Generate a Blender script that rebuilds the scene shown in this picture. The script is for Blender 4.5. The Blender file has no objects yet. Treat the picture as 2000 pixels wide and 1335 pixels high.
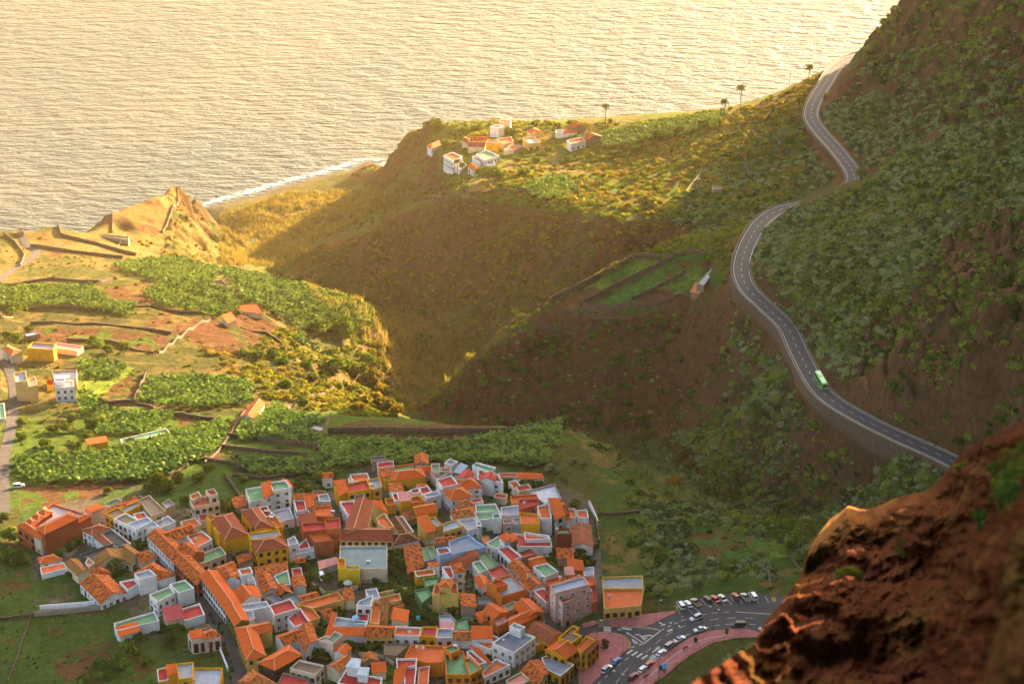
HAZE = 0.000052
import bpy, bmesh, math, random
import numpy as np
from mathutils import Vector, Matrix
from mathutils.geometry import tessellate_polygon

# ------------------------------------------------------------------ camera, sky, sun
S = bpy.context.scene
COL = S.collection
CAMZ, PITCH, F = 620.0, math.radians(27.0), 4200.0     # F: focal length in pixels of a 2000 px wide picture
cam_d = bpy.data.cameras.new("camera")
cam = bpy.data.objects.new("camera", cam_d); COL.objects.link(cam)
cam.location = (0, 0, CAMZ); cam.rotation_euler = (math.pi / 2 - PITCH, 0, 0)
cam_d.sensor_width = 36.0; cam_d.lens = 36.0 * F / 2000.0
cam_d.clip_start = 0.5; cam_d.clip_end = 30000
cam_d.dof.use_dof = True; cam_d.dof.focus_distance = 800.0; cam_d.dof.aperture_fstop = 2.0
S.camera = cam

SUN_AZ, SUN_EL = math.radians(38.0), math.radians(11.0)   # azimuth measured from +Y (view) towards +X (right)
sun_vec = Vector((math.sin(SUN_AZ) * math.cos(SUN_EL), math.cos(SUN_AZ) * math.cos(SUN_EL), math.sin(SUN_EL)))
W = bpy.data.worlds.new("World"); S.world = W; W.use_nodes = True
nt = W.node_tree
sky = nt.nodes.new("ShaderNodeTexSky"); sky.sky_type = 'NISHITA'; sky.sun_disc = False
sky.sun_elevation = SUN_EL; sky.sun_rotation = SUN_AZ
sky.air_density = 1.0; sky.dust_density = 6.0; sky.ozone_density = 1.0; sky.altitude = 300
bg = nt.nodes["Background"]; bg.inputs[1].default_value = 0.05
nt.links.new(sky.outputs[0], bg.inputs[0])
sl = bpy.data.lights.new("sun", 'SUN'); sl.energy = 2.8; sl.angle = math.radians(0.6); sl.color = (1.0, 0.68, 0.37)
so = bpy.data.objects.new("sun", sl); COL.objects.link(so)
so.rotation_euler = sun_vec.to_track_quat('Z', 'Y').to_euler(); so.location = (900, 900, 900)
S.view_settings.view_transform = 'Standard'; S.view_settings.look = 'None'
S.view_settings.exposure = 3.95; S.view_settings.gamma = 1.0
S.render.engine = 'CYCLES'
cy = S.cycles
cy.use_denoising = True
try: cy.denoiser = 'OPENIMAGEDENOISE'
except Exception: pass
cy.max_bounces = 5; cy.diffuse_bounces = 2; cy.glossy_bounces = 2; cy.transmission_bounces = 3
cy.volume_bounces = 0; cy.transparent_max_bounces = 6; cy.caustics_reflective = False; cy.caustics_refractive = False
cy.use_adaptive_sampling = True; cy.adaptive_threshold = 0.02
cy.sample_clamp_indirect = 4.0

rng = np.random.default_rng(7); random.seed(7)
cP, sP = math.cos(PITCH), math.sin(PITCH)

def ray(u, v):                      # direction of the sight line through pixel (u, v), unit forward depth
    a = (np.asarray(u, float) - 1000.0) / F; b = -(np.asarray(v, float) - 667.5) / F
    return a, cP + b * sP, -sP + b * cP
def unproj(u, v, z):                # point at height z seen at (u, v)
    dx, dy, dz = ray(u, v); t = (z - CAMZ) / dz
    return dx * t, dy * t
def proj(x, y, z):                  # pixel of a world point
    zz = z - CAMZ; d = y * cP - zz * sP; up = y * sP + zz * cP
    return 1000.0 + F * x / d, 667.5 - F * up / d

# ------------------------------------------------------------------ terrain control points (pixel u, v, height z)
CP = """0,1335,206 300,1335,209 600,1335,211 900,1335,211 1150,1335,210
0,1150,203 300,1150,206 600,1150,206 900,1150,206 1100,1130,205 0,1000,196 300,1000,199 600,1000,199 900,1000,199 1100,1000,199 1165,1000,198
1165,900,194 900,900,193 650,900,192 450,900,190 200,930,190 0,920,188 1200,1100,203 1300,1100,204 1250,1000,197 1400,1090,204 1500,1120,205
1100,822,189 1190,872,191 1260,950,195 1330,990,198 1450,1022,201 1540,1052,203 1590,1110,205
640,818,185 800,828,187 1000,836,189 1050,825,189 450,860,184 900,832,188 720,822,186
640,800,178 450,800,176 300,800,174 100,800,176 600,750,158 700,760,150 640,700,140 500,700,150 300,700,158 100,700,160 0,700,162 560,790,172
0,600,146 300,600,142 500,620,130 150,520,128 0,520,130 300,520,120 420,517,112 500,550,110 600,562,108 700,592,112 745,640,110 762,720,103 600,640,124
0,450,122 100,442,118 200,422,105 260,402,98 320,374,95 350,364,95 380,390,70 400,420,46 425,455,31 432,482,28 345,402,92 320,450,95 290,495,101 405,512,98 350,500,99 240,450,101 180,470,112 230,411,101 290,387,98 335,367,97 365,373,90 395,406,60 411,440,42 280,430,100 300,410,99 260,440,102 210,440,105 372,420,76 392,450,60 402,480,58 382,492,80 362,450,89 330,410,97
480,430,8 600,400,13 550,450,20 650,440,25 700,400,23 500,490,29 560,500,35 740,365,14 620,470,38 450,470,26
830,242,80 790,266,62 760,300,38 720,325,12 850,290,98 870,330,104 882,372,111 765,372,28 805,392,58 822,330,70 850,370,90
920,310,112 1000,300,112 950,250,95 1000,237,86 900,240,84 1100,241,90 1180,241,92 1250,233,95 1350,226,105 1420,216,115 1480,201,125 1550,166,138 1600,139,148
1100,320,116 1200,330,122 1300,300,128 1400,280,142 1500,250,152 1550,300,158 1450,350,151 1300,380,138 1150,380,128 1500,370,164 1400,400,152 1560,350,168
880,392,119 960,397,123 1050,411,128 1150,435,135 1200,436,139 1380,430,155 800,407,104 750,441,85 720,466,75 600,486,59 570,520,44
870,700,69 800,740,75 780,620,60 650,548,48 950,665,74
1480,430,166 1450,450,171 1300,470,168 1380,445,168 1200,515,163 1100,575,153 1380,495,176 1245,503,166 1292,507,168 1072,592,151
1400,602,172 1300,597,162 1230,607,157 1134,602,151 1000,650,143 1060,622,147 920,705,125 860,770,103 832,800,88 790,790,90 740,790,118 680,795,140
1450,980,138 1570,1020,150
1700,700,210 1700,600,214 1700,500,215 1600,450,193 1700,400,208 1560,395,189 1590,385,192.5 1625,370,196 1650,358,198 1675,349,199.5 1640,392,199 1750,315,211 1800,275,224 1850,235,233
1750,250,178 1800,200,197 1700,250,165 1650,200,160 1750,150,183 1700,105,171 1800,100,199 1750,20,200 1756,2,207 1730,42,189 1850,50,224 1900,100,236 1950,50,243 2000,0,257
1900,200,244 2000,100,264 2000,200,267 1900,300,245 2000,300,265 1900,400,241 2000,400,262 1900,500,239 2000,500,262 1800,500,224 1800,400,223 1800,600,228 1900,600,244 2000,600,264 1800,700,228 1900,700,246 2000,700,263 1750,785,211 1850,785,226 1800,835,214 1900,855,222 2000,850,241
1500,900,160 1600,950,166 1550,850,176 1480,780,172 1700,950,176"""
cps = []
for tok in CP.split():
    u, v, z = map(float, tok.split(',')); x, y = unproj(u, v, z); cps.append((float(x), float(y), z))
# hidden ground: sea floor behind the cliffs, gorge bottom, the ridge right of the picture that shades the village
def behind(u, v, z, dy, z2):
    x, y = unproj(u, v, z); cps.append((float(x) * (1 + dy / y), float(y) + dy, z2))
for u, v, z, dy in ((0,450,122,70),(100,442,118,70),(200,422,105,70),(260,402,98,70),(320,374,95,75),(350,364,95,80),(-150,460,126,70),
        (830,242,80,90),(900,240,84,95),(1000,237,86,95),(1100,241,90,95),(1180,241,92,95),(1250,233,95,95),(1350,226,105,100),(1420,216,115,105),(1480,201,125,110),(1550,166,138,120),(1600,139,148,130),(1650,116,156,150),(1760,0,206,210)):
    behind(u, v, z, dy, -8)
for u, v in ((400,410),(450,398),(550,368),(620,350),(690,334),(720,318)):
    x, y = unproj(u, v, 0); cps.append((float(x), float(y), 0.5)); cps.append((float(x) * 1.03, float(y) * 1.03, -9))
cps += [(75, 845, 122), (66, 868, 115), (50, 885, 104), (20, 893, 97), (-10, 898, 92), (-35, 912, 86), (-52, 945, 82), (-54, 990, 77), (60, 1045, 112), (20, 1022, 92), (-20, 1020, 80), (76, 1045, 125), (100, 1037, 150),
        (-30, 1085, 72), (12, 1062, 88), (34, 1048, 104), (-62, 1150, 58), (-48, 1120, 66), (-100, 1190, 48), (95, 905, 148), (82, 915, 135), (60, 918, 122), (30, 922, 119), (0, 924, 117), (-20, 926, 106), (105, 860, 150),
        (360, 1080, 295), (420, 1175, 335), (400, 1000, 310), (400, 880, 310), (380, 740, 310), (330, 600, 280), (300, 500, 270), (420, 1300, 260), (400, 1420, 110), (300, 1420, 40), (480, 1000, 340), (480, 1250, 340), (500, 1420, 180),
        (310, 1200, 272), (300, 1280, 225), (0, 480, 216), (-200, 480, 213), (150, 500, 225), (-330, 600, 215), (-330, 800, 190), (-420, 1000, 170), (-420, 1150, 140), (-380, 1220, -5), (0, 400, 230), (-300, 400, 225), (250, 400, 290),
        (-500, 1350, -10), (-200, 1500, -10), (300, 1600, -12), (0, 1650, -12), (-500, 1650, -12), (600, 1650, -12), (640, 1200, 330), (640, 800, 360)]

# roads: pixel centre lines with heights
ROADS = {
 'mountain_road': (4.1, [(1990,985,206.5),(1920,935,205.5),(1850,895,205),(1750,850,202),(1680,815,199),(1620,778,196),(1590,742,194.5),(1562,690,192),(1538,640,190.5),(1500,602,189),(1462,565,188),(1448,530,187),(1455,490,185.5),(1480,442,183.5),(1512,415,182),(1548,403,181),(1585,400,179.2),(1622,389,177.8),(1652,372,176.4),(1669,345,175),(1642,302,171.5),(1602,257,168.5),(1584,226,167),(1592,195,165.5),(1614,160,162),(1632,133,159),(1664,113,157),(1705,100,156)]),
 'farm_lane': (2.3, [(8,1010,196.5),(8,900,186),(22,830,178),(28,760,169),(8,700,162),(-30,660,155)]),
 'coast_lane': (2.2, [(-25,565,139.5),(20,530,131),(60,505,126.5),(72,490,124),(52,478,122.3),(44,462,121.5)]),
}
def polyline_world(pts):
    out = []
    for u, v, z in pts:
        x, y = unproj(u, v, z); out.append((float(x), float(y), z))
    return np.array(out)
def smooth(pl, n=10):               # Catmull-Rom
    P = np.vstack([2 * pl[0] - pl[1], pl, 2 * pl[-1] - pl[-2]]); out = []
    for i in range(1, len(P) - 2):
        for k in range(n):
            t = k / n; a, b, c, d = P[i - 1], P[i], P[i + 1], P[i + 2]
            out.append(0.5 * (2 * b + (c - a) * t + (2 * a - 5 * b + 4 * c - d) * t * t + (3 * b - a - 3 * c + d) * t ** 3))
    out.append(P[-2]); return np.array(out)
ROADW = {k: (w, smooth(polyline_world(p))) for k, (w, p) in ROADS.items()}
for k, (w, pl) in ROADW.items():
    for q in pl[::5]: cps.append(tuple(q))
cps = np.array(cps)

def rbf_fit(c):
    d = np.linalg.norm(c[:, None, :2] - c[None, :, :2], axis=2); n = len(c)
    A = np.zeros((n + 3, n + 3)); A[:n, :n] = -d + np.eye(n) * -2.0
    A[:n, n] = 1; A[:n, n + 1:] = c[:, :2] / 500.0; A[n:, :n] = A[:n, n:].T
    return np.linalg.solve(A, np.concatenate([c[:, 2], np.zeros(3)]))
coef = rbf_fit(cps)
def rbf_eval(x, y):
    x = x.ravel(); y = y.ravel(); out = np.zeros(x.shape); n = len(cps)
    for i in range(0, len(x), 60000):
        X = x[i:i + 60000, None]; Y = y[i:i + 60000, None]
        d = np.sqrt((X - cps[None, :, 0]) ** 2 + (Y - cps[None, :, 1]) ** 2 + 4.0)
        out[i:i + 60000] = (-d) @ coef[:n] + coef[n] + coef[n + 1] * X[:, 0] / 500 + coef[n + 2] * Y[:, 0] / 500
    return out

def vnoise(x, y, s, seed):          # value noise, about -1 .. 1
    r = np.random.default_rng(seed).uniform(-1, 1, (256, 256))
    fx = x / s; fy = y / s; ix = np.floor(fx).astype(int); iy = np.floor(fy).astype(int)
    tx = fx - ix; ty = fy - iy; tx = tx * tx * (3 - 2 * tx); ty = ty * ty * (3 - 2 * ty)
    g = lambda a, b: r[a & 255, b & 255]
    return (g(ix, iy) * (1 - tx) + g(ix + 1, iy) * tx) * (1 - ty) + (g(ix, iy + 1) * (1 - tx) + g(ix + 1, iy + 1) * tx) * ty
def fbm(x, y, s, seed, o=4):
    return sum(vnoise(x, y, s / 2 ** i, seed + i) * 0.55 ** i for i in range(o))
def inpoly(u, v, poly):
    poly = np.asarray(poly, float); res = np.zeros(np.shape(u), bool); j = len(poly) - 1
    for i in range(len(poly)):
        xi, yi = poly[i]; xj, yj = poly[j]
        if yi != yj:
            res ^= ((yi > v) != (yj > v)) & (u < (xj - xi) * (v - yi) / (yj - yi) + xi)
        j = i
    return res
def PT(s): return [tuple(map(float, t.split(','))) for t in s.split()]

# ------------------------------------------------------------------ terrain grid: columns of equal bearing, rows of equal distance
NQ, NY, Q0, Q1, Y0, Y1 = 760, 980, -0.42, 0.46, 400.0, 1640.0
qs = np.linspace(Q0, Q1, NQ); ys = np.linspace(Y0, Y1, NY)
GY, GQ = np.meshgrid(ys, qs, indexing='ij'); GX = GQ * GY
# coarse evaluation, then bilinear refinement
cq = np.linspace(Q0, Q1, 381); cyy = np.linspace(Y0, Y1, 491)
CYg, CQg = np.meshgrid(cyy, cq, indexing='ij')
CZ = rbf_eval(CQg * CYg, CYg).reshape(CYg.shape)
def bil(Z, q, y, q0, q1, y0, y1):
    n, m = Z.shape
    a = np.clip((q - q0) / (q1 - q0) * (m - 1), 0, m - 1.001); b = np.clip((y - y0) / (y1 - y0) * (n - 1), 0, n - 1.001)
    i = a.astype(int); j = b.astype(int); s = a - i; t = b - j
    return (Z[j, i] * (1 - s) + Z[j, i + 1] * s) * (1 - t) + (Z[j + 1, i] * (1 - s) + Z[j + 1, i + 1] * s) * t
GZ = bil(CZ, GQ, GY, Q0, Q1, Y0, Y1)
PU, PV = proj(GX, GY, GZ)
gq = np.gradient(GZ, axis=1) / np.maximum(np.gradient(GX, axis=1), 1e-6); gy = np.gradient(GZ, axis=0) / (ys[1] - ys[0])
SLOPE = np.sqrt(gq ** 2 + gy ** 2)

PLAZA = PT("1110,1345 1128,1225 1165,1190 1330,1150 1400,1128 1590,1128 1620,1250 1460,1262 1330,1345")
px_, py_ = unproj(np.array([p[0] for p in PLAZA]), np.array([p[1] for p in PLAZA]), 208.0)
PLAZA_W = list(zip(px_, py_)); PLAZA_Z = 208.0
def dist_poly(x, y, poly):          # distance to a closed polyline
    d = np.full(np.shape(x), 1e9); n = len(poly)
    for i in range(n):
        ax, ay = poly[i]; bx, by = poly[(i + 1) % n]; ex, ey = bx - ax, by - ay; L = ex * ex + ey * ey + 1e-9
        t = np.clip(((x - ax) * ex + (y - ay) * ey) / L, 0, 1); d = np.minimum(d, np.hypot(x - ax - t * ex, y - ay - t * ey))
    return d
def dist_line(x, y, pl):            # distance to an open polyline and the height there
    d = np.full(np.shape(x), 1e9); zz = np.zeros(np.shape(x)); dist_line.side = np.zeros(np.shape(x))
    for i in range(len(pl) - 1):
        ax, ay, az = pl[i]; bx, by, bz = pl[i + 1]; ex, ey = bx - ax, by - ay; L = ex * ex + ey * ey + 1e-9
        t = np.clip(((x - ax) * ex + (y - ay) * ey) / L, 0, 1); dd = np.hypot(x - ax - t * ex, y - ay - t * ey)
        m = dd < d; d = np.where(m, dd, d); zz = np.where(m, az + t * (bz - az), zz); dist_line.side = np.where(m, ex * (y - ay) - ey * (x - ax), dist_line.side)
    return d, zz
# rough ground: strong on steep slopes, gentle on fields
rough = np.clip((SLOPE - 0.35) / 0.5, 0, 1)
GZ = GZ + rough * (fbm(GX, GY, 22, 11, 5) * 2.6 + np.abs(fbm(GX * 1.0, GY * 0.6, 9, 31, 3)) * -1.6) + (1 - rough) * fbm(GX, GY, 14, 51, 3) * 0.22
# ribbed rock on the right cliffs and the headland face
for poly, am in (("1650,700 1760,560 1880,430 2200,380 2400,900 1860,880 1760,830", 9.0), ("1690,150 1760,-60 2400,-200 2400,130 1820,250", 9.0), ("330,500 350,365 385,385 432,482 410,515", 2.6), ("1560,560 1600,540 1620,640 1590,690", 1.5), ("1500,960 1560,880 1800,930 1640,1060", 5.0), ("820,800 1000,660 1150,625 1400,620 1420,700 1300,840 1050,840", 3.0), ("580,530 600,495 880,395 1200,445 1300,480 1000,640 880,690 760,600", 2.6)):
    m = inpoly(PU + fbm(GX, GY, 25, 3, 3) * 20, PV, PT(poly)); rib = np.abs(vnoise(GX * 1.0 + GZ * .12, GY * 1.0 - GZ * .1, 7.0, 201)) + .5 * np.abs(vnoise(GX, GY, 3.2, 202)); big = fbm(GX, GY, 30, 203, 3)
    GZ = np.where(m, GZ + am * (rib - .45 + big * .5), GZ)
# stepped fields
TERR = [("1170,440 1200,330 1330,250 1470,225 1560,180 1600,240 1580,330 1540,400 1470,420 1300,430", 3.2, 1.0),
        ("0,560 420,540 560,640 640,720 620,800 0,830", 3.4, 0.75), ("880,330 1150,300 1200,330 1170,430 900,395", 3.0, 0.6)]
PU, PV = proj(GX, GY, GZ)
for poly, st, k in TERR:
    m = inpoly(PU, PV, PT(poly)) & (GZ > 20)
    f = GZ / st + fbm(GX, GY, 60, 77, 2) * 0.5; fl = np.floor(f); fr = f - fl
    GZ = np.where(m, GZ + k * ((fl + np.clip((fr - 0.72) / 0.28, 0, 1)) - f) * st + k * st * 0.36, GZ)
inp = inpoly(GX, GY, PLAZA_W); dpz = dist_poly(GX, GY, PLAZA_W)
wgt = np.where(inp, 1.0, np.clip(1 - dpz / 7.0, 0, 1)); wgt = wgt * wgt * (3 - 2 * wgt)
GZ = GZ * (1 - wgt) + (PLAZA_Z - 0.03) * wgt
RIDGE = PT("1066,592 1125,560 1243,499 1293,503 1340,487 1388,496 1380,540 1350,578 1302,596 1235,606 1134,602 1100,607")
RA = np.array([[*unproj(u, v, z), z] for u, v, z in ((1072, 592, 151.0), (1380, 495, 176.0), (1300, 597, 162.0))], float)
RC = np.linalg.solve(np.c_[RA[:, :2], np.ones(3)], RA[:, 2])
def plane_px(u, v):
    dx, dy, dz = ray(u, v); t = (RC[2] - CAMZ) / (dz - RC[0] * dx - RC[1] * dy); return float(dx * t), float(dy * t)
RW = [plane_px(u, v) for u, v in RIDGE]
inr = inpoly(GX, GY, RW); dr_ = dist_poly(GX, GY, RW); wr_ = np.where(inr, 1.0, np.clip(1 - dr_ / 4.0, 0, 1))
RZ = RC[0] * GX + RC[1] * GY + RC[2]; RZ = np.floor(RZ / 2.5 + 0.3) * 2.5 * 0.5 + RZ * 0.5
GZ = GZ * (1 - wr_) + RZ * wr_
ROADMASK = np.where(inp, 0.0, 99.0)
for k, (w, pl) in ROADW.items():
    xm0, xm1, ym0, ym1 = pl[:, 0].min() - 20, pl[:, 0].max() + 20, pl[:, 1].min() - 20, pl[:, 1].max() + 20
    sel = (GX > xm0) & (GX < xm1) & (GY > ym0) & (GY < ym1)
    d, zz = dist_line(GX[sel], GY[sel], pl)
    out = (dist_line.side > 0) & (k == 'mountain_road'); e = np.where(out, w + .75, w + 1.0); g = np.clip(1 - (d - e) / np.where(out, .7, 2.2), 0, 1)
    low = np.where(out, np.minimum(GZ[sel], zz - 3.2 * np.clip(1 - (d - e) / 14.0, 0, 1) ** .7 * np.clip((d - e) / .7, 0, 1)), GZ[sel])
    low = np.where(~out & (k == 'mountain_road'), np.maximum(low, zz + 3.0 * np.clip((d - e - 1) / 3.0, 0, 1) * np.clip(1 - (d - e) / 16.0, 0, 1)), low)
    GZ[sel] = low * (1 - g) + (zz - 0.06) * g
    ROADMASK[sel] = np.minimum(ROADMASK[sel], d - w)
def hz(x, y):
    x = np.asarray(x, float); y = np.asarray(y, float)
    return bil(GZ, x / y, y, Q0, Q1, Y0, Y1)
_ts = np.arange(440, 1900, 1.0)
def hit(u, v, dz=0.0):              # first ground point met by the sight line through (u, v)
    dx, dy, dzz = ray(u, v); x = dx * _ts; y = dy * _ts; z = CAMZ + dzz * _ts
    g = np.maximum(hz(x, y), 0.0) + dz
    ok = np.where((z < g) & (y > Y0 + 2))[0]
    i = ok[0] if len(ok) else len(_ts) - 1
    if i > 0:
        a = z[i - 1] - g[i - 1]; b = g[i] - z[i]; t = _ts[i - 1] + a / max(a + b, 1e-6)
    else: t = _ts[i]
    return np.array((float(dx * t), float(dy * t), float(CAMZ + dzz * t)))
PU, PV = proj(GX, GY, GZ)

# ------------------------------------------------------------------ materials
MATS = {}
def newmat(name):
    m = bpy.data.materials.new(name); m.use_nodes = True; n = m.node_tree; n.nodes.clear()
    o = n.nodes.new("ShaderNodeOutputMaterial"); p = n.nodes.new("ShaderNodeBsdfPrincipled")
    n.links.new(p.outputs[0], o.inputs[0]); p.inputs["Roughness"].default_value = 0.85
    if "Specular IOR Level" in p.inputs: p.inputs["Specular IOR Level"].default_value = 0.25
    return m, n, p
def N(n, t, **k):
    x = n.nodes.new(t)
    for a, b in k.items():
        if a in x.inputs: x.inputs[a].default_value = b
        else: setattr(x, a, b)
    return x
def ramp(n, src, stops):
    r = n.nodes.new("ShaderNodeValToRGB"); e = r.color_ramp.elements
    while len(e) < len(stops): e.new(0.5)
    for q, (p, c) in zip(e, stops): q.position = p; q.color = (*c, 1) if len(c) == 3 else c
    n.links.new(src, r.inputs[0]); return r.outputs[0]
def mixc(n, fac, a, b, mode='MIX'):
    m = n.nodes.new("ShaderNodeMix"); m.data_type = 'RGBA'; m.blend_type = mode
    for s, i in ((fac, 0), (a, 6), (b, 7)):
        if isinstance(s, (int, float)): m.inputs[i].default_value = s
        elif isinstance(s, tuple): m.inputs[i].default_value = (*s, 1)
        else: n.links.new(s, m.inputs[i])
    return m.outputs[2]
def noise(n, scale, detail=4, vec=None, rough=0.6):
    t = N(n, "ShaderNodeTexNoise"); t.inputs["Scale"].default_value = scale; t.inputs["Detail"].default_value = detail; t.inputs["Roughness"].default_value = rough
    if vec is not None: n.links.new(vec, t.inputs["Vector"])
    return t.outputs[0]
def objco(n, kind="Object"): return n.nodes.new("ShaderNodeTexCoord").outputs[kind]
def mapped(n, vec, scale, rot=0.0):
    m = N(n, "ShaderNodeMapping"); m.inputs["Scale"].default_value = scale; m.inputs["Rotation"].default_value = (0, 0, rot); n.links.new(vec, m.inputs["Vector"]); return m.outputs[0]
def bump(n, p, h, strength, dist=0.1):
    b = N(n, "ShaderNodeBump"); b.inputs["Strength"].default_value = strength; b.inputs["Distance"].default_value = dist
    n.links.new(h, b.inputs["Height"]); n.links.new(b.outputs[0], p.inputs["Normal"])
def plain(name, c, rough=0.8, var=0.12, scale=0.6, metal=0.0, spec=0.25):
    if name in MATS: return MATS[name]
    m, n, p = newmat(name); v = objco(n)
    f = noise(n, scale, 5, v)
    d = tuple(x * (1 - var * 2) for x in c); l = tuple(min(1, x * (1 + var)) for x in c)
    n.links.new(ramp(n, f, [(0.3, d), (0.65, l)]), p.inputs["Base Color"])
    p.inputs["Roughness"].default_value = rough; p.inputs["Metallic"].default_value = metal
    p.inputs["Specular IOR Level"].default_value = spec
    MATS[name] = m; return m

# ground: vertex attribute gives the kind of earth, noise breaks it up
def mat_ground():
    m, n, p = newmat("ground"); a = N(n, "ShaderNodeAttribute", attribute_name="earth"); v = objco(n)
    f1 = noise(n, 0.35, 7, v, 0.7); f2 = noise(n, 2.2, 4, v); f3 = noise(n, 0.06, 5, v)
    c = mixc(n, 1.0, a.outputs[0], ramp(n, f1, [(0.28, (0.45, 0.45, 0.45)), (0.72, (1.45, 1.42, 1.35))]), 'MULTIPLY')
    c = mixc(n, 0.75, c, ramp(n, f2, [(0.3, (0.6, 0.6, 0.6)), (0.7, (1.3, 1.3, 1.25))]), 'MULTIPLY')
    c = mixc(n, 0.6, c, ramp(n, f3, [(0.3, (0.7, 0.75, 0.7)), (0.7, (1.25, 1.2, 1.15))]), 'MULTIPLY')
    n.links.new(c, p.inputs["Base Color"]); p.inputs["Roughness"].default_value = 1.0; p.inputs["Specular IOR Level"].default_value = 0.05
    add = N(n, "ShaderNodeMath", operation='ADD'); n.links.new(f1, add.inputs[0]); n.links.new(f2, add.inputs[1])
    bump(n, p, add.outputs[0], 0.9, 0.8); return m

def mesh_np(name, verts, faces, mat=None, smooth=False, attrs=None, uv=None):
    me = bpy.data.meshes.new(name); nv = len(verts); k = faces.shape[1]; nf = len(faces)
    me.vertices.add(nv); me.vertices.foreach_set("co", np.ascontiguousarray(verts, np.float32).ravel())
    me.loops.add(nf * k); me.loops.foreach_set("vertex_index", np.ascontiguousarray(faces, np.int32).ravel())
    me.polygons.add(nf); me.polygons.foreach_set("loop_start", np.arange(0, nf * k, k, dtype=np.int32))
    try: me.polygons.foreach_set("loop_total", np.full(nf, k, np.int32))
    except Exception: pass
    if smooth: me.polygons.foreach_set("use_smooth", np.ones(nf, bool))
    for an, (dom, typ, arr) in (attrs or {}).items():
        at = me.attributes.new(an, typ, dom); at.data.foreach_set("color" if typ == 'FLOAT_COLOR' else "value", np.ascontiguousarray(arr, np.float32).ravel())
    if mat is not None:
        for mm in (mat if isinstance(mat, (list, tuple)) else [mat]): me.materials.append(mm)
    me.update(calc_edges=True); me.validate(); return me
def link(name, me, parent=None, **props):
    o = bpy.data.objects.new(name, me); COL.objects.link(o)
    if parent is not None: o.parent = parent
    for k, v in props.items(): o[k] = v
    return o
def empty(name, loc, **props):
    o = bpy.data.objects.new(name, None); COL.objects.link(o); o.location = loc; o.empty_display_size = 0.5
    for k, v in props.items(): o[k] = v
    return o
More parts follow.
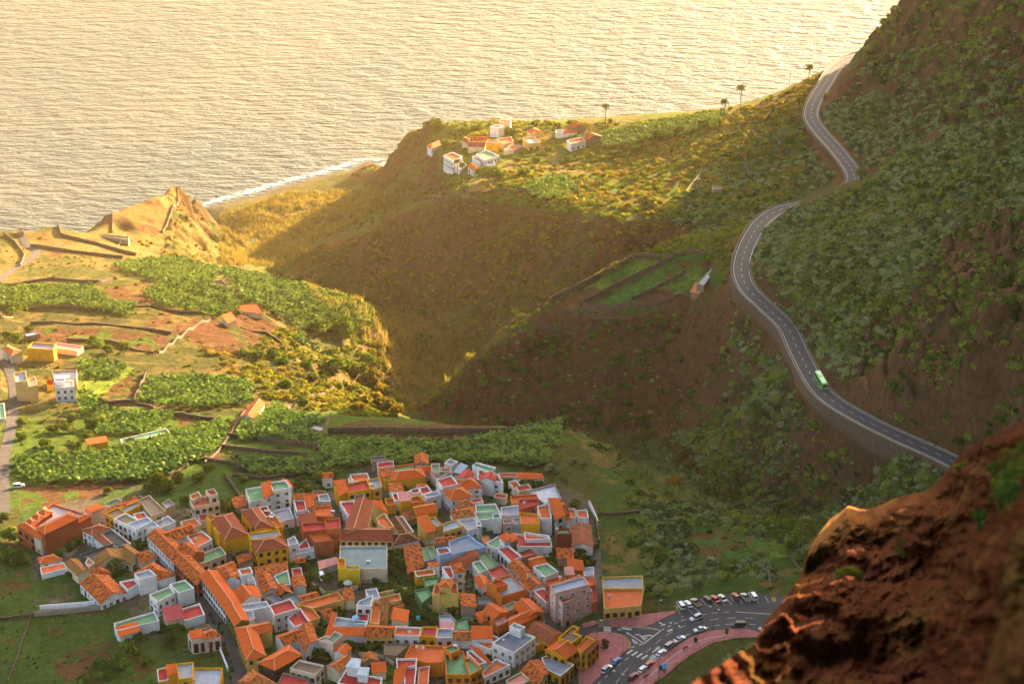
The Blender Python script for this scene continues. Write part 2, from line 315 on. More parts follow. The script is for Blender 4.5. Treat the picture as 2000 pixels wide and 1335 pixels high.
# ------------------------------------------------------------------ ground sheet
EC = {'scrub': (0.08, 0.085, 0.022), 'meadow': (0.05, 0.095, 0.018), 'soil': (0.125, 0.058, 0.028), 'dry': (0.17, 0.125, 0.04), 'reed': (0.12, 0.105, 0.035),
      'red': (0.115, 0.046, 0.024), 'rock': (0.10, 0.05, 0.03), 'town': (0.115, 0.095, 0.075), 'green': (0.075, 0.125, 0.018), 'crop': (0.06, 0.15, 0.03), 'lime': (0.17, 0.24, 0.03), 'beach': (0.10, 0.085, 0.07), 'tan': (0.2, 0.15, 0.09)}
REG = [  # kind, second kind, share of the second, polygon in the picture's pixels
 ('dry', 'scrub', .45, "0,430 450,430 450,520 0,700"), ('scrub', 'dry', .45, "0,520 430,500 760,600 800,810 620,820 0,900"),
 ('green', 'scrub', .35, "0,800 640,800 900,820 1120,810 1120,900 640,930 0,1000"), ('soil', 'green', .45, "180,925 430,880 470,935 200,990 40,1000 40,945"),
 ('meadow', 'soil', .22, "-400,1000 60,1040 330,1180 330,1400 -400,1500"), ('meadow', 'dry', .3, "1090,815 1190,870 1330,990 1590,1100 1520,1200 1170,1150 1160,900"),
 ('town', 'meadow', .5, "40,1000 300,940 650,905 1000,910 1160,980 1170,1150 1180,1340 320,1340 250,1190 70,1190"),
 ('reed', 'green', .35, "400,400 760,345 900,380 600,480 570,520 430,520"), ('scrub', 'reed', .35, "395,420 560,372 720,318 740,345 560,400 420,440"),
 ('reed', 'green', .5, "560,560 760,560 960,650 860,780 800,800 760,700"), ('red', 'scrub', .45, "560,525 600,480 880,385 1200,435 1380,430 1300,480 1000,650 880,690 760,600"),
 ('scrub', 'rock', .4, "690,340 830,235 880,380 800,400 740,370"), ('green', 'dry', .45, "830,235 1250,225 1640,115 1600,250 1560,380 1380,430 1050,405 880,385"),
 ('scrub', 'red', .3, "1380,430 1540,390 1640,330 1700,350 1450,470"), ('meadow', 'red', .3, "1000,650 1100,575 1380,485 1420,520 1400,600 1150,620"),
 ('red', 'rock', .45, "800,800 1000,650 1150,612 1420,600 1470,660 1380,830 1300,850 1100,840"), ('green', 'scrub', .5, "1380,830 1480,660 1560,780 1800,900 1850,940 1600,1090 1350,1000 1240,900"),
 ('green', 'scrub', .45, "1420,520 1560,400 1700,350 2400,100 2400,900 1850,900 1600,740"), ('green', 'red', .5, "1590,220 1700,100 1760,0 2400,-200 2400,150 1800,290 1690,330"),
 ('rock', 'red', .4, "1600,740 1750,560 1880,430 2400,380 2400,900 1850,870"), ('rock', 'red', .3, "1700,150 1760,-20 2400,-200 2400,130 1800,260"),
 ('lime', 'crop', .4, "1140,560 1240,505 1290,508 1110,600"), ('crop', 'soil', .35, "1165,592 1340,495 1380,500 1370,535 1240,590"), ('soil', 'red', .3, "1080,590 1160,555 1190,575 1120,610"), ('lime', 'crop', .6, "1280,560 1350,530 1375,545 1340,580"), ('soil', 'red', .3, "1235,590 1280,560 1345,578 1330,600"),
 ('soil', 'crop', .4, "1350,1040 1405,1030 1410,1085 1372,1085"), ('crop', 'soil', .45, "1408,1030 1455,1030 1465,1080 1415,1085"), ('soil', 'crop', .3, "1458,1028 1480,1028 1500,1072 1470,1080"), ('lime', 'crop', .35, "1482,1028 1520,1030 1535,1085 1500,1085"),
 ('soil', 'dry', .2, "430,600 480,590 540,640 570,690 500,680"), ('soil', 'dry', .2, "330,640 420,620 500,700 400,690"), ('soil', 'scrub', .15, "690,822 1000,835 990,850 640,848"), ('soil', 'green', .2, "780,838 1000,850 1000,870 660,862"),
 ('soil', 'green', .3, "190,715 270,740 280,770 160,770"), ('dry', 'soil', .3, "160,410 350,360 320,460 190,450"), ('dry', 'soil', .4, "40,445 250,480 300,505 60,500"), ('soil', 'dry', .3, "205,560 290,552 300,600 230,602"), ('soil', 'green', .3, "60,640 200,640 330,660 310,690 60,668"), ('soil', 'dry', .35, "285,630 330,600 400,612 370,640 310,660"), ('soil', 'green', .35, "200,790 290,795 300,808 200,806"), ('soil', 'green', .25, "330,812 440,822 470,835 350,832"),
 ('lime', 'soil', .3, "150,700 260,720 190,780 150,790"),
]
kind = np.zeros(GX.shape + (3,)); kind[:] = EC['scrub']
nz = fbm(GX, GY, 18, 5, 5); nz2 = fbm(GX, GY, 6, 95, 3)
for a, b, sh, poly in REG:
    m = inpoly(PU + nz * 5, PV + nz2 * 4, PT(poly)) & (np.abs(GQ) < 0.45)
    w = np.clip((nz * 0.7 + nz2 * 0.5 + (sh - 0.5) * 1.6) * 3 + 0.5, 0, 1)[..., None]
    c = np.array(EC[a]) * (1 - w) + np.array(EC[b]) * w
    kind = np.where(m[..., None], c, kind)
rd_ = np.clip((ROADMASK - .6) / .6, 0, 1) * np.clip((7.5 - ROADMASK + nz * 3) / 3, 0, 1); rd_ = np.where((GX > 80) & (ROADMASK > 0.3), rd_, 0)[..., None] * .85
kind = kind * (1 - rd_) + np.array(EC['red']) * 1.25 * rd_
rk_ = (inpoly(PU + nz * 6, PV, PT("1640,745 1720,690 1790,560 1900,430 2400,380 2400,900 1860,880")) | inpoly(PU, PV + nz * 6, PT("1700,150 1760,-20 2400,-200 2400,130 1800,250")))
str_ = fbm(GX + GZ * .3, GY - GZ * .2, 9, 301, 4); kind = np.where((rk_ & (str_ > .25))[..., None], np.array((0.23, 0.12, 0.06)), kind); kind = np.where((rk_ & (str_ < -.35))[..., None], np.array((0.045, 0.026, 0.018)), kind); kind = np.where((rk_ & (nz2 + nz * .6 > .45))[..., None], np.array((0.05, 0.085, 0.02)), kind)
SL2 = np.sqrt((np.gradient(GZ, axis=1) / np.maximum(np.gradient(GX, axis=1), 1e-6)) ** 2 + (np.gradient(GZ, axis=0) / (ys[1] - ys[0])) ** 2)
wr = np.clip((SL2 - 1.0 + nz * 0.35) / 0.6, 0, 1)[..., None] * 0.85
kind = kind * (1 - wr) + np.array(EC['rock']) * 1.15 * wr
wb = np.clip((2.6 - GZ) / 2.0, 0, 1)[..., None]; kind = kind * (1 - wb) + np.array(EC['beach']) * wb
ii = np.arange(NY * NQ).reshape(NY, NQ)
fa = np.stack([ii[:-1, :-1], ii[:-1, 1:], ii[1:, 1:], ii[1:, :-1]], -1).reshape(-1, 4)
gme = mesh_np("terrain", np.stack([GX, GY, GZ], -1).reshape(-1, 3), fa, mat_ground(), True, {"earth": ('POINT', 'FLOAT_COLOR', np.concatenate([kind, np.ones(GX.shape + (1,))], -1).reshape(-1, 4))})
link("terrain", gme, kind='structure', label='green and brown coastal hillside with terraces and ravines')

# unseen mountain added at right, shaped to keep sun off village and near air
mx = np.linspace(20, 1250, 206); my = np.linspace(60, 1700, 275); MY, MX = np.meshgrid(my, mx, indexing='ij'); MQ = MX / MY
sm = lambda t: np.clip(t, 0, 1) ** 2 * (3 - 2 * np.clip(t, 0, 1))
q0_ = np.interp(MY, [0, 1080, 1330, 1800], [.305, .30, .205, .205]); q1_ = np.interp(MY, [0, 1080, 1330], [.10, .09, .06])
MZ = -60 + 660 * sm((MQ - q0_) / q1_) * sm((1.28 * MX + 918 - MY + fbm(MX, MY, 120, 61, 3) * 30) / 80) + fbm(MX, MY, 90, 17, 5) * 16
mk_ = np.arange(MX.size).reshape(MX.shape)
link("mountain", mesh_np("mountain", np.stack([MX, MY, MZ], -1).reshape(-1, 3), np.stack([mk_[:-1, :-1], mk_[:-1, 1:], mk_[1:, 1:], mk_[1:, :-1]], -1).reshape(-1, 4), plain("shade_mountain_scrub", (.075, .06, .03), 1.0, .3, .05), True), kind='structure', label='unseen scrub mountain added to shade the village')

# ------------------------------------------------------------------ sea
def mat_sea():
    m, n, p = newmat("sea_water"); v = objco(n)
    a1 = noise(n, 1.0, 4, mapped(n, v, (0.045, 0.12, 0.05), -.22), 0.58); a2 = noise(n, 1.0, 3, mapped(n, v, (0.14, 0.30, 0.2), -.15), 0.6); a3 = noise(n, 0.006, 3, v)
    foam = N(n, "ShaderNodeAttribute", attribute_name="foam")
    h = N(n, "ShaderNodeMath", operation='MULTIPLY_ADD'); n.links.new(a2, h.inputs[0]); h.inputs[1].default_value = 0.22; n.links.new(a1, h.inputs[2])
    base = ramp(n, a3, [(0.35, (0.035, 0.075, 0.072)), (0.65, (0.075, 0.09, 0.075))])
    fn = noise(n, 0.35, 6, v, 0.75)
    add = N(n, "ShaderNodeMath", operation='ADD'); n.links.new(foam.outputs["Fac"], add.inputs[0]); n.links.new(fn, add.inputs[1])
    fr = ramp(n, add.outputs[0], [(0.74, (0, 0, 0)), (0.95, (1, 1, 1))])
    n.links.new(mixc(n, fr, base, (0.85, 0.85, 0.82)), p.inputs["Base Color"])
    p.inputs["Roughness"].default_value = 0.38; p.inputs["IOR"].default_value = 1.33; p.inputs["Specular IOR Level"].default_value = 0.6
    bump(n, p, h.outputs[0], 1.0, 10.0); return m
xs = np.concatenate([np.linspace(-4000, -760, 20), np.arange(-750, 900, 6.0), np.linspace(910, 5000, 20)])
yy = np.concatenate([np.arange(1000, 1800, 6.0), np.linspace(1806, 9000, 60)])
SY, SX = np.meshgrid(yy, xs, indexing='ij')
inside = (np.abs(SX / SY) < 0.41) & (SY < 1630)
gz = np.where(inside, hz(np.where(inside, SX, 0), np.where(inside, SY, 1000)), -20)
foam = np.clip(1.0 - np.abs(gz + 2.2) / 2.0, 0, 1) ** .8 * 0.42 + np.clip(1 - np.abs(gz + 7.0) / 3.0, 0, 1) * np.clip(fbm(SX, SY, 60, 8, 3), 0, 1) * .35
jj = np.arange(SX.size).reshape(SX.shape)
fs = np.stack([jj[:-1, :-1], jj[:-1, 1:], jj[1:, 1:], jj[1:, :-1]], -1).reshape(-1, 4)
sea = mesh_np("sea", np.stack([SX, SY, np.zeros_like(SX)], -1).reshape(-1, 3), fs, mat_sea(), True, {"foam": ('POINT', 'FLOAT', foam.ravel())})
link("sea", sea, kind='structure', label='wind-rippled sea shining pale gold in low sunlight')

# ------------------------------------------------------------------ ribbons draped along a line
def ribbon(pl, w0, w1, dz, step=None):
    t = np.gradient(pl[:, :2], axis=0); t /= np.linalg.norm(t, axis=1)[:, None] + 1e-9; nrm = np.stack([t[:, 1], -t[:, 0]], 1)
    A = np.c_[pl[:, :2] + nrm * w0, pl[:, 2] + dz]; B = np.c_[pl[:, :2] + nrm * w1, pl[:, 2] + dz]
    V = np.empty((len(pl) * 2, 3)); V[0::2] = A; V[1::2] = B
    k = np.arange(len(pl) - 1) * 2; return V, np.stack([k, k + 2, k + 3, k + 1], 1)
def resample(pl, step):
    d = np.r_[0, np.cumsum(np.linalg.norm(np.diff(pl, axis=0), axis=1))]; s = np.arange(0, d[-1], step)
    return np.stack([np.interp(s, d, pl[:, i]) for i in range(3)], 1)
def join(parts):
    V, Fc, o = [], [], 0
    for v, f in parts: V.append(v); Fc.append(f + o); o += len(v)
    return np.concatenate(V), np.concatenate(Fc)
def boxes_np(segs, w, h, dz=0.0):    # upright slabs along segments
    parts = []
    for a, b in segs:
        a = np.array(a, float); b = np.array(b, float); t = (b - a)[:2]; t /= np.linalg.norm(t) + 1e-9; n = np.array([t[1], -t[0], 0]) * w / 2
        z = np.array([0, 0, h]); z0 = np.array([0, 0, dz]); v = np.array([a - n + z0, a + n + z0, b + n + z0, b - n + z0, a - n + z0 + z, a + n + z0 + z, b + n + z0 + z, b - n + z0 + z])
        parts.append((v, np.array([[0, 1, 5, 4], [1, 2, 6, 5], [2, 3, 7, 6], [3, 0, 4, 7], [4, 5, 6, 7], [3, 2, 1, 0]])))
    return join(parts)
asphalt = plain("asphalt", (0.055, 0.055, 0.06), 0.85, 0.12, 0.25)
lane_grey = plain("worn_asphalt", (0.07, 0.062, 0.058), 0.9, 0.15, 0.3)
paint_white = plain("road_paint", (0.50, 0.49, 0.46), 0.7, 0.08, 2.0)
concrete = plain("concrete", (0.24, 0.19, 0.15), 0.9, 0.15, 0.5)
def mat_stone(name, c1, c2, scale=1.2):
    m, n, p = newmat(name); v = objco(n)
    t = N(n, "ShaderNodeTexVoronoi"); t.inputs["Scale"].default_value = scale; n.links.new(v, t.inputs["Vector"])
    c = mixc(n, noise(n, 0.5, 4, v), c1, c2); c = mixc(n, 1.0, c, ramp(n, t.outputs["Distance"], [(0.15, (1.2, 1.2, 1.2)), (0.75, (0.4, 0.4, 0.4))]), 'MULTIPLY')
    n.links.new(c, p.inputs["Base Color"]); bump(n, p, t.outputs["Distance"], 0.6, -0.15); return m
stone = mat_stone("dry_stone", (0.07, 0.042, 0.028), (0.15, 0.095, 0.06), 1.4)
RD = resample(ROADW['mountain_road'][1], 1.5)
link("mountain_road", mesh_np("mountain_road", *ribbon(RD, -4.1, 4.1, 0.06), asphalt), kind='structure', label='winding asphalt mountain road with white lines')
marks = [ribbon(RD, -3.75, -3.5, 0.085), ribbon(RD, 3.5, 3.75, 0.085)]
for k in range(0, len(RD) - 4, 5): marks.append(ribbon(RD[k:k + 3], -0.11, 0.11, 0.085))
link("road_markings", mesh_np("road_markings", *join(marks), paint_white), kind='structure', label='white edge lines and dashes of the mountain road')
for k, mm in (('farm_lane', lane_grey), ('coast_lane', lane_grey)):
    pl = resample(ROADW[k][1], 2.0); link(k, mesh_np(k, *ribbon(pl, -ROADW[k][0], ROADW[k][0], 0.08), mm), kind='structure', label='narrow grey lane between fields')

# ------------------------------------------------------------------ near rock the photographer looks past
def build_rock():
    sil = np.array([(1270,1400,13),(1335,1345,16),(1400,1306,20),(1470,1258,26),(1496,1205,30),(1540,1160,34),(1566,1120,40),(1586,1060,46),(1622,1015,50),(1655,984,50),(1692,990,50),(1745,975,48),(1800,960,44),(1850,920,40),(1878,884,36),(1920,860,30),(1965,832,24),(2005,812,20),(2100,760,16),(2250,700,13)], float)
    us = np.linspace(1290, 2240, 330); vs = np.interp(us, sil[:, 0], sil[:, 1]); ds = np.interp(us, sil[:, 0], sil[:, 2])
    vs = vs + fbm(us, us * 0, 55, 3, 3) * 5
    rows = []; nf = 230; tt = np.linspace(0, 1, nf) ** 1.25
    U = np.repeat(us[None], nf, 0); V = vs[None] + tt[:, None] * (1560 - vs[None]); dn = 6.0 + 0.004 * (2200 - U)
    D = dn + (ds[None] - dn) * np.exp(-(V - vs[None]) / 330.0)
    n1 = fbm(U, V * 1.3, 120, 21, 6); n2 = fbm(U, V, 30, 71, 4); fade = np.clip((V - vs[None]) / 25, 0.12, 1)
    crag = np.abs(fbm(U * .8 + V * .5, V * .8 - U * .4, 90, 41, 4))
    D = D * (1 + fade * (0.09 * n1 + 0.012 * n2 - 0.05 * crag))
    dx, dy, dz = ray(U, V); P = np.stack([dx * D, dy * D, CAMZ + dz * D], -1)
    from mathutils import noise as mn
    for a in range(P.shape[0]):
        for b_ in range(P.shape[1]):
            q = Vector(P[a, b_]) * (6.0 / (D[a, b_] ** .75)); k_ = fade[a, b_] * D[a, b_] * .011
            r1 = mn.ridged_multi_fractal(q * .55, .9, 2.1, 6, 1.0, 2.0) - 1.0; r2 = mn.fractal(q * 2.2, .9, 2.0, 5)
            P[a, b_, 1] += k_ * (-r1 * .9 + r2 * .35); P[a, b_, 2] += k_ * (r1 * .45 - r2 * .3); P[a, b_, 0] -= k_ * r1 * .2
    back = np.linspace(0, 1, 40)[1:, None]; s = P[0]
    B = s[None] + np.stack([np.zeros((39, len(us))) + back * 2, back * 30 * (1 + 0.1 * fbm(us, us * 0, 60, 9, 3))[None], (-back * 55 - 1.2 * back ** .5) + np.zeros((39, len(us)))], -1)
    G = np.concatenate([B[::-1], P], 0); k = np.arange(G.shape[0] * G.shape[1]).reshape(G.shape[:2])
    fc = np.stack([k[:-1, :-1], k[1:, :-1], k[1:, 1:], k[:-1, 1:]], -1).reshape(-1, 4)
    knob_sun = np.concatenate([np.zeros((39, len(us))), np.clip(1.2 - (V - vs[None]) / 70, 0, 1) * np.clip((1860 - U) / 120, 0, 1) * np.clip((U - 1545) / 40, 0, 1) * np.clip(.75 + fbm(U, V, 40, 91, 4), 0, 1)], 0)  # golden sunlight on the knob, painted in as ochre colour
    m, n, p = newmat("red_earth_rock"); v = objco(n)
    a = noise(n, 1.1, 8, v, 0.7); b = noise(n, 6.0, 5, v); c = noise(n, 0.25, 3, v)
    col = mixc(n, 1.0, ramp(n, a, [(0.3, (0.042, 0.009, 0.003)), (0.55, (0.115, 0.026, 0.006)), (0.75, (0.20, 0.06, 0.013))]), ramp(n, b, [(0.3, (0.55, 0.5, 0.5)), (0.7, (1.3, 1.25, 1.2))]), 'MULTIPLY')
    col = mixc(n, ramp(n, c, [(0.55, (0, 0, 0)), (0.7, (0.7, 0.7, 0.7))]), col, (0.13, 0.085, 0.015))
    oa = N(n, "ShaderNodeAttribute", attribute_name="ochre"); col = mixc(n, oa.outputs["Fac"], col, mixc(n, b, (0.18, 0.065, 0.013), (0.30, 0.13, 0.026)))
    n.links.new(col, p.inputs["Base Color"]); p.inputs["Roughness"].default_value = 1.0; p.inputs["Specular IOR Level"].default_value = 0.05; bump(n, p, a, 0.8, 0.4)
    global ROCKP; ROCKP = (us, vs, U, V, P)
    o = link("cliff_rock", mesh_np("cliff_rock", G.reshape(-1, 3), fc, m, True, {"ochre": ('POINT', 'FLOAT', knob_sun.ravel())})); o['label'] = 'rough red-brown earth cliff edge in the near corner'; o['category'] = 'cliff'
build_rock()
# unseen wall added outside the picture, cut to shade the rock except its knob
cy_ = np.linspace(6, 110, 105); cx_ = np.linspace(2, 75, 90); CY2, CX2 = np.meshgrid(cy_, cx_, indexing='ij')
CZ2 = 556 + 92 * sm((CX2 / CY2 - .315) / .05) * sm((1.28 * CX2 + 34 - CY2) / 4.5) + fbm(CX2, CY2, 8, 401, 4) * 2.0
k2 = np.arange(CX2.size).reshape(CX2.shape); f2 = np.stack([k2[:-1, :-1], k2[:-1, 1:], k2[1:, 1:], k2[1:, :-1]], -1).reshape(-1, 4); f2 = f2[((CX2 / CY2).ravel()[f2].min(1) > .318) & (CZ2.ravel()[f2].max(1) > 566)]
o = link("shade_cliff_wall", mesh_np("shade_cliff_wall", np.stack([CX2, CY2, CZ2], -1).reshape(-1, 3), f2, bpy.data.materials["red_earth_rock"], True)); o['kind'] = 'structure'; o['label'] = 'unseen cliff wall added to shade the near rock'

# ------------------------------------------------------------------ haze: one box of thin air over the whole place
hb = bmesh.new(); bmesh.ops.create_cube(hb, size=1.0)
bmesh.ops.scale(hb, vec=(2300, 1790, 900), verts=hb.verts); bmesh.ops.translate(hb, vec=(200, 875, 440), verts=hb.verts)
hm = bpy.data.meshes.new("haze"); hb.to_mesh(hm); hb.free()
m = bpy.data.materials.new("haze"); m.use_nodes = True; n = m.node_tree; n.nodes.clear()
o_ = n.nodes.new("ShaderNodeOutputMaterial"); pv = n.nodes.new("ShaderNodeVolumePrincipled")
pv.inputs["Density"].default_value = HAZE; pv.inputs["Color"].default_value = (1.0, 0.74, 0.36, 1); pv.inputs["Anisotropy"].default_value = 0.45
n.links.new(pv.outputs[0], o_.inputs["Volume"]); hm.materials.append(m)
link("haze", hm, kind='stuff', label='thin golden haze hanging in the air over the bay')
# ------------------------------------------------------------------ building materials
def mat_wall(name, c):
    m, n, p = newmat(name); v = objco(n); f = noise(n, 0.35, 6, v, 0.65); g = noise(n, 1.0, 4, mapped(n, v, (1.5, 1.5, 0.25)))
    k = mixc(n, 1.0, c, ramp(n, f, [(0.25, (0.72, 0.70, 0.66)), (0.6, (1.06, 1.06, 1.06))]), 'MULTIPLY')
    k = mixc(n, 0.6, k, ramp(n, g, [(0.28, (0.72, 0.69, 0.64)), (0.5, (1.04, 1.04, 1.04))]), 'MULTIPLY')
    n.links.new(k, p.inputs["Base Color"]); p.inputs["Roughness"].default_value = 0.9; bump(n, p, noise(n, 6, 3, v), 0.15, 0.03); return m
def mat_floor(name, c):
    m, n, p = newmat(name); v = objco(n); f = noise(n, 0.45, 6, v, 0.7); g = noise(n, 2.5, 4, v)
    k = mixc(n, 1.0, c, ramp(n, f, [(0.28, (0.62, 0.62, 0.64)), (0.62, (1.12, 1.10, 1.08))]), 'MULTIPLY')
    k = mixc(n, 0.5, k, ramp(n, g, [(0.35, (0.75, 0.75, 0.75)), (0.6, (1.08, 1.08, 1.08))]), 'MULTIPLY')
    n.links.new(k, p.inputs["Base Color"]); n.links.new(ramp(n, f, [(0.3, (0.45,) * 3), (0.6, (0.85,) * 3)]), p.inputs["Roughness"]); return m
def mat_tile(name, c1, c2, age, dark=(0.03, 0.014, 0.008)):
    m, n, p = newmat(name); uv = nuv = n.nodes.new("ShaderNodeUVMap").outputs[0]; v = objco(n)
    w = N(n, "ShaderNodeTexWave", wave_type='BANDS', bands_direction='X'); w.inputs["Scale"].default_value = 1.05; w.inputs["Distortion"].default_value = 0.6 + age; w.inputs["Detail"].default_value = 1.5
    n.links.new(uv, w.inputs["Vector"])
    f = noise(n, 1.0, 6, mapped(n, uv, (1.1, 0.42, 1.0)), 0.75); g = noise(n, 0.25, 4, v)
    k = mixc(n, ramp(n, g, [(0.35, (0, 0, 0)), (0.65, (1, 1, 1))]), c1, c2)
    k = mixc(n, 1.0, k, ramp(n, w.outputs["Fac"], [(0.0, (0.62, 0.58, 0.55)), (0.55, (1.08, 1.08, 1.08))]), 'MULTIPLY')
    if age > 0:
        k = mixc(n, ramp(n, f, [(0.62 - 0.22 * age, (1, 1, 1)), (0.70 - 0.18 * age, (0, 0, 0))]) if age > .8 else ramp(n, f, [(0.34 + 0.16 * age, (1, 1, 1)), (0.42 + 0.16 * age, (0, 0, 0))]), k, dark)
    else:
        k = mixc(n, 1.0, k, ramp(n, f, [(0.3, (0.82, 0.8, 0.78)), (0.6, (1.05, 1.05, 1.05))]), 'MULTIPLY')
    n.links.new(k, p.inputs["Base Color"]); p.inputs["Roughness"].default_value = 0.85; bump(n, p, w.outputs["Fac"], 0.8, 0.10); return m
WALL = {'W': (.74, .72, .70), 'C': (.62, .50, .36), 'Y': (.70, .34, .012), 'Y2': (.66, .52, .22), 'Y3': (.62, .40, .10), 'Y4': (.72, .46, .02), 'O': (.62, .17, .03), 'O2': (.70, .165, .02), 'O3': (.72, .21, .014), 'R': (.42, .085, .035), 'R2': (.40, .06, .05),
        'R3': (.60, .13, .04), 'DR': (.22, .022, .018), 'P': (.66, .40, .34), 'P2': (.68, .52, .48), 'B': (.36, .47, .66), 'G': (.34, .32, .31), 'G2': (.46, .48, .52), 'T': (.24, .18, .13), 'T2': (.34, .26, .19), 'C2': (.66, .42, .18), 'C3': (.62, .36, .10),
        'C4': (.52, .38, .24), 'C5': (.64, .47, .38), 'C6': (.62, .42, .17), 'GR': (.10, .22, .09), 'GR2': (.10, .20, .03), 'DG': (.03, .09, .06), 'DB': (.10, .045, .028), 'K': (.08, .075, .08)}
WALLM = {k: mat_wall("wall_paint_" + k, c) for k, c in WALL.items()}
FLOORC = {'fr': (.50, .038, .030), 'fo': (.70, .125, .025), 'fo2': (.58, .15, .05), 'fg': (.17, .33, .15), 'fy': (.33, .34, .37), 'fy2': (.20, .21, .235), 'fb': (.38, .43, .52), 'fb2': (.22, .27, .34), 'fb3': (.22, .29, .30), 'fw': (.55, .48, .44), 'fl': (.60, .62, .66), 'fp': (.70, .27, .22), 'fm': (.40, .05, .06), 'fbrown': (.20, .13, .08), 'ftan': (.34, .23, .13), 'fdark': (.07, .07, .075)}
ROOFM = {k: mat_floor("roof_paint_" + k, c) for k, c in FLOORC.items()}
ROOFM.update({'to': mat_tile("tile_orange", (.76, .125, .012), (.66, .105, .012), 0.0), 'td': mat_tile("tile_redbrown", (.38, .075, .028), (.30, .06, .024), 0.0), 'td2': mat_tile("tile_rust", (.40, .105, .045), (.28, .07, .035), 0.35),
              'tx': mat_tile("tile_old", (.70, .15, .018), (.58, .11, .016), 0.6), 'tx2': mat_tile("tile_old_dark", (.60, .19, .045), (.40, .11, .03), 1.0), 'tx3': mat_tile("tile_old_brown", (.30, .09, .045), (.2, .06, .03), 0.9), 'ty': mat_tile("tile_mossy", (.34, .16, .03), (.28, .12, .03), 0.3)})
glass = plain("window_dark", (0.022, 0.02, 0.022), 0.25, 0.1, 1.0, spec=0.6)
shut_br = plain("shutter_brown", (0.07, 0.022, 0.014), 0.6, 0.1, 1.0); shut_gr = plain("shutter_green", (0.015, 0.05, 0.03), 0.6, 0.1, 1.0); frame_w = plain("window_frame_white", (0.72, 0.70, 0.66), 0.7, 0.05, 1.0)
ridge_m = plain("ridge_mortar", (0.62, 0.34, 0.20), 0.9, 0.12, 2.0)

def poly_area(P): return 0.5 * sum(P[i][0] * P[(i + 1) % len(P)][1] - P[(i + 1) % len(P)][0] * P[i][1] for i in range(len(P)))
def inset(P, d):
    n = len(P); out = []
    for i in range(n):
        a = Vector(P[i - 1]); b = Vector(P[i]); c = Vector(P[(i + 1) % n]); e1 = (b - a).normalized(); e2 = (c - b).normalized()
        n1 = Vector((-e1.y, e1.x)); n2 = Vector((-e2.y, e2.x)); k = 1 + n1.dot(n2); k = max(k, 0.3)
        out.append(tuple(b + (n1 + n2) * (d / k)))
    return out
def mesh_py(name, V, Fc, mats, idx=None, uvs=None):
    me = bpy.data.meshes.new(name); me.from_pydata([tuple(v) for v in V], [], Fc)
    for m_ in (mats if isinstance(mats, (list, tuple)) else [mats]): me.materials.append(m_)
    if idx: me.polygons.foreach_set("material_index", idx)
    if uvs is not None:
        L = me.uv_layers.new(name="UVMap"); k = 0
        for pg, uvp in zip(me.polygons, uvs):
            for q in uvp: L.data[k].uv = q; k += 1
    me.update(); return me
def prism(P, z0, z1, cap=True):
    n = len(P); V = [(x, y, z0) for x, y in P] + [(x, y, z1) for x, y in P]
    Fc = [(i, (i + 1) % n, n + (i + 1) % n, n + i) for i in range(n)]
    if cap: Fc.append(tuple(range(n, 2 * n)))
    return V, Fc
def slab_uv(pts, ax):                # uv of a roof face: u along the ridge, v down the slope
    ax = Vector(ax).normalized(); nrm = (Vector(pts[1]) - Vector(pts[0])).cross(Vector(pts[2]) - Vector(pts[0])).normalized(); dn = nrm.cross(ax)
    return [(Vector(p).dot(ax), Vector(p).dot(dn)) for p in pts]
def bar(a, b, w, h):
    a = Vector(a); b = Vector(b); d = (b - a).normalized(); s = d.cross(Vector((0, 0, 1))).normalized() * w / 2; u = Vector((0, 0, h))
    V = [a - s, a + s, b + s, b - s, a - s + u, a + s + u, b + s + u, b - s + u]
    return V, [(0, 1, 5, 4), (1, 2, 6, 5), (2, 3, 7, 6), (3, 0, 4, 7), (4, 5, 6, 7), (3, 2, 1, 0)]
def merge(ms):
    V, Fc = [], []
    for v, f in ms: o = len(V); V += list(v); Fc += [tuple(i + o for i in q) for q in f]
    return V, Fc
def win_mesh(w, h, fm, pm):           # window facing -Y, origin at its centre on the wall plane
    t = 0.12; V, Fc, I = [], [], []
    def bx(x0, x1, z0, z1, y0, y1, mi):
        o = len(V); V.extend([(x0, y0, z0), (x1, y0, z0), (x1, y1, z0), (x0, y1, z0), (x0, y0, z1), (x1, y0, z1), (x1, y1, z1), (x0, y1, z1)])
        for q in ((0, 1, 5, 4), (1, 2, 6, 5), (3, 0, 4, 7), (4, 5, 6, 7), (3, 2, 1, 0)): Fc.append(tuple(i + o for i in q)); I.append(mi)
    bx(-w / 2, w / 2, -h / 2, h / 2, -0.05, 0.02, 1)
    for x0, x1, z0, z1 in ((-w / 2 - t, -w / 2, -h / 2 - t, h / 2 + t), (w / 2, w / 2 + t, -h / 2 - t, h / 2 + t), (-w / 2, w / 2, h / 2, h / 2 + t), (-w / 2 - 0.1, w / 2 + 0.1, -h / 2 - t, -h / 2), (-0.04, 0.04, -h / 2, h / 2)):
        bx(x0, x1, z0, z1, -0.12, 0.02, 0)
    return mesh_py("window", V, Fc, [fm, pm], I)
WINS = {}
def window(parent, pos, ang, w, h, kind, nm='window'):
    k = (w, h, kind)
    if k not in WINS: WINS[k] = win_mesh(w, h, {'d': frame_w, 'b': shut_br, 'g': frame_w, 'k': glass}[kind], {'d': glass, 'b': shut_br, 'g': shut_gr, 'k': glass}[kind])
    o = link(nm, WINS[k], parent); o.location = pos; o.rotation_euler = (0, 0, ang); return o

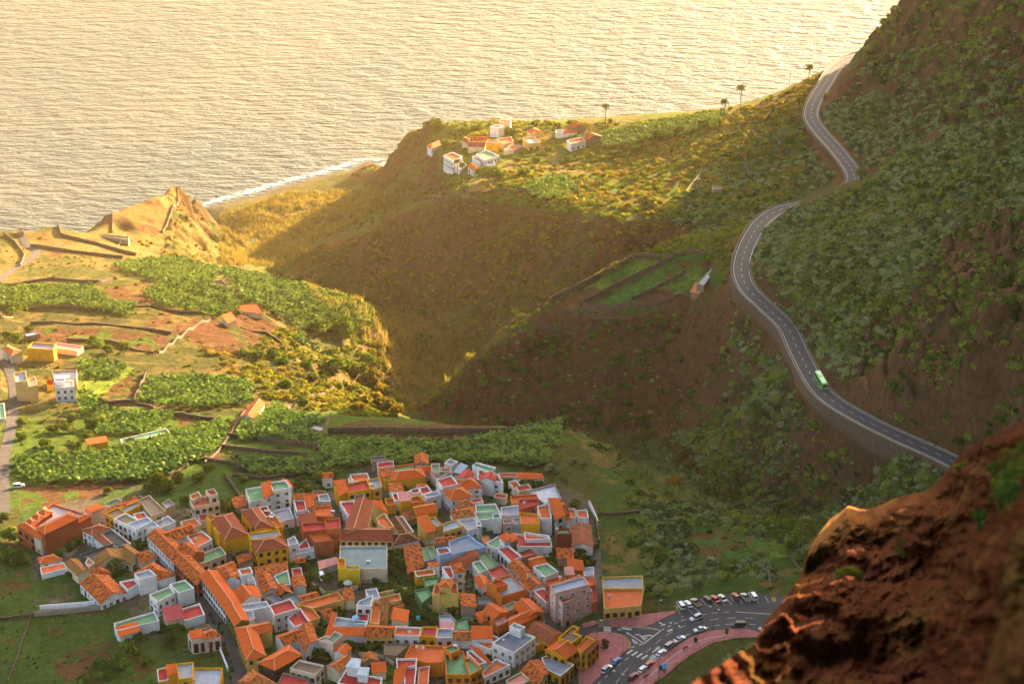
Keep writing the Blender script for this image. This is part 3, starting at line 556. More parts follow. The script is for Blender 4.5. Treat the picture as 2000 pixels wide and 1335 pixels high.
def volume(par, zg, base_z, tok, pts, org, first):
    hh, typ, wc, rc = tok; h = hh + 0.011 * (first % 7)
    zt = zg + h
    P = []
    for i, (u, v) in enumerate(pts):
        x, y = unproj(u, v, zt); P.append((float(x), float(y)))
    if len(P) == 3: P.append((P[0][0] + P[2][0] - P[1][0], P[0][1] + P[2][1] - P[1][1]))
    A = poly_area(P); P = [(x - org[0], y - org[1]) for x, y in P]
    Pw = P if A > 0 else P[::-1]
    z1 = zt - org[2]; z0 = base_z - org[2]
    if typ == 'F':
        ph = 0.75 if hh > 3 else 0.4; Q = inset(Pw, 0.24); n = len(Pw)
        if abs(poly_area(Q)) < 0.3 * abs(A) or poly_area(Q) < 0: Q = inset(Pw, 0.08)
        V = [(x, y, z0) for x, y in Pw] + [(x, y, z1) for x, y in Pw] + [(x, y, z1) for x, y in Q] + [(x, y, z1 - ph - 0.1) for x, y in Q]
        Fc = []
        for i in range(n):
            j = (i + 1) % n; Fc += [(i, j, n + j, n + i), (n + i, n + j, 2 * n + j, 2 * n + i), (2 * n + i, 2 * n + j, 3 * n + j, 3 * n + i)]
        link('wall', mesh_py('wall', V, Fc, WALLM[wc]), par)
        link('roof', mesh_py('roof', [(x, y, z1 - ph) for x, y in Q], [tuple(range(n))], ROOFM[rc]), par)
        if hh > 3.5 and random.random() < 0.75:      # drip edge a little proud of the wall
            E = inset(Pw, -0.04); ms = []
            V = [(x, y, z1 - 0.14) for x, y in E] + [(x, y, z1 + 0.03) for x, y in E] + [(x, y, z1 + 0.03) for x, y in inset(Pw, 0.26)]
            Fc = [(i, (i + 1) % n, n + (i + 1) % n, n + i) for i in range(n)] + [(n + i, n + (i + 1) % n, 2 * n + (i + 1) % n, 2 * n + i) for i in range(n)]
            link('coping', mesh_py('coping', V, Fc, WALLM['W'] if (wc in ('W', 'P2', 'B') or random.random() < .12) else WALLM[wc]), par)
        return Pw, z0, z1
    # sloped roofs; corners A B C D in the given order
    a, b, c, d = [Vector(q) for q in P]
    if typ == 'K': a, b, c, d = b, c, d, a; typ = 'G'
    if typ == 'T': a, b, c, d = b, c, d, a; typ = 'S'
    eAB = (b - a); L = eAB.length; wdt = (d - a).length
    if typ == 'H' and wdt > L: a, b, c, d = b, c, d, a; eAB = b - a; L, wdt = wdt, L
    ax = Vector((eAB.x, eAB.y, 0)).normalized(); o = 0.32; eu = ax.xy; ev = (d - a).normalized()
    a2, b2, c2, d2 = a - (eu + ev) * o, b + (eu - ev) * o, c + (eu + ev) * o, d - (eu - ev) * o
    if typ == 'S':
        r = 0.2 * wdt
        tops = [(*a2, z1), (*b2, z1), (*c2, z1 + r), (*d2, z1 + r)]; V = tops + [(x, y, z - 0.18) for x, y, z in tops]
        Fc = [(0, 1, 2, 3), (0, 4, 5, 1), (1, 5, 6, 2), (2, 6, 7, 3), (3, 7, 4, 0)]
        me = mesh_py('roof', V, Fc, ROOFM[rc], None, [slab_uv([V[i] for i in f], ax) for f in Fc])
        wl = [(*a, z0), (*b, z0), (*c, z0), (*d, z0), (*a, z1 - 0.1), (*b, z1 - 0.1), (*c, z1 + r - 0.1), (*d, z1 + r - 0.1)]
        wf = [(0, 1, 5, 4), (1, 2, 6, 5), (2, 3, 7, 6), (3, 0, 4, 7)]
        link('wall', mesh_py('wall', wl, wf, WALLM[wc]), par); link('roof', me, par); return Pw, z0, z1
    r = min(0.40 * wdt / 2, 2.6) + 0.25
    ins = min(wdt / 2, L * 0.42) if typ == 'H' else 0.0
    m1 = (a2 + d2) / 2 + eu * ins; m2 = (b2 + c2) / 2 - eu * ins; R1 = (*m1, z1 + r); R2 = (*m2, z1 + r)
    T = [(*a2, z1), (*b2, z1), (*c2, z1), (*d2, z1), R1, R2]
    V = T + [(x, y, z - 0.16) for x, y, z in T]
    if typ == 'G': Fc = [(0, 1, 5, 4), (2, 3, 4, 5), (0, 6, 7, 1), (2, 8, 9, 3), (1, 7, 11, 5), (5, 11, 8, 2), (3, 9, 10, 4), (4, 10, 6, 0)]
    else: Fc = [(0, 1, 5, 4), (2, 3, 4, 5), (1, 2, 5), (3, 0, 4), (0, 6, 7, 1), (1, 7, 8, 2), (2, 8, 9, 3), (3, 9, 6, 0)]
    axs = [ax, ax] + ([Vector((ev.x, ev.y, 0))] * 2 if typ == 'H' else []) + [ax] * 8
    link('roof', mesh_py('roof', V, Fc, ROOFM[rc], None, [slab_uv([V[i] for i in f], axs[k]) for k, f in enumerate(Fc)]), par)
    up = Vector((0, 0, 0.02)); bars = [bar(Vector(R1) + up, Vector(R2) + up, 0.3, 0.1)]
    if typ == 'H': bars += [bar(Vector(T[i]) + up, Vector(T[j]) + up, 0.26, 0.09) for i, j in ((0, 4), (3, 4), (1, 5), (2, 5))]
    bv, bf = merge(bars)
    link('ridge_cap', mesh_py('ridge_cap', bv, bf, ridge_m if rc in ('to', 'td', 'tx3') else ROOFM['fo']), par)
    if typ == 'G':
        g1 = (*((a + d) / 2), z1 + r - 0.12); g2 = (*((b + c) / 2), z1 + r - 0.12); e = -0.08
        wl = [(*a, z0), (*b, z0), (*c, z0), (*d, z0), (*a, z1 + e), (*b, z1 + e), (*c, z1 + e), (*d, z1 + e), g1, g2]
        wf = [(0, 1, 5, 4), (1, 2, 6, 9, 5), (2, 3, 7, 6), (3, 0, 4, 8, 7)]
    else:
        wl, wf = prism([tuple(a), tuple(b), tuple(c), tuple(d)], z0, z1 - 0.05, False)
    if A < 0: wf = [tuple(reversed(f)) for f in wf]
    link('wall', mesh_py('wall', wl, wf, WALLM[wc]), par)
    return Pw, z0, z1

NB = 0
FOOT = []                              # footprints, so that plants keep out
def building(name, cat, label, vols, win='a', group=None, sink=2.5):
    global NB; NB += 1; random.seed(NB * 13)
    vs = []
    for t in vols:
        k = t.split(); hd = k[0]; i = 0
        while i < len(hd) and (hd[i].isdigit() or hd[i] == '.'): i += 1
        vs.append(((float(hd[:i]), hd[i], k[1], k[2]), [tuple(map(float, q.split(','))) for q in k[3:]]))
    (tok, pts) = vs[0]; zg = 200.0
    cu = sum(p[0] for p in pts) / len(pts); cv = sum(p[1] for p in pts) / len(pts)
    g = hit(cu, cv, tok[0]); zg = float(hz(g[0], g[1]))
    org = (float(g[0]), float(g[1]), zg)
    e = empty(name, org, label=label, category=cat)
    if group: e['group'] = group
    for j, (tk, pp) in enumerate(vs):
        Pw, z0, z1 = volume(e, zg, zg - sink, tk, pp, org, j)
        FOOT.append(np.array([(x + org[0], y + org[1]) for x, y in Pw]))
        if win != '0' and (j == 0 or (win in 'AB' and tk[0] >= 3)):
            n = len(Pw); wk = {'W': 'd', 'Y': 'b', 'P': 'd'}.get(tk[2][0], 'k'); 
            if win == 'g': wk = 'g'
            if win in 'bB': wk = 'b'
            for i in range(n):
                p = Vector(Pw[i]); q = Vector(Pw[(i + 1) % n]); t = q - p; L = t.length; t.normalize(); nrm = Vector((t.y, -t.x)); mid = (p + q) / 2
                tocam = Vector((-mid.x - org[0], -mid.y - org[1])).normalized()
                if nrm.dot(tocam) < 0.12 or L < 2.6: continue
                if win == 'a' and random.random() < 0.3: continue
                rows = max(1, int(round((tk[0] - 0.6) / 3.0))); cols = max(1, int(L / (2.3 if win in 'dgbB' else 3.4)))
                for r_ in range(rows):
                    zc = tk[0] - (1.0 if tk[1] == 'F' else 0.3) - 1.35 - 3.0 * r_ if rows > 1 else min(tk[0] - 1.9, 1.7)
                    if zc < 0.9: zc = 1.35
                    door = random.randrange(cols) if (r_ == rows - 1 and cols > 1) else -1
                    for c_ in range(cols):
                        if win == 'a' and random.random() < 0.22: continue
                        s = (c_ + 0.5) * L / cols + random.uniform(-.2, .2) * (win == 'a'); pos = p + t * s + nrm * 0.015; ang = math.atan2(t.y, t.x)
                        if c_ == door and zc < 2.6: window(e, (pos.x, pos.y, 1.1), ang, 1.0, 2.2, 'b' if wk != 'g' else 'g', 'door')
                        else: window(e, (pos.x, pos.y, zc), ang, 1.1 if wk != 'k' else 1.3, 1.5 if win in 'dg' else 1.25, wk)
    return e
H = lambda label, *v, win='a', name='house', cat='house', **k: building(name, cat, label, v, win, **k)
# ------------------------------------------------------------------ the village, house by house (roof corners in the picture, wall height in metres)
H('big dark red hall with orange hip roofs around a pale courtyard', '7F R fw 34,1026 80,1056 177,1007 104,983', '10H R to 71,1031 87,1042 152,1011 137,999', '7.6H C to 37,1024 80,1054 93,1046 54,1018', '7.9H R to 48,1019 61,1028 76,1019 62,1009', '8H R to 61,1009 74,1018 89,1009 75,999', '8.1H R to 74,1000 87,1009 102,1000 88,990', '7.6H R to 149,1012 151,1021 177,1008 165,1002', win='a', name='hall', cat='hall')
H('white house with red-brown hip roof behind the dark tarps', '5.6H W td 161,1034 179,1044 214,1031 195,1022', '4.6S W td 181,1045 203,1063 219,1058 194,1040', win='d')
H('long pavilion covered with dark grey sheets between tile roofs', '4.2F C fdark 196,1041 226,1067 256,1060 217,1030', '4.5F K fdark 155,1083 178,1092 243,1067 222,1060', win='0', name='pavilion', cat='pavilion')
H('brown tile wing along the palm courtyard', '4G C ty 179,1094 191,1104 241,1091 242,1071', win='0')
H('mossy brown tile house at the corner of the palm courtyard', '4G C ty 239,1090 256,1102 275,1080 250,1063')
H('small beige house under a patchy hip roof beside the main street', '4H C tx 262,1084 279,1099 303,1087 288,1074')
H('low house with old hip roof right behind the white grey-topped house', '4H W tx 262,1118 310,1131 342,1122 300,1097')
H('white house with grey roof block and small red terrace', '6.5F W fy 262,1119 272,1132 306,1122 291,1110', '4F W fr 233,1135 249,1151 270,1139 262,1129')
H('white walled house under a big orange old tile gable', '3.4G W tx 156,1137 197,1178 248,1157 212,1124', win='d')
H('little beige house with hip roof wedged above the big orange gable', '4H C tx 173,1113 187,1125 215,1117 200,1108')
H('house with plain mossy roof left of the little red terrace', '4G C ty 128,1100 152,1123 173,1114 150,1091')
H('low orange roof and terrace at the far left village corner', '3.2H C to 75,1089 79,1100 120,1091 103,1082', '3F W fo 78,1107 82,1121 130,1108 125,1097')
H('small raised red terrace with white chimney pots on brown tiles', '5F C fp 166,1098 174,1107 185,1098 172,1088', win='0')
H('old town house with yellow street front and tan roofs', '6.4F Y ftan 205,1002 222,1012 246,1000 231,990', '6F Y fy 231,993 245,1000 275,985 269,977', '5.4S C tx 207,1005 271,976 263,970 199,1000', win='b')
H('old town house with white arched front and tan flat roof', '6.4F W ftan 222,1012 248,1025 272,1015 246,1001', win='b')
H('tall weathered tan house with rough flat roof at the village edge', '6F C4 ftan 271,975 295,1007 324,997 292,966', '5F C4 fb 316,982 325,992 342,984 329,974')
H('white house with pale blue roof and brick gable', '6.4F W fb 248,1022 266,1034 298,1016 289,1008', '5.5F W fl 281,1025 286,1031 311,1027 300,1018', '3.8F W fy 286,1041 343,1018 328,1006 300,1020', win='d')
H('cream three storey house with red terraces and roof tower', '7.2F C fo 370,977 379,990 429,979 408,966', '9.8F C fr 401,957 410,967 426,964 418,953', '8.4F C fo 370,966 375,975 394,969 388,959', win='B')
H('long white and blue street house with old orange tiles', '6.5G W tx 288,1046 339,1097 369,1083 318,1033', '6.2K W tx 318,1040 335,1056 385,1041 360,1024', win='d')
H('dark red street house continuing the old tile roof', '6.4G R tx 339,1097 384,1141 414,1127 369,1083', '5.8G R tx 345,1070 372,1091 398,1076 370,1059', win='d')
H('white boxed terrace with red floor above the long tile roof', '5.2F C fo 352,1018 364,1032 393,1024 381,1010', win='0')
H('white open terrace with barrel tank in the old tile roofs', '6.8F W fo 364,1045 383,1069 415,1052 395,1036', win='d')
H('low house with big plain green roof behind the street corner', '4.2F C fg 380,1087 393,1101 442,1081 430,1066')
H('ochre yellow block with red-brown roof and stepped side courts', '7H Y td 408,1010 439,1053 483,1042 454,1001', '7.6F Y td 402,1008 412,1016 424,1009 415,1002', '7.2F Y td 418,1030 428,1041 442,1036 432,1026', win='0')
H('ochre yellow long block with red-brown roof and orange terraces', '8H Y td 471,996 498,1030 532,1028 503,990', '7.5F Y fr 505,990 520,1010 531,1003 521,987', '7.2F Y fo 524,1012 540,1031 553,1026 537,1005')
H('ochre yellow school front with hip roof and two rows of windows', '7.2H Y td 491,1054 502,1077 562,1067 547,1046', '8F Y fy 484,1040 492,1053 549,1045 544,1033', win='b', name='school', cat='school')
H('white house with two green terraces and an orange roof between', '7F W fg 479,954 488,980 517,972 512,948', '8.8F W fg 527,941 533,958 568,951 558,937', '7.8S W to 515,972 535,964 529,946 511,950', win='A')
H('pale grey flat roofed house below the white green-topped house', '4.2F W fy 530,999 544,1019 575,1011 565,989')
H('white house with stacked red terraces and patchy tile rim', '6F W fr 572,968 579,998 599,994 594,972', '5.2F W fr 575,1000 578,1009 606,1003 602,995', '6.4S W tx 575,974 620,973 616,964 572,967', '5.6S C to 602,990 615,986 608,972 594,974')
H('small beige house with grey terrace by the narrow lane', '5.8F C fy 621,966 624,978 646,978 640,963')
H('house with wide orange terrace beside the narrow lane', '5F O fo 612,990 618,1007 652,1008 646,985')
H('dull red roofed shed between orange terraces', '5.2S R td 590,1027 619,1018 614,1002 584,1013', win='0')
H('tall red house with bright orange roof terrace', '6.6F R fo 600,1036 614,1058 652,1055 638,1032', '7.4F R fr 590,1021 593,1037 638,1033 635,1018', '8.8F R3 fr 635,1013 638,1033 664,1030 664,1010', '5F R3 fo 653,1041 655,1062 664,1047 664,1030')
H('white house with roof cistern and red terrace opposite the yellow school', '7F W fy 561,1052 564,1065 583,1060 575,1045', '4F W fr 583,1064 584,1073 606,1068 598,1050', '3.4F W fl 564,1077 566,1084 614,1075 612,1066', win='A')
H('pale yellow town hall with three long red-brown roofs', '7G Y2 td 664,1054 767,1055 760,1030 682,1030', '7.6G Y2 td 668,1047 695,975 727,982 716,1034', '7.2F Y2 fo 735,1010 740,1022 755,1032 770,1027 751,1001', '5.4S Y2 to 724,977 743,998 758,1005 745,980', win='d', name='town_hall', cat='town hall')
H('yellow house with orange roof and roof tanks at the top of the lane', '7.6F Y fr 674,945 679,960 725,954 716,935', '7S Y to 663,967 679,959 674,944 652,945', win='b')
H('pink walled house with orange terrace behind the yellow tanks house', '6F P2 fo 683,926 690,941 722,935 717,923')
H('grey roofed house with narrow yellow tower front', '7F Y3 fy 717,936 727,956 746,950 741,932', win='b')
H('long yellow house under an orange hip roof', '4.8H Y to 757,921 769,938 832,930 822,914', '5F Y fg 748,930 752,940 767,936 758,929', '5.4F O fo 740,915 748,931 760,927 756,912', win='0')
H('pale house with sunken red terrace at the top edge of the village', '5.4F P2 fr 736,902 738,913 770,909 768,898')
H('house with green terrace and orange parapets at the top edge', '4.6F O fg 769,910 773,921 808,915 807,904')
H('orange gabled house with cream walls at the top edge', '4.2G C to 813,921 842,920 842,909 812,910')
H('pink house with stepped green roofs', '6F P fg 842,905 843,921 860,921 859,904', '5F P fg 840,923 853,935 873,925 861,918', '5.2F P fg 861,912 862,920 881,921 879,912')
H('white tall house with red roof facing the stepped street', '8.6F W fr 852,936 865,951 895,944 881,927', win='d')
H('white street house under a bright orange hip roof', '6.4H W to 865,957 880,976 923,968 904,951', win='d')
H('white house with orange hip roof behind the fan palm', '6H W to 890,937 898,953 942,952 920,930')
H('white house with zigzag red gables beside the fan palm', '6.4F W fr 932,935 983,941 972,925 935,915', '7K W fr 893,932 916,938 926,925 907,918', '7K W fr 938,936 964,939 968,930 950,923')
H('white block with green roof above the zigzag gables', '6.2F W fg 922,908 959,922 969,912 931,902', win='0')
H('grey panel roofed shed at the top edge of the village', '3.6S G fb 886,922 896,926 913,914 900,909', win='0', name='shed', cat='shed')
H('roofless red walled plot right of the white zigzag house', '2.4F C fr 974,923 975,930 1010,931 1010,922', win='0', name='walled_plot', cat='yard')
H('long low house with bright orange roof alone above the trees', '3S W to 1011,933 1062,934 1057,927 1013,925')
H('old white house with dark blotched hip roof', '5H W tx2 889,981 893,995 929,987 912,973', win='d')
H('old white corner house with blotched brown hip roof', '5H W tx2 879,998 886,1012 931,1005 925,990', win='d')
H('white house with upper green terrace', '6F W fg 928,985 930,999 975,996 968,982')
H('white house with lower green terrace and roof box', '5.4F W fg 926,999 934,1015 980,1010 976,996', '7F W fg 961,1003 964,1013 979,1011 975,1001')
H('white house with plain grey terrace and orange stair roof', '4.8F W fy 894,1014 914,1035 941,1027 926,1010', '6.4F W to 930,1019 934,1028 941,1025 937,1016')
H('yellow house with two grey terraces and one orange shed roof', '6.5F Y3 fb 865,1022 866,1038 903,1027 891,1013', '6.3S Y3 to 831,1040 850,1034 834,1012 815,1018', '5.9F Y3 fb 836,1012 853,1029 863,1023 848,1008', '3.2F Y3 fy 829,1051 834,1061 870,1056 866,1038', win='b')
H('white house with dark brown roofs and pale ridges', '4.2H W tx3 764,1044 769,1063 819,1053 805,1037', '4.4G W tx3 764,1014 785,1046 804,1040 782,1010', '4.8F W fy 777,1009 797,1040 808,1037 786,1006', win='b')
H('light blue house with wide grey roof and red corner roof', '6.8F B fb2 876,1056 882,1081 949,1067 915,1043', '7.4F B fr 852,1071 858,1082 881,1077 874,1067', win='0')
H('low house with two small green terraces beside the blue house', '3F G fg 819,1070 829,1096 842,1092 832,1068', '3.3F G fg 832,1068 844,1092 857,1086 848,1066', win='0')
H('low red house under old orange tiles beside a big round tree', '3.4T R tx 789,1078 797,1119 829,1105 820,1076')
H('big grey flat roofed house with yellow corner tower', '6.4F C fb3 661,1109 756,1109 756,1064 664,1065', '6.9F Y4 Y 675,1112 703,1112 703,1104 675,1104'.replace(' Y ', ' fb3 '), '7.2F Y4 fo 659,1090 660,1109 675,1109 674,1089', win='a')
H('open shed with faded red metal roof beside the parked van', '3S G fp 625,1110 659,1099 657,1091 622,1099', win='0', name='shed', cat='shed')
H('house with orange roof terrace and cactus pots', '5.6F O fo 997,967 999,983 1052,975 1048,964')
H('red house with upper red terrace and water drum', '6.6F R2 fr 1013,975 1015,995 1053,983 1051,973')
H('house with grey terrace left of the red water drum house', '5F W fy 978,990 981,1005 1013,1005 1012,985')
H('large pale grey five sided flat roof at the upper right', '4.6F G fl 1030,957 1040,965 1062,982 1097,974 1083,945')
H('bright yellow house with sunken orange terrace', '7F Y fo 1014,999 1018,1022 1055,1022 1050,1003', win='0')
H('white house with bright orange terrace next to the yellow one', '7.8F W fo 1049,988 1056,1012 1078,1011 1071,981', win='0')
H('pale grey house with orange roof and one wide window', '8.2S G2 to 1085,1013 1103,1005 1092,983 1071,982', '5G W tx 1094,1013 1113,1014 1097,980 1082,980', win='d')
H('white low house with two salmon terraces at the right edge', '4.6F W fo 1104,992 1107,1010 1126,1010 1123,992', '5F W fo 1125,996 1129,1010 1150,1010 1146,994')
H('deep red windowless block with green roof', '8F DR fg 1085,1032 1088,1042 1117,1041 1110,1030', win='0')
H('long hall with plain rust red gable roof at the right edge', '4.4G W td2 1117,1029 1118,1066 1158,1068 1153,1026', win='0', name='barn', cat='barn')
H('small grey house with brick patch left of the yellow sunken terrace', '5.8F G fy 1003,1011 1004,1024 1018,1024 1016,1012')
H('pink terrace house with grey floor below the grey canopy terrace', '4F P fy 981,1013 983,1023 1002,1021 1000,1012')
H('white house with long L shaped crimson roof', '5F W fr 1000,1040 1011,1066 1078,1066 1076,1050', '5.7F W fo 1024,1038 1026,1053 1076,1052 1072,1045', win='0')
H('pale house with green roof and two orange stair towers', '5.2F W fg 950,1060 968,1071 992,1058 975,1045', '7.4S W to 985,1057 1000,1049 990,1041 975,1050', '6.9S T to 1000,1057 1011,1050 1003,1043 993,1048', win='d')
H('white house with crimson roof sloping down the alley', '5.4F W fr 971,1070 998,1096 1020,1086 993,1064', '5F T fr 1011,1078 1020,1089 1049,1080 1037,1070', win='b')
H('old tile gabled house below the crimson alley roof', '4G W tx 993,1104 1017,1125 1040,1115 1012,1093', win='d')
H('second old tile gabled house with white gable end', '4G W tx 1015,1129 1036,1150 1061,1140 1036,1119', win='d')
H('tall white house with cluttered green roof', '5.6F W fg 1041,1105 1064,1126 1091,1115 1069,1098')
H('long green flat roof with pale kerb running down the alley', '4.6F T2 fg 926,1078 955,1110 974,1101 946,1072', win='0')
H('faded red flat roof with grey patch below the green one', '4.6F T2 fr 952,1112 962,1129 1000,1120 980,1100', win='0')
H('long lean-to with orange-brown roof under the blue wall', '3.4S C td 863,1104 905,1112 934,1095 926,1084')
H('small white house with green terrace and outside stair', '4.6F W fg 922,1098 936,1118 953,1110 938,1092')
H('narrow white tower house with red roof and tile cap', '7.8F W fr 863,1106 877,1129 888,1126 880,1104', '8.8H W tx 881,1102 889,1118 907,1114 899,1099', win='A')
H('bright green yard house with green walls', '4F GR fg 809,1151 824,1177 845,1160 834,1146', '4.2F GR fg 827,1129 832,1145 850,1140 862,1124', win='0')
H('tan yellow house with two red roof wells and orange hip tower', '7.6F Y3 fo 844,1161 895,1162 892,1140 850,1140', '10H Y3 to 858,1143 881,1146 884,1131 863,1130', '8F Y3 fr 844,1158 859,1160 861,1138 850,1136', '8.1F Y3 fr 877,1157 895,1160 893,1139 884,1138', win='0')
H('long building with orange flat roof bending around a garden', '4.6F C3 fo 578,1178 611,1187 672,1169 660,1154', '4.4F C3 fo 581,1181 606,1212 625,1205 608,1183', win='a')
H('tiny old tile house at the end of the long orange roof', '4.4S C tx 676,1172 692,1168 686,1151 668,1154')
H('white house with grey roofs, red terrace and orange tile front', '7F W fy 695,1181 725,1182 729,1161 702,1172', '4.2F W fy 648,1228 713,1229 717,1212 655,1203', '4.2S W to 636,1238 714,1240 714,1228 648,1227', '4F W fr 690,1216 718,1218 722,1192 697,1193', '4.1S W to 648,1227 636,1238 650,1202 658,1203', win='b')
H('pale orange U shaped terrace house with brown tile court', '5F C2 fo 721,1214 739,1218 746,1178 730,1172', '5.2F C2 fo 731,1170 746,1178 784,1170 780,1157', '3.8S C2 tx2 739,1216 752,1217 760,1184 746,1180', '3.6S C2 tx2 750,1188 788,1182 782,1171 746,1178', win='0')
H('yellow walled row house under speckled old tiles', '4G Y3 tx 713,1242 768,1243 772,1222 720,1220', win='b')
H('white and grey row house with orange terrace', '4.2F W fo 768,1239 819,1241 823,1224 774,1222', win='d')
H('bright yellow row house with red terrace', '4.2F Y fr 820,1241 851,1242 854,1222 826,1222', win='d')
H('pink row house with grey roof', '4F P2 fy 851,1244 885,1244 885,1226 855,1226', win='b')
H('low white house under dark speckled old tiles', '3.8G W tx2 886,1248 919,1249 921,1231 886,1231')
H('low grey and green yard house with pink awning', '4F G fl 857,1200 860,1216 893,1214 880,1200', '3.8S P fp 861,1227 887,1227 887,1217 860,1217', '4.1F GR fg 887,1212 889,1229 916,1229 912,1203', win='0')
H('white house with bright orange lean-to roof above an orange terrace', '5S W to 922,1246 962,1245 960,1227 922,1227', '3.8F W fo 920,1250 958,1268 977,1246 962,1238', win='0')
H('red-orange house with gable roof and small side awnings', '6G O to 946,1190 964,1206 994,1194 962,1177', '3.6S O to 941,1213 955,1208 944,1196 929,1200', '4.4S O fp 972,1220 991,1211 981,1203 965,1211')
H('big orange block with grey roof and red stair room', '7.4F O2 fy 950,1134 980,1164 1030,1149 999,1121', '9.2F O2 fr 959,1134 970,1146 991,1139 977,1129', win='0')
H('orange house with ribbed gable roof by the alley mouth', '5.6G O to 1003,1183 1028,1206 1062,1194 1034,1169', '5.4K O to 991,1208 999,1226 1048,1203 1036,1186')
H('pink apartment building with blue roof and set back top floor', '10.2F P fr 1073,1146 1099,1178 1157,1152 1131,1122', '13F P fb 1074,1143 1085,1157 1151,1140 1139,1125', '11F R fo 1065,1133 1073,1144 1103,1135 1098,1124', win='A', name='apartment_building', cat='apartments')
H('small pinkish house with red roof leaning on the pink apartments', '5F P2 fr 1042,1153 1067,1176 1086,1167 1062,1147', win='d')
H('orange house with white and blue roof terraces behind the apartments', '8F W fb 1138,1108 1141,1123 1160,1122 1160,1106', '8.4S R3 to 1110,1111 1140,1112 1137,1099 1109,1094', '7.6F R3 fo 1112,1121 1139,1148 1164,1140 1161,1121', '8.2S R3 fp 1105,1121 1121,1121 1119,1110 1103,1110', '6.5F R3 fr 1157,1156 1158,1176 1166,1172 1164,1140', win='0')
H('flat orange shop with grey rear roof beside the cobbled ramp', '4.6F C3 fo 1178,1148 1180,1188 1252,1182 1257,1148', '4.4F Y3 fy 1176,1126 1177,1148 1257,1147 1255,1123', win='d', name='shop', cat='shop')
H('white two storey house with charcoal flat roof and green shutters', '6.6F W fy2 961,1255 1004,1274 1046,1243 1003,1227', '9F W fy 995,1222 1017,1230 1026,1223 1004,1215', win='g')
H('yellow walled house under wide rust brown tiles', '4.2G Y td2 1030,1231 1072,1255 1096,1236 1056,1213', '3.4F Y fy 1046,1260 1069,1250 1057,1243 1036,1251', win='b')
H('bright yellow villa with terraces, orange roofs and grey deck', '9F Y fbrown 1090,1245 1117,1254 1137,1240 1121,1234 1132,1225 1119,1220', '7.4F Y fo 1127,1263 1135,1274 1163,1249 1145,1240', '7K Y to 1065,1269 1106,1285 1129,1267 1089,1252', '5.4F Y fy 1058,1283 1066,1305 1095,1319 1121,1297 1080,1276', '6.4S Y td 1147,1276 1171,1252 1163,1247 1139,1271', win='B', name='villa', cat='house')
H('old orange tile house at the bottom beside the yellow villa', '4G C tx 1016,1312 1054,1342 1070,1313 1056,1287')
H('tan walled house with faded roof at the bottom edge', '5F C4 fp 988,1327 1003,1346 1036,1326 1018,1311')
H('white house with grey trim and plain orange roof', '4F W fo2 941,1312 946,1322 997,1297 968,1285', win='b')
H('tall orange house with dark windows and green terraces', '8F O3 fg 868,1270 872,1316 919,1316 905,1270', '10.4F O3 fg 868,1265 881,1275 899,1268 886,1255', '8.6F O3 fg 906,1287 919,1317 942,1305 917,1283', win='B')
H('white walled narrow house with red roof and orange awning', '6F W fr 911,1272 936,1297 950,1292 919,1268', '5S W to 950,1294 958,1294 936,1275 920,1268', win='0')
H('wide orange terrace house with clothes lines', '6F O3 fo 790,1284 843,1293 866,1291 866,1260 803,1257', win='0')
H('white house with crimson roofs and two white sheds on top', '6F W fr 659,1333 740,1346 747,1322 718,1318 697,1308 679,1301', '8.8S W fl 677,1300 701,1304 703,1290 688,1288', '8.3S W fl 698,1315 717,1318 720,1306 703,1305', win='0')
H('red roofed white house with orange gable strip', '6.5F W fr 774,1285 775,1303 812,1299 815,1285', '6.2F W fr 790,1301 790,1341 809,1341 814,1299', '6S W to 768,1341 788,1327 796,1300 772,1314', win='0')
H('narrow salmon terrace between white walls', '5F P fo 818,1302 815,1341 836,1341 839,1299', win='0')
H('roofless white ruin open to the sky', '6.4F C fbrown 566,1303 616,1317 633,1298 585,1287', win='b', name='ruin', cat='ruin')
H('house with red and orange stained terrace at the bottom edge', '5F T fr 538,1341 602,1341 600,1323 553,1312', win='0')
H('house under brown blotched hip roof at the foot of the street', '5H W tx2 466,1331 482,1350 540,1334 492,1306')
H('dark timber walled house under a neat orange hip roof', '5.6H DB to 504,1293 537,1307 589,1278 565,1259', win='d')
H('yellow street house under long orange hip roofs', '6.4H Y3 to 460,1226 481,1287 518,1279 497,1218', '6G Y3 to 490,1241 531,1230 522,1214 478,1223', win='b')
H('white gabled house under worn rust tiles', '5.4G W tx 580,1232 593,1271 621,1250 608,1214', '5K W tx 538,1242 556,1259 586,1247 578,1228')
H('big old white house with dull red roof and walled terrace', '7.4F P2 fr 526,1181 536,1201 581,1187 567,1168', '5.8F W fr 561,1206 575,1223 605,1213 586,1186', '6.4F W fy 468,1180 478,1193 527,1183 520,1172', '6.2F W fy 476,1191 487,1212 498,1206 493,1188', win='d')
H('long white street house with dark window bays and orange roof', '6.5G W to 391,1124 440,1190 472,1180 424,1114', '5.6G W tx 418,1120 432,1137 469,1131 464,1110', '5.4G W to 446,1160 470,1179 510,1165 503,1145', win='b')
H('green walled street house with orange roof', '6.4G GR2 to 440,1191 459,1221 486,1210 468,1180', win='b')
H('white cube house with red roof terrace and water tank', '8.8F W fo 465,1111 472,1123 494,1117 489,1106', '5.8F W fo 472,1141 480,1151 501,1144 496,1126', '7.6F W fl 483,1127 485,1133 497,1130 494,1124', win='0')
H('old tile cottages stepping down to a green hut', '5S W tx 503,1125 562,1112 560,1100 498,1112', '5G W tx 502,1128 516,1156 543,1149 528,1120', '5G DG tx 538,1155 546,1161 572,1158 555,1138', '5.2F W fg 536,1124 546,1143 568,1140 562,1112', win='0')
H('white stepped house with two green roofs by the street', '6.2F W fg 291,1160 307,1175 342,1156 332,1144', '6F W fg 331,1140 349,1157 379,1147 361,1131', win='d')
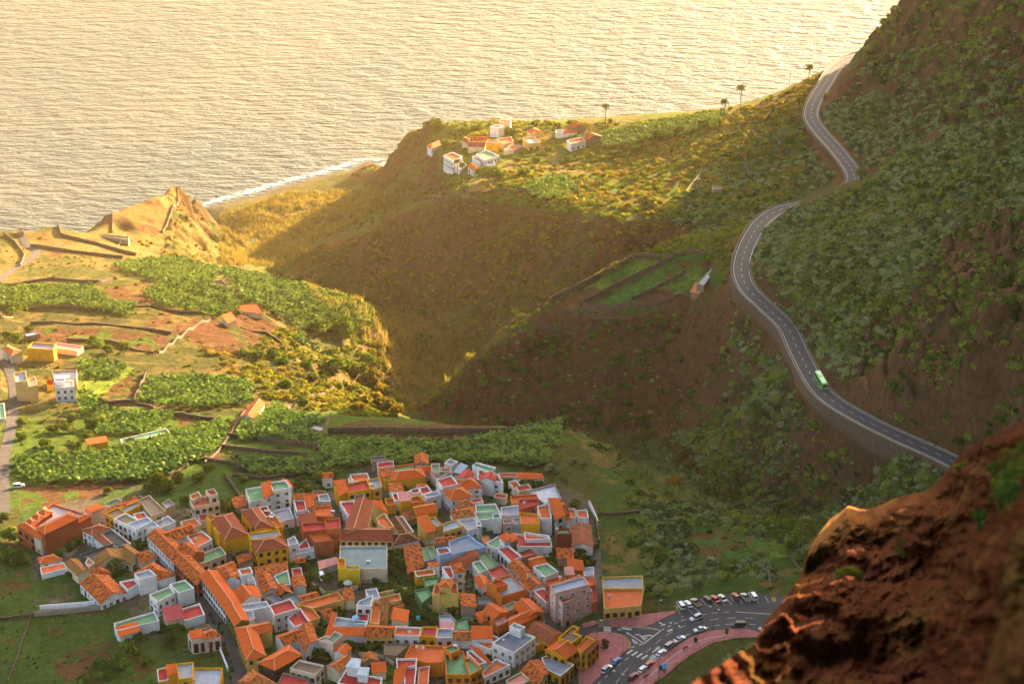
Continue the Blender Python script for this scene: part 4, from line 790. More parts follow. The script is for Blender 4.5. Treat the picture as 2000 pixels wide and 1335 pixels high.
H('low white house with long green roof and orange porch', '4F W fg 222,1216 228,1231 311,1211 301,1193', '3.4S W to 235,1242 272,1230 267,1218 228,1228')
H('low house with maroon metal roof and walled red terrace', '4S C fm 328,1212 361,1205 351,1185 318,1193', '3.6F W fr 352,1189 361,1211 400,1199 390,1177', win='0')
H('crumbling beige house with broken orange roof', '5.4F C5 fbrown 366,1236 375,1250 431,1243 420,1228', '5.7S C5 to 375,1246 395,1242 391,1231 371,1235', '5.6H C5 tx 393,1237 399,1247 430,1240 412,1227', win='d')
H('low ruined terrace behind the crumbling beige house', '3F T fbrown 380,1224 383,1232 412,1224 408,1217', win='0')
H('yellow house with grey deck at the bottom left', '9F Y fy 344,1295 349,1325 375,1322 378,1291', '6F Y fb 378,1303 373,1341 428,1341 435,1303', '6F Y fr 307,1306 309,1330 329,1326 326,1301', '7.2S Y to 328,1318 346,1313 343,1300 326,1302', win='b')
H('beige tower house with deep green roof well', '7.4F C5 fg 639,1248 650,1257 670,1238 654,1231', '6F C5 fw 619,1248 640,1255 652,1241 634,1241', win='0')
H('abandoned house with dark blotched sagging tiles', '5K C tx2 639,1300 662,1311 688,1288 676,1278')
H('ruined cottage with half fallen tile roof', '4G T tx2 706,1279 710,1291 738,1289 735,1275', name='ruin', cat='ruin')
H('stone walled roofless yard below the speckled row house', '2.6F T fbrown 750,1255 749,1277 775,1279 801,1256', win='0', name='walled_yard', cat='yard')
H('pinkish house with two small red terraces behind the yellow gable', '5.4F P2 fr 819,952 823,966 844,959 835,948', '5F P2 fr 777,963 786,972 824,965 817,954', '5.7F P2 fr 800,957 808,964 822,959 816,951', win='0')
H('yellow walled red court beside the town hall', '4.4F Y fr 751,972 756,986 774,983 768,971', '5F W fr 765,962 770,977 780,975 776,961', win='0')
H('tall yellow house with pink shed roof and red terrace', '7.8S Y fp 782,978 804,975 799,964 779,965', '6F Y fr 803,969 804,981 830,978 821,968', win='0')
H('yellow cottage under a wide bright orange gable', '4.8K Y to 806,989 815,1005 854,998 847,982', win='0')
H('white house with brown eave and sunken grey roof', '6F W fy 827,964 834,972 862,965 855,957')
H('low shed under dark old tiles below the yellow cottage', '3S T tx2 796,1016 814,1009 804,997 785,1005', win='0', name='shed', cat='shed')
H('narrow white house with red roof court left of the town hall', '6F W fr 663,979 680,1006 691,1001 692,976', win='d')
H('old grey block with rough brown roof above the town hall', '6F T2 fbrown 692,966 694,976 715,975 712,964', win='0')
# farm houses to the left
H('cream farmhouse with small orange hip roof at the left lane', '5H C to 5,680 22,694 41,685 17,674')
H('long deep yellow farmhouse with flat grey roof', '6.6F Y fy 52,679 104,682 109,671 65,667', win='0')
H('long cream water tank house beside the deep yellow farmhouse', '3F C fp 105,678 150,685 163,676 111,668', win='0', name='cistern', cat='cistern')
H('tall tan windowless house beside the lane', '10.5F C6 fy 27,728 30,746 54,743 50,724', '8.6F C6 fw 54,742 56,755 73,751 68,734', win='0')
H('tall white farmhouse with open balcony', '8F W fw 106,741 107,757 145,754 143,741', '9.4F W fb 106,738 107,745 127,744 126,737', win='d')
H('concrete platform behind the tall white farmhouse', '5F T2 fw 101,724 106,740 149,738 150,721', '3.6F Y fr 90,739 91,752 105,752 104,738', win='0', name='platform', cat='platform')
H('yellow plank shed among the bananas', '4S Y to 172,867 210,861 206,854 168,860', win='0', name='shed', cat='shed')
H('small gabled farm store with orange roof in the fields', '4K W to 473,812 498,819 516,788 499,780', win='0', name='barn', cat='barn')
H('low sheds with pale sheet roofs at the stone field wall', '2F T fw 606,838 628,842 634,832 612,829', win='0', name='shed', cat='shed')
H('small barn with brick red roof above the terraces', '3.2S C to 472,608 512,611 500,598 468,600', win='0', name='barn', cat='barn')
H('tiny red roofed hut under the stone path', '3S C to 445,631 461,623 450,615 434,620', win='0', name='hut', cat='hut')
H('half ruined stone cottage among the bananas', '4F T fbrown 415,549 425,558 443,554 432,546', win='0', name='ruin', cat='ruin')
H('low stone ruin on the headland fields', '2.4F T2 fbrown 190,460 250,468 253,462 200,457', win='0', name='ruin', cat='ruin')
H('small stone hut at the cliff edge', '3F T fbrown 34,446 37,453 46,452 44,446', win='0', name='hut', cat='hut')
H('stone hut with pale roof above the deep yellow farmhouse', '2.6F T fl 46,651 52,656 78,651 70,646', win='0', name='hut', cat='hut')
# hamlet on the plateau by the sea
H('white house with blank wall at the corner of the seaside hamlet', '8F W fo 866,304 884,315 903,305 884,297', '4.4F W fw 884,321 897,331 912,322 900,312', win='d')
H('white seaside house with green edged roof', '6F W fg 930,301 946,313 976,304 950,293', '4.4F W fo 922,306 938,317 955,309 942,300', '4F W fw 947,316 950,323 968,321 962,313', win='d')
H('little white house with orange roof under the two palms', '4G W to 914,324 925,334 937,327 925,319')
H('tall white seaside house standing apart in the trees', '7F W fw 957,247 973,251 985,246 968,243', win='0')
H('orange and beige seaside house on the far cliff edge', '6F C fo 974,237 996,240 999,236 978,233', win='0')
H('beige house with red hip roof in the hamlet', '4H C td 902,274 916,281 922,273 908,268', win='0')
H('long red tiled house in the hamlet', '4G C tx 918,277 952,277 954,269 920,268', win='0')
H('wide brown roofed house next to the yellow seaside cube', '4G C td 914,286 947,287 949,279 922,278', win='0')
H('golden yellow seaside cube house', '7F Y fb 949,277 974,280 971,273 953,272', win='0')
H('long cream seaside house with rounded roof terrace', '5F C fo 968,272 985,281 1003,275 998,267', '4F C fo 983,293 1003,293 1022,284 1000,283', win='0')
H('yellow flat roofed seaside house at the end of the row', '5F Y3 fw 1021,270 1033,280 1055,279 1044,267')
H('white seaside house with orange terrace right of the hamlet', '5F W fo 1107,274 1115,281 1144,275 1135,268')
H('low tile roofed ruin behind the white seaside house', '3G T tx 1136,272 1145,275 1180,268 1165,261', win='0')
H('small white hut with long orange roof near the cliff', '4F W fw 1085,254 1086,259 1100,259 1100,253', '3.4S W to 1101,260 1127,259 1120,252 1100,256', win='0')
H('pale tile roofed barn at the cliff edge', '4G T tx 1107,249 1125,251 1145,247 1130,242', win='0', name='barn', cat='barn')
H('bright orange hip roofed house behind the seaside palms', '4H C to 1030,255 1040,262 1058,257 1046,250', win='0')
H('low orange roofed house near the left cliff of the hamlet', '3.4H W to 834,285 843,290 867,281 855,275', win='0')
# ridge field buildings
H('long pale water tank beside the walled ridge fields', '1.2F T fy 1361,554 1375,557 1396,527 1388,524', win='0', name='cistern', cat='cistern')
H('rusty orange roofed store below the ridge tank', '1.2S T fo2 1349,570 1366,573 1373,560 1358,558', win='0', name='shed', cat='shed')
H('small stone cube hut in the scrub above the road bend', '3F T2 fbrown 1391,363 1393,370 1410,369 1409,362', win='0', name='hut', cat='hut')
H('green water tank with pale rim at the left edge', '3F W fg -10,790 -10,818 11,815 8,786', win='0', name='cistern', cat='cistern')
H('long shallow green water tank in the banana fields', '2.2F W fg 234,857 241,867 331,843 325,836', win='0', name='cistern', cat='cistern')

# small outbuildings squeezed into the gaps, set square to the nearest house
LANES = ["285,1072 330,1118 372,1160 410,1200 440,1245 460,1290 470,1345", "650,960 662,1010 664,1060 655,1095 620,1095 575,1095", "905,1068 950,1090 985,1125 1010,1150 1045,1195 1085,1235", "1160,1050 1162,1100 1166,1150 1172,1198", "850,955 868,990 880,1015 890,1040", "640,1252 720,1254 800,1254 880,1258 960,1285 1010,1305"]
LW = [np.array([hit(*map(float, t.split(','))) for t in s.split()]) for s in LANES]
KEEP = [PT("590,1085 655,1085 660,1165 600,1165"), PT("700,1120 830,1120 830,1160 700,1160"), PT("775,1180 860,1180 860,1220 775,1220"), PT("205,1085 260,1085 260,1115 205,1115"), PT("90,1110 165,1120 160,1180 80,1180")]
VILL = PT("200,985 330,965 460,985 650,920 840,905 1000,945 1150,990 1160,1080 1090,1110 1040,1200 1060,1300 900,1330 500,1340 440,1200 330,1150 250,1120 150,1090 160,1040")
rr = random.Random(5); made = 0; tries = 0; SHEDC = [('W', 'fo'), ('C', 'fr'), ('T2', 'fo2'), ('W', 'fy'), ('C5', 'fg'), ('O', 'to'), ('W', 'tx'), ('T', 'fy2'), ('C', 'to'), ('P2', 'fr'), ('Y', 'fo'), ('T2', 'tx'), ('W', 'to')]
while made < 46 and tries < 5000:
    tries += 1; u, v = rr.uniform(150, 1165), rr.uniform(910, 1335)
    if not inpoly(np.array([u]), np.array([v]), VILL)[0]: continue
    if any(inpoly(np.array([u]), np.array([v]), k)[0] for k in KEEP): continue
    p = hit(u, v); x, y = p[0], p[1]
    if min(float(dist_line(np.array([x]), np.array([y]), l)[0][0]) for l in LW) < 5.0 or dist_poly(np.array([x]), np.array([y]), PLAZA_W)[0] < 5 or inpoly(np.array([x]), np.array([y]), PLAZA_W)[0]: continue
    best = None
    for Pf in FOOT:
        if abs(Pf[0, 0] - x) + abs(Pf[0, 1] - y) > 60: continue
        for i in range(len(Pf)):
            a, b = Pf[i], Pf[(i + 1) % len(Pf)]; d = float(dist_line(np.array([x]), np.array([y]), np.array([[*a, 0], [*b, 0]]))[0][0])
            if best is None or d < best[0]: best = (d, a, b)
    if best is None or best[0] > 9: continue
    e = np.array(best[2]) - np.array(best[1]); e /= np.linalg.norm(e) + 1e-9; f = np.array([-e[1], e[0]]); L, Wd = rr.uniform(3.2, 7.5), rr.uniform(2.8, 5.0)
    C = [np.array([x, y]) + e * sx * L / 2 + f * sy * Wd / 2 for sx, sy in ((-1, -1), (1, -1), (1, 1), (-1, 1))]
    smp = np.array([C[i] * (1 - t) + C[(i + 1) % 4] * t for i in range(4) for t in (0, .33, .66)] + [np.array([x, y])])
    if any(inpoly(smp[:, 0], smp[:, 1], Pf).any() for Pf in FOOT): continue
    if any(inpoly(Pf[:, 0], Pf[:, 1], C).any() for Pf in FOOT): continue
    hh = round(rr.uniform(2.6, 5.6), 2); z = float(hz(x, y)) + hh; px = [proj(c[0], c[1], z) for c in C]; wc, rc = rr.choice(SHEDC)
    H('small plain outbuilding squeezed between village houses', '%.2f%s %s %s ' % (hh, 'F' if rc[0] == 'f' else rr.choice('SG'), wc, rc) + ' '.join('%.2f,%.2f' % (float(a), float(b)) for a, b in px), win='a' if hh > 4.2 else '0', name='outbuilding', cat='outbuilding', group='outbuildings between the village houses'); made += 1
print('outbuildings', made)
# ------------------------------------------------------------------ plants
def mat_leaf(name, c1, c2, c3, trans=0.4):
    m = bpy.data.materials.new(name); m.use_nodes = True; n = m.node_tree; n.nodes.clear()
    o = n.nodes.new("ShaderNodeOutputMaterial"); a = N(n, "ShaderNodeAttribute", attribute_name="tint"); oi = n.nodes.new("ShaderNodeObjectInfo")
    f = noise(n, 0.5, 3, objco(n)); ad = N(n, "ShaderNodeMath", operation='MULTIPLY_ADD'); n.links.new(f, ad.inputs[0]); ad.inputs[1].default_value = 0.5; n.links.new(a.outputs["Fac"], ad.inputs[2])
    ad2 = N(n, "ShaderNodeMath", operation='MULTIPLY_ADD'); n.links.new(oi.outputs["Random"], ad2.inputs[0]); ad2.inputs[1].default_value = 0.25; n.links.new(ad.outputs[0], ad2.inputs[2])
    c = ramp(n, ad2.outputs[0], [(0.25, c1), (0.65, c2), (1.15 if False else 1.0, c3)])
    d = n.nodes.new("ShaderNodeBsdfDiffuse"); t = n.nodes.new("ShaderNodeBsdfTranslucent"); mx = n.nodes.new("ShaderNodeMixShader"); mx.inputs[0].default_value = trans
    n.links.new(c, d.inputs[0]); n.links.new(mixc(n, 1.0, c, (1.25, 1.15, 0.55), 'MULTIPLY'), t.inputs[0]); n.links.new(d.outputs[0], mx.inputs[1]); n.links.new(t.outputs[0], mx.inputs[2]); n.links.new(mx.outputs[0], o.inputs[0]); return m
def glossy(m, k=.12):
    n = m.node_tree; o = [x for x in n.nodes if x.type == 'OUTPUT_MATERIAL'][0]; src = o.inputs[0].links[0].from_socket; g = n.nodes.new("ShaderNodeBsdfGlossy"); g.inputs["Roughness"].default_value = .35; x = n.nodes.new("ShaderNodeMixShader"); x.inputs[0].default_value = k
    n.links.new(src, x.inputs[1]); n.links.new(g.outputs[0], x.inputs[2]); n.links.new(x.outputs[0], o.inputs[0])
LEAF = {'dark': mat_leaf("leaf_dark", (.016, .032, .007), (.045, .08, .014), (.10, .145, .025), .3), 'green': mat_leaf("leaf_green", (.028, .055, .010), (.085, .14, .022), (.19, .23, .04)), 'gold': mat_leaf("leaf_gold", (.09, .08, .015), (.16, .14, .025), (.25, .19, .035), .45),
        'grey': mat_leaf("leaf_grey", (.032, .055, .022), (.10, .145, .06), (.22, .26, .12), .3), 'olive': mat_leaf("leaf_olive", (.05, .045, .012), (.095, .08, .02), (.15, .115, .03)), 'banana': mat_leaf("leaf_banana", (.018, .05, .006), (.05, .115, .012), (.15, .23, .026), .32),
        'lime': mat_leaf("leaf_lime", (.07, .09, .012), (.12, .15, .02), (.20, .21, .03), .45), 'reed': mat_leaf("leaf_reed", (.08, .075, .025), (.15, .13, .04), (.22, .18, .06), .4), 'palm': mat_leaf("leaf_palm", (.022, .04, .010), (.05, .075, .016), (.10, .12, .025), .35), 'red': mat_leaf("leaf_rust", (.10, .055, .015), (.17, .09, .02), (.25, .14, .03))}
glossy(LEAF['banana'], .012)
bark = plain("bark", (0.10, 0.07, 0.045), 0.95, 0.2, 3.0)
def leafquads(cent, nrm, size, r, asp=1.0):
    n = len(cent); a = r.normal(size=(n, 3)); t = np.cross(nrm, a); t /= np.linalg.norm(t, axis=1)[:, None] + 1e-9; b = np.cross(nrm, t)
    s = (size * r.uniform(.6, 1.3, n))[:, None]
    return np.stack([cent - t * s - b * s * asp, cent + t * s - b * s * asp, cent + t * s * .8 + b * s * asp, cent - t * s * .8 + b * s * asp], 1)
def sph(n, r): v = r.normal(size=(n, 3)); return v / np.linalg.norm(v, axis=1)[:, None]
def crown_np(seed, clumps, per, size, flat=0.8, spread=0.62):
    r = np.random.default_rng(seed); Q, T = [], []
    for i in range(clumps):
        c = sph(1, r)[0] * spread * r.uniform(.35, 1.05); c[2] = abs(c[2]) * flat * 0.95 + 0.12 if i % 4 else c[2] * .5 + .3
        rad = r.uniform(.28, .46); d = sph(per, r); d[:, 2] = np.where(d[:, 2] < -.4, -d[:, 2], d[:, 2])
        p = c + d * rad * r.uniform(.75, 1.05, per)[:, None] * np.array([1, 1, .85]); nn = d + r.normal(size=(per, 3)) * .55; nn /= np.linalg.norm(nn, axis=1)[:, None]
        Q.append(leafquads(p, nn, size, r)); T.append(np.full(per, r.uniform(.0, .5)) + r.uniform(0, .25, per))
    return np.concatenate(Q), np.concatenate(T)
def quads_mesh(name, Q, T, mat):
    n = len(Q); return mesh_np(name, Q.reshape(-1, 3), np.arange(n * 4).reshape(-1, 4), mat, False, {"tint": ('FACE', 'FLOAT', T)})
def trunk_mesh(seed, h, r0, limbs=4, name='trunk'):
    r = random.Random(seed); V, Fc = [], []
    def cone(a, b, ra, rb, k=6):
        a = Vector(a); b = Vector(b); d = (b - a).normalized(); s = d.orthogonal().normalized(); t = d.cross(s); o = len(V)
        for c, q in ((a, ra), (b, rb)):
            for i in range(k): an = 6.283 * i / k; V.append(tuple(c + s * math.cos(an) * q + t * math.sin(an) * q))
        for i in range(k): Fc.append((o + i, o + (i + 1) % k, o + k + (i + 1) % k, o + k + i))
    cone((0, 0, -.4), (0.04, 0, h * .55), r0, r0 * .7)
    for i in range(limbs):
        a = 6.283 * i / limbs + r.uniform(-.4, .4); cone((0.04, 0, h * .5), (math.cos(a) * .45, math.sin(a) * .45, h * .55 + r.uniform(.35, .6)), r0 * .5, r0 * .15)
    return mesh_py(name, V, Fc, bark)
TREEM = {}
def tree(name, cat, label, kind, x, y, z, R, group, seed, squash=1.0):
    k = (kind, seed % 4)
    if k not in TREEM:
        Q, T = crown_np(hash(kind) % 1000 * 0 + sum(map(ord, kind)) + seed % 4 * 17, 13, 75, .085); TREEM[k] = (quads_mesh("crown", Q, T, LEAF[kind]), trunk_mesh(seed % 4, .6, .07))
    e = empty(name, (x, y, z - 0.1), label=label, category=cat); e['group'] = group
    e.scale = (R, R, R * squash); e.rotation_euler = (0, 0, seed * 1.7)
    c = link("crown", TREEM[k][0], e); c.location = (0, 0, .25); link("trunk", TREEM[k][1], e); return e
def trees(spec, name, cat, label, group, kind, squash=1.0):
    for i, t in enumerate(spec.split()):
        u, v, r = map(float, t.split(',')); p = hit(u, v + r * 0.55); dist = math.hypot(p[1], p[2] - CAMZ); R = r * dist / F
        z = float(hz(p[0], p[1])); tree(name, cat, label, kind, p[0], p[1], z, R * 1.22, group, i + int(u), squash)
V_ = "village houses"
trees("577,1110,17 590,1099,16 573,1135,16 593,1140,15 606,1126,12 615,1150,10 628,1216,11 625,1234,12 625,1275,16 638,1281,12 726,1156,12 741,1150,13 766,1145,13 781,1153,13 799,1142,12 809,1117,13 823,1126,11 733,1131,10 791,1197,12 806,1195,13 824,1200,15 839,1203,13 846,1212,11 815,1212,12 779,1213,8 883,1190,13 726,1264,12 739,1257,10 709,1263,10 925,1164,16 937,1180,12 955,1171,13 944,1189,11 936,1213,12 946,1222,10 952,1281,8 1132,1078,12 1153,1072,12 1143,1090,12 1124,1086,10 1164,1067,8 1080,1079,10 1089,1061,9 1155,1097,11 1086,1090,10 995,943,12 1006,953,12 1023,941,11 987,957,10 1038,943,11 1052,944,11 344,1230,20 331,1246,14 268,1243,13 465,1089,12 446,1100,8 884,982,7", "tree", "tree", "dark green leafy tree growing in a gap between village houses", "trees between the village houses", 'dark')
trees("778,1092,25", "tree", "tree", "big round dark tree beside the large grey flat roof", "large single tree", 'dark')
trees("255,1263,19 235,1290,20 195,1291,14 167,1325,18 210,1312,17 20,1043,22 42,1089,20 15,1077,22 10,1006,13 120,1076,12 136,1066,13 150,1056,12 285,1290,12 300,1215,10", "tree", "tree", "shaded green tree at the left foot of the village", "trees at the left foot of the village", 'green')
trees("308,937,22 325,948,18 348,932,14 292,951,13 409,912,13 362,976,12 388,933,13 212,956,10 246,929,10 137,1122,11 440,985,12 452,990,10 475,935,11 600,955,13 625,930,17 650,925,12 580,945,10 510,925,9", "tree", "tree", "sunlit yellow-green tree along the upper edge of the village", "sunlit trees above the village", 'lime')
trees("192,674,15 182,667,15 211,682,13 14,655,13 33,660,15 57,641,10 144,813,13 105,835,12 132,835,13 182,826,16 199,823,15 165,849,14 148,869,15 91,864,13 43,823,12 43,850,13 96,876,12 321,813,12 254,861,9 446,823,9 20,605,20 45,600,14", "tree", "tree", "leafy tree on the left farmland near the lane", "trees on the left farmland", 'green')
trees("624,639,20 663,634,23 675,649,20 655,710,22 680,715,21 698,718,20 719,700,15 558,750,15 548,705,15 538,690,16 502,692,13 477,690,14 591,784,13 426,613,11 469,580,11 464,611,9 548,560,9 599,710,10 624,751,10 640,690,14 610,735,12", "tree", "tree", "green backlit tree on the slope dropping into the gorge", "trees on the sunlit gorge slope", 'green')
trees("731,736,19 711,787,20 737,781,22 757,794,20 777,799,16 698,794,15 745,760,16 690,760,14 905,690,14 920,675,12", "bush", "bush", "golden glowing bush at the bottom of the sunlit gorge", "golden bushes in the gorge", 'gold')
trees("1262,850,17 1250,853,13 1281,850,13 1334,889,23 1319,874,17 1349,907,16 1370,922,13 1300,860,12", "tree", "tree", "olive brown tree on the shaded gorge floor", "olive brown trees on the gorge floor", 'olive')
trees("1313,943,20", "bush", "bush", "round rust gold bush on the shaded gorge floor", "single rust bush", 'red')
trees("1157,655,14 1191,648,10 1236,641,12 1263,635,10 1297,635,13 1050,672,10 1079,659,12 1106,693,10 1215,699,10 1161,801,13 1191,774,10 1225,788,12 1215,815,13 1218,751,13 1100,798,13 1137,805,10 1060,690,9 1330,700,9 1290,680,9", "bush", "bush", "dark round bush on the red earth slope under the ridge fields", "bushes on the red earth slope", 'dark')
trees("956,341,20 940,338,15 975,340,15 1022,337,12 1072,291,8 1046,241,10 1072,241,8 1090,245,8 1120,241,11 870,279,10 850,241,13 838,244,11 910,255,13 890,261,13 930,251,12 990,255,11 1002,257,9 874,359,10 894,357,11 880,322,7 1290,263,17 1329,254,14 1374,245,13 1260,272,12 1242,293,13 1152,305,11 1050,312,10 1110,312,10 1200,300,10 1010,312,9", "tree", "tree", "sunlit green tree around the seaside hamlet", "trees around the seaside hamlet", 'green')
trees("1875,231,14 1842,224,10 1911,171,15 1921,353,14 1960,300,14 1930,420,14 1900,130,12 1960,200,16 1985,260,14", "tree", "tree", "dark tree clinging to the steep right cliff", "trees on the right cliff", 'dark')
trees("1117,902,8 1077,913,13 1087,919,11 1140,905,8 1100,935,9 1205,905,8", "bush", "bush", "grey green bush in the meadow right of the village", "bushes in the right meadow", 'grey')

# more trees in the gardens between the houses
rt = random.Random(77); made = 0; tries = 0
while made < 75 and tries < 4000:
    tries += 1; u, v = rt.uniform(90, 1165), rt.uniform(910, 1340)
    if not inpoly(np.array([u]), np.array([v]), VILL)[0]: continue
    p = hit(u, v); q = np.array([p[0]]), np.array([p[1]])
    if min(float(dist_line(*q, l)[0][0]) for l in LW) < 3.6 or dist_poly(*q, PLAZA_W)[0] < 4 or inpoly(*q, PLAZA_W)[0]: continue
    dm = min((9.0 if abs(Pf[0, 0] - p[0]) + abs(Pf[0, 1] - p[1]) > 60 else (-1.0 if inpoly(*q, Pf)[0] else float(dist_poly(*q, [tuple(c) for c in Pf])[0]))) for Pf in FOOT)
    if dm < 1.2: continue
    made += 1; tree("garden_tree", "tree", "dark green garden tree filling a courtyard between village houses", 'dark' if made % 3 else 'green', p[0], p[1], float(hz(p[0], p[1])), min(dm * 1.1, rt.uniform(1.6, 3.2)), "garden trees in the village courtyards", made)
# palms
def palm_meshes(seed, kind='palm', fronds=44):
    r = np.random.default_rng(seed); Q, T = [], []
    for i in range(fronds):
        a = 6.283 * i / fronds * 2.4 + r.uniform(-.2, .2); e = r.uniform(-.35, 1.25); L = r.uniform(.8, 1.05); k = 6; prev = np.zeros(3); w0 = .18
        for j in range(k):
            t = (j + 1) / k; el = e - 1.15 * t * t; nx = prev + np.array([math.cos(a) * math.cos(el), math.sin(a) * math.cos(el), math.sin(el)]) * L / k
            side = np.array([-math.sin(a), math.cos(a), 0]); w1 = .20 * (1 - t * .7); dr = np.array([0, 0, -.05])
            Q += [np.stack([prev, nx, nx + side * w1 + dr, prev + side * w0 + dr]), np.stack([nx, prev, prev - side * w0 + dr, nx - side * w1 + dr])]; T += [r.uniform(.1, .7)] * 2; prev, w0 = nx, w1
    return quads_mesh("crown", np.array(Q), np.array(T), LEAF[kind])
PALMC = [palm_meshes(i) for i in range(3)]
def palm(u, v, top, rpx, label, i, group='palms', at_ground=False):
    p = hit(u, v); dist = math.hypot(p[1], p[2] - CAMZ); ppm = F / dist; h = max(0.6, (v - top) / ppm / 0.9); R = rpx * 1.2 / ppm
    e = empty("palm_tree", (p[0], p[1], float(hz(p[0], p[1])) - .1), label=label, category="palm tree")
    c = link("crown", PALMC[i % 3], e); c.location = (0, 0, h); c.scale = (R, R, R); c.rotation_euler = (0, 0, i * 1.3)
    V, Fc = [], []; n = 7
    for j in range(7):
        t = j / 6; rr = 0.26 - .08 * t + (.12 if j == 0 else 0)
        for q in range(n): a = 6.283 * q / n; V.append((math.cos(a) * rr + math.sin(t * 2) * .15, math.sin(a) * rr, -.5 + (h + .5) * t))
    for j in range(6):
        for q in range(n): Fc.append((j * n + q, j * n + (q + 1) % n, (j + 1) * n + (q + 1) % n, (j + 1) * n + q))
    t_ = link("trunk", mesh_py("trunk", V, Fc, bark), e); return e
for i, (u, v, t, r, l) in enumerate([(1182, 243, 210, 9, 'single tall palm standing against the sea beside the hamlet'), (1445, 224, 174, 10, 'tallest slender palm standing against the sea'), (1414, 234, 200, 9, 'shorter palm just left of the tallest sea palm'), (1579, 160, 133, 9, 'palm against the sea next to the road bend'), (1191, 243, 236, 6, 'tiny palm at the foot of the single sea palm'), (1506, 200, 191, 6, 'small low palm on the crest between sea palms and road'),
    (893, 341, 316, 7, 'left palm in front of the white hamlet house'), (903, 349, 322, 7, 'right palm in front of the white hamlet house'), (774, 410, 392, 8, 'palm at the tip of the brown ridge'), (747, 436, 426, 7, 'stubby golden palm below the ridge tip'), (549, 545, 527, 15, 'big palm at the end of the banana spur'), (530, 538, 527, 10, 'palm left of the big one on the banana spur'), (584, 556, 545, 13, 'low palm right of the big one on the banana spur'), (626, 566, 549, 14, 'rightmost palm on the banana spur edge'), (822, 676, 660, 14, 'hazy palm on the sunlit gorge floor'), (1004, 632, 612, 13, 'palm poking over the tip of the field ridge'),
    (928, 968, 946, 12, 'fat fan palm beside the orange hip roofs'), (226, 1120, 1102, 17, 'feathery palm in the brown tile courtyard'), (242, 694, 676, 13, 'palm in the sunny field near the tank house'), (1481, 820, 800, 15, 'palm with dead skirt on the slope below the bus'), (1442, 945, 930, 15, 'upper palm on the shaded gorge side'), (1434, 968, 957, 16, 'lower wide palm on the shaded gorge side'), (1409, 985, 975, 12, 'small yellowish palm at the gorge bottom'), (1563, 1015, 1003, 18, 'large spiky palm at the dark gorge mouth'), (1681, 362, 340, 14, 'dark palm right beside the road shoulder'), (1721, 178, 156, 11, 'palm on the upper right slope'), (1790, 268, 250, 18, 'broad dark palm below the upper cliff'), (1495, 510, 490, 12, 'palm inside the big road bend'), (1479, 424, 412, 11, 'palm just above the road curve crest'), (1478, 845, 828, 10, 'brownish young palm under the skirted palm'), (655, 1108, 1098, 9, 'garden palm next to the red shed')]):
    palm(u, v, t, r, l, i)

# shrubs and other plants too many to count: one object per hillside
SHR = []
for s_ in range(6):
    r = np.random.default_rng(100 + s_); d = sph(46, r); d[:, 2] = np.abs(d[:, 2]) * .95 + .02; nn = d + r.normal(size=d.shape) * .45; nn /= np.linalg.norm(nn, axis=1)[:, None]
    Qs = leafquads(d * r.uniform(.7, 1.05, 46)[:, None] * np.array([1, 1, .72]), nn, .24, r); SHR.append((Qs, r.uniform(0, .4, 46)))
REEDP = []
for s_ in range(4):
    r = np.random.default_rng(200 + s_); Q = []
    for i in range(26):
        b = np.array([r.uniform(-.7, .7), r.uniform(-.7, .7), 0]); l = np.array([r.uniform(-.45, .45), r.uniform(-.45, .45), r.uniform(.9, 1.5)]); w = np.array([r.uniform(-.1, .1), r.uniform(-.1, .1), 0]) + .02
        Q.append(np.stack([b - w, b + w, b + l + w * .3, b + l - w * .3]))
    REEDP.append((np.array(Q), r.uniform(0, .6, 26)))
BANP = []
for s_ in range(5):
    r = np.random.default_rng(300 + s_); Q, T = [], []
    for i in range(9):
        a = 6.283 * i / 9 + r.uniform(-.3, .3); e = r.uniform(.35, 1.2); L = r.uniform(.75, 1.1); prev = np.array([0, 0, .62]); w0 = .05; tt = r.uniform(0, .6)
        for j in range(3):
            t = (j + 1) / 3; el = e - 1.1 * t * t; nx = prev + np.array([math.cos(a) * math.cos(el), math.sin(a) * math.cos(el), math.sin(el)]) * L / 3
            side = np.array([-math.sin(a), math.cos(a), r.uniform(-.3, .3)]); w1 = [.20, .19, .04][j]
            Q.append(np.stack([prev - side * w0, prev + side * w0, nx + side * w1, nx - side * w1])); T.append(tt); prev, w0 = nx, w1
    for k in range(2): Q.append(np.array([(-.06 + .06 * k, -.06 * k, -.1), (.06 - .06 * k, .06 * k, -.1), (.05 - .05 * k, .05 * k, .7), (-.05 + .05 * k, -.05 * k, .7)])); T.append(.2)
    BANP.append((np.array(Q), np.array(T)))
def footmask(x, y):
    m = np.zeros(len(x), bool)
    for Pf in FOOT:
        x0, y0 = Pf.min(0) - .6; x1, y1 = Pf.max(0) + .6; s = (x > x0) & (x < x1) & (y > y0) & (y < y1)
        if s.any(): m[s] |= inpoly(x[s], y[s], Pf) | (dist_poly(x[s], y[s], [tuple(q) for q in Pf]) < 0.9)
    return m
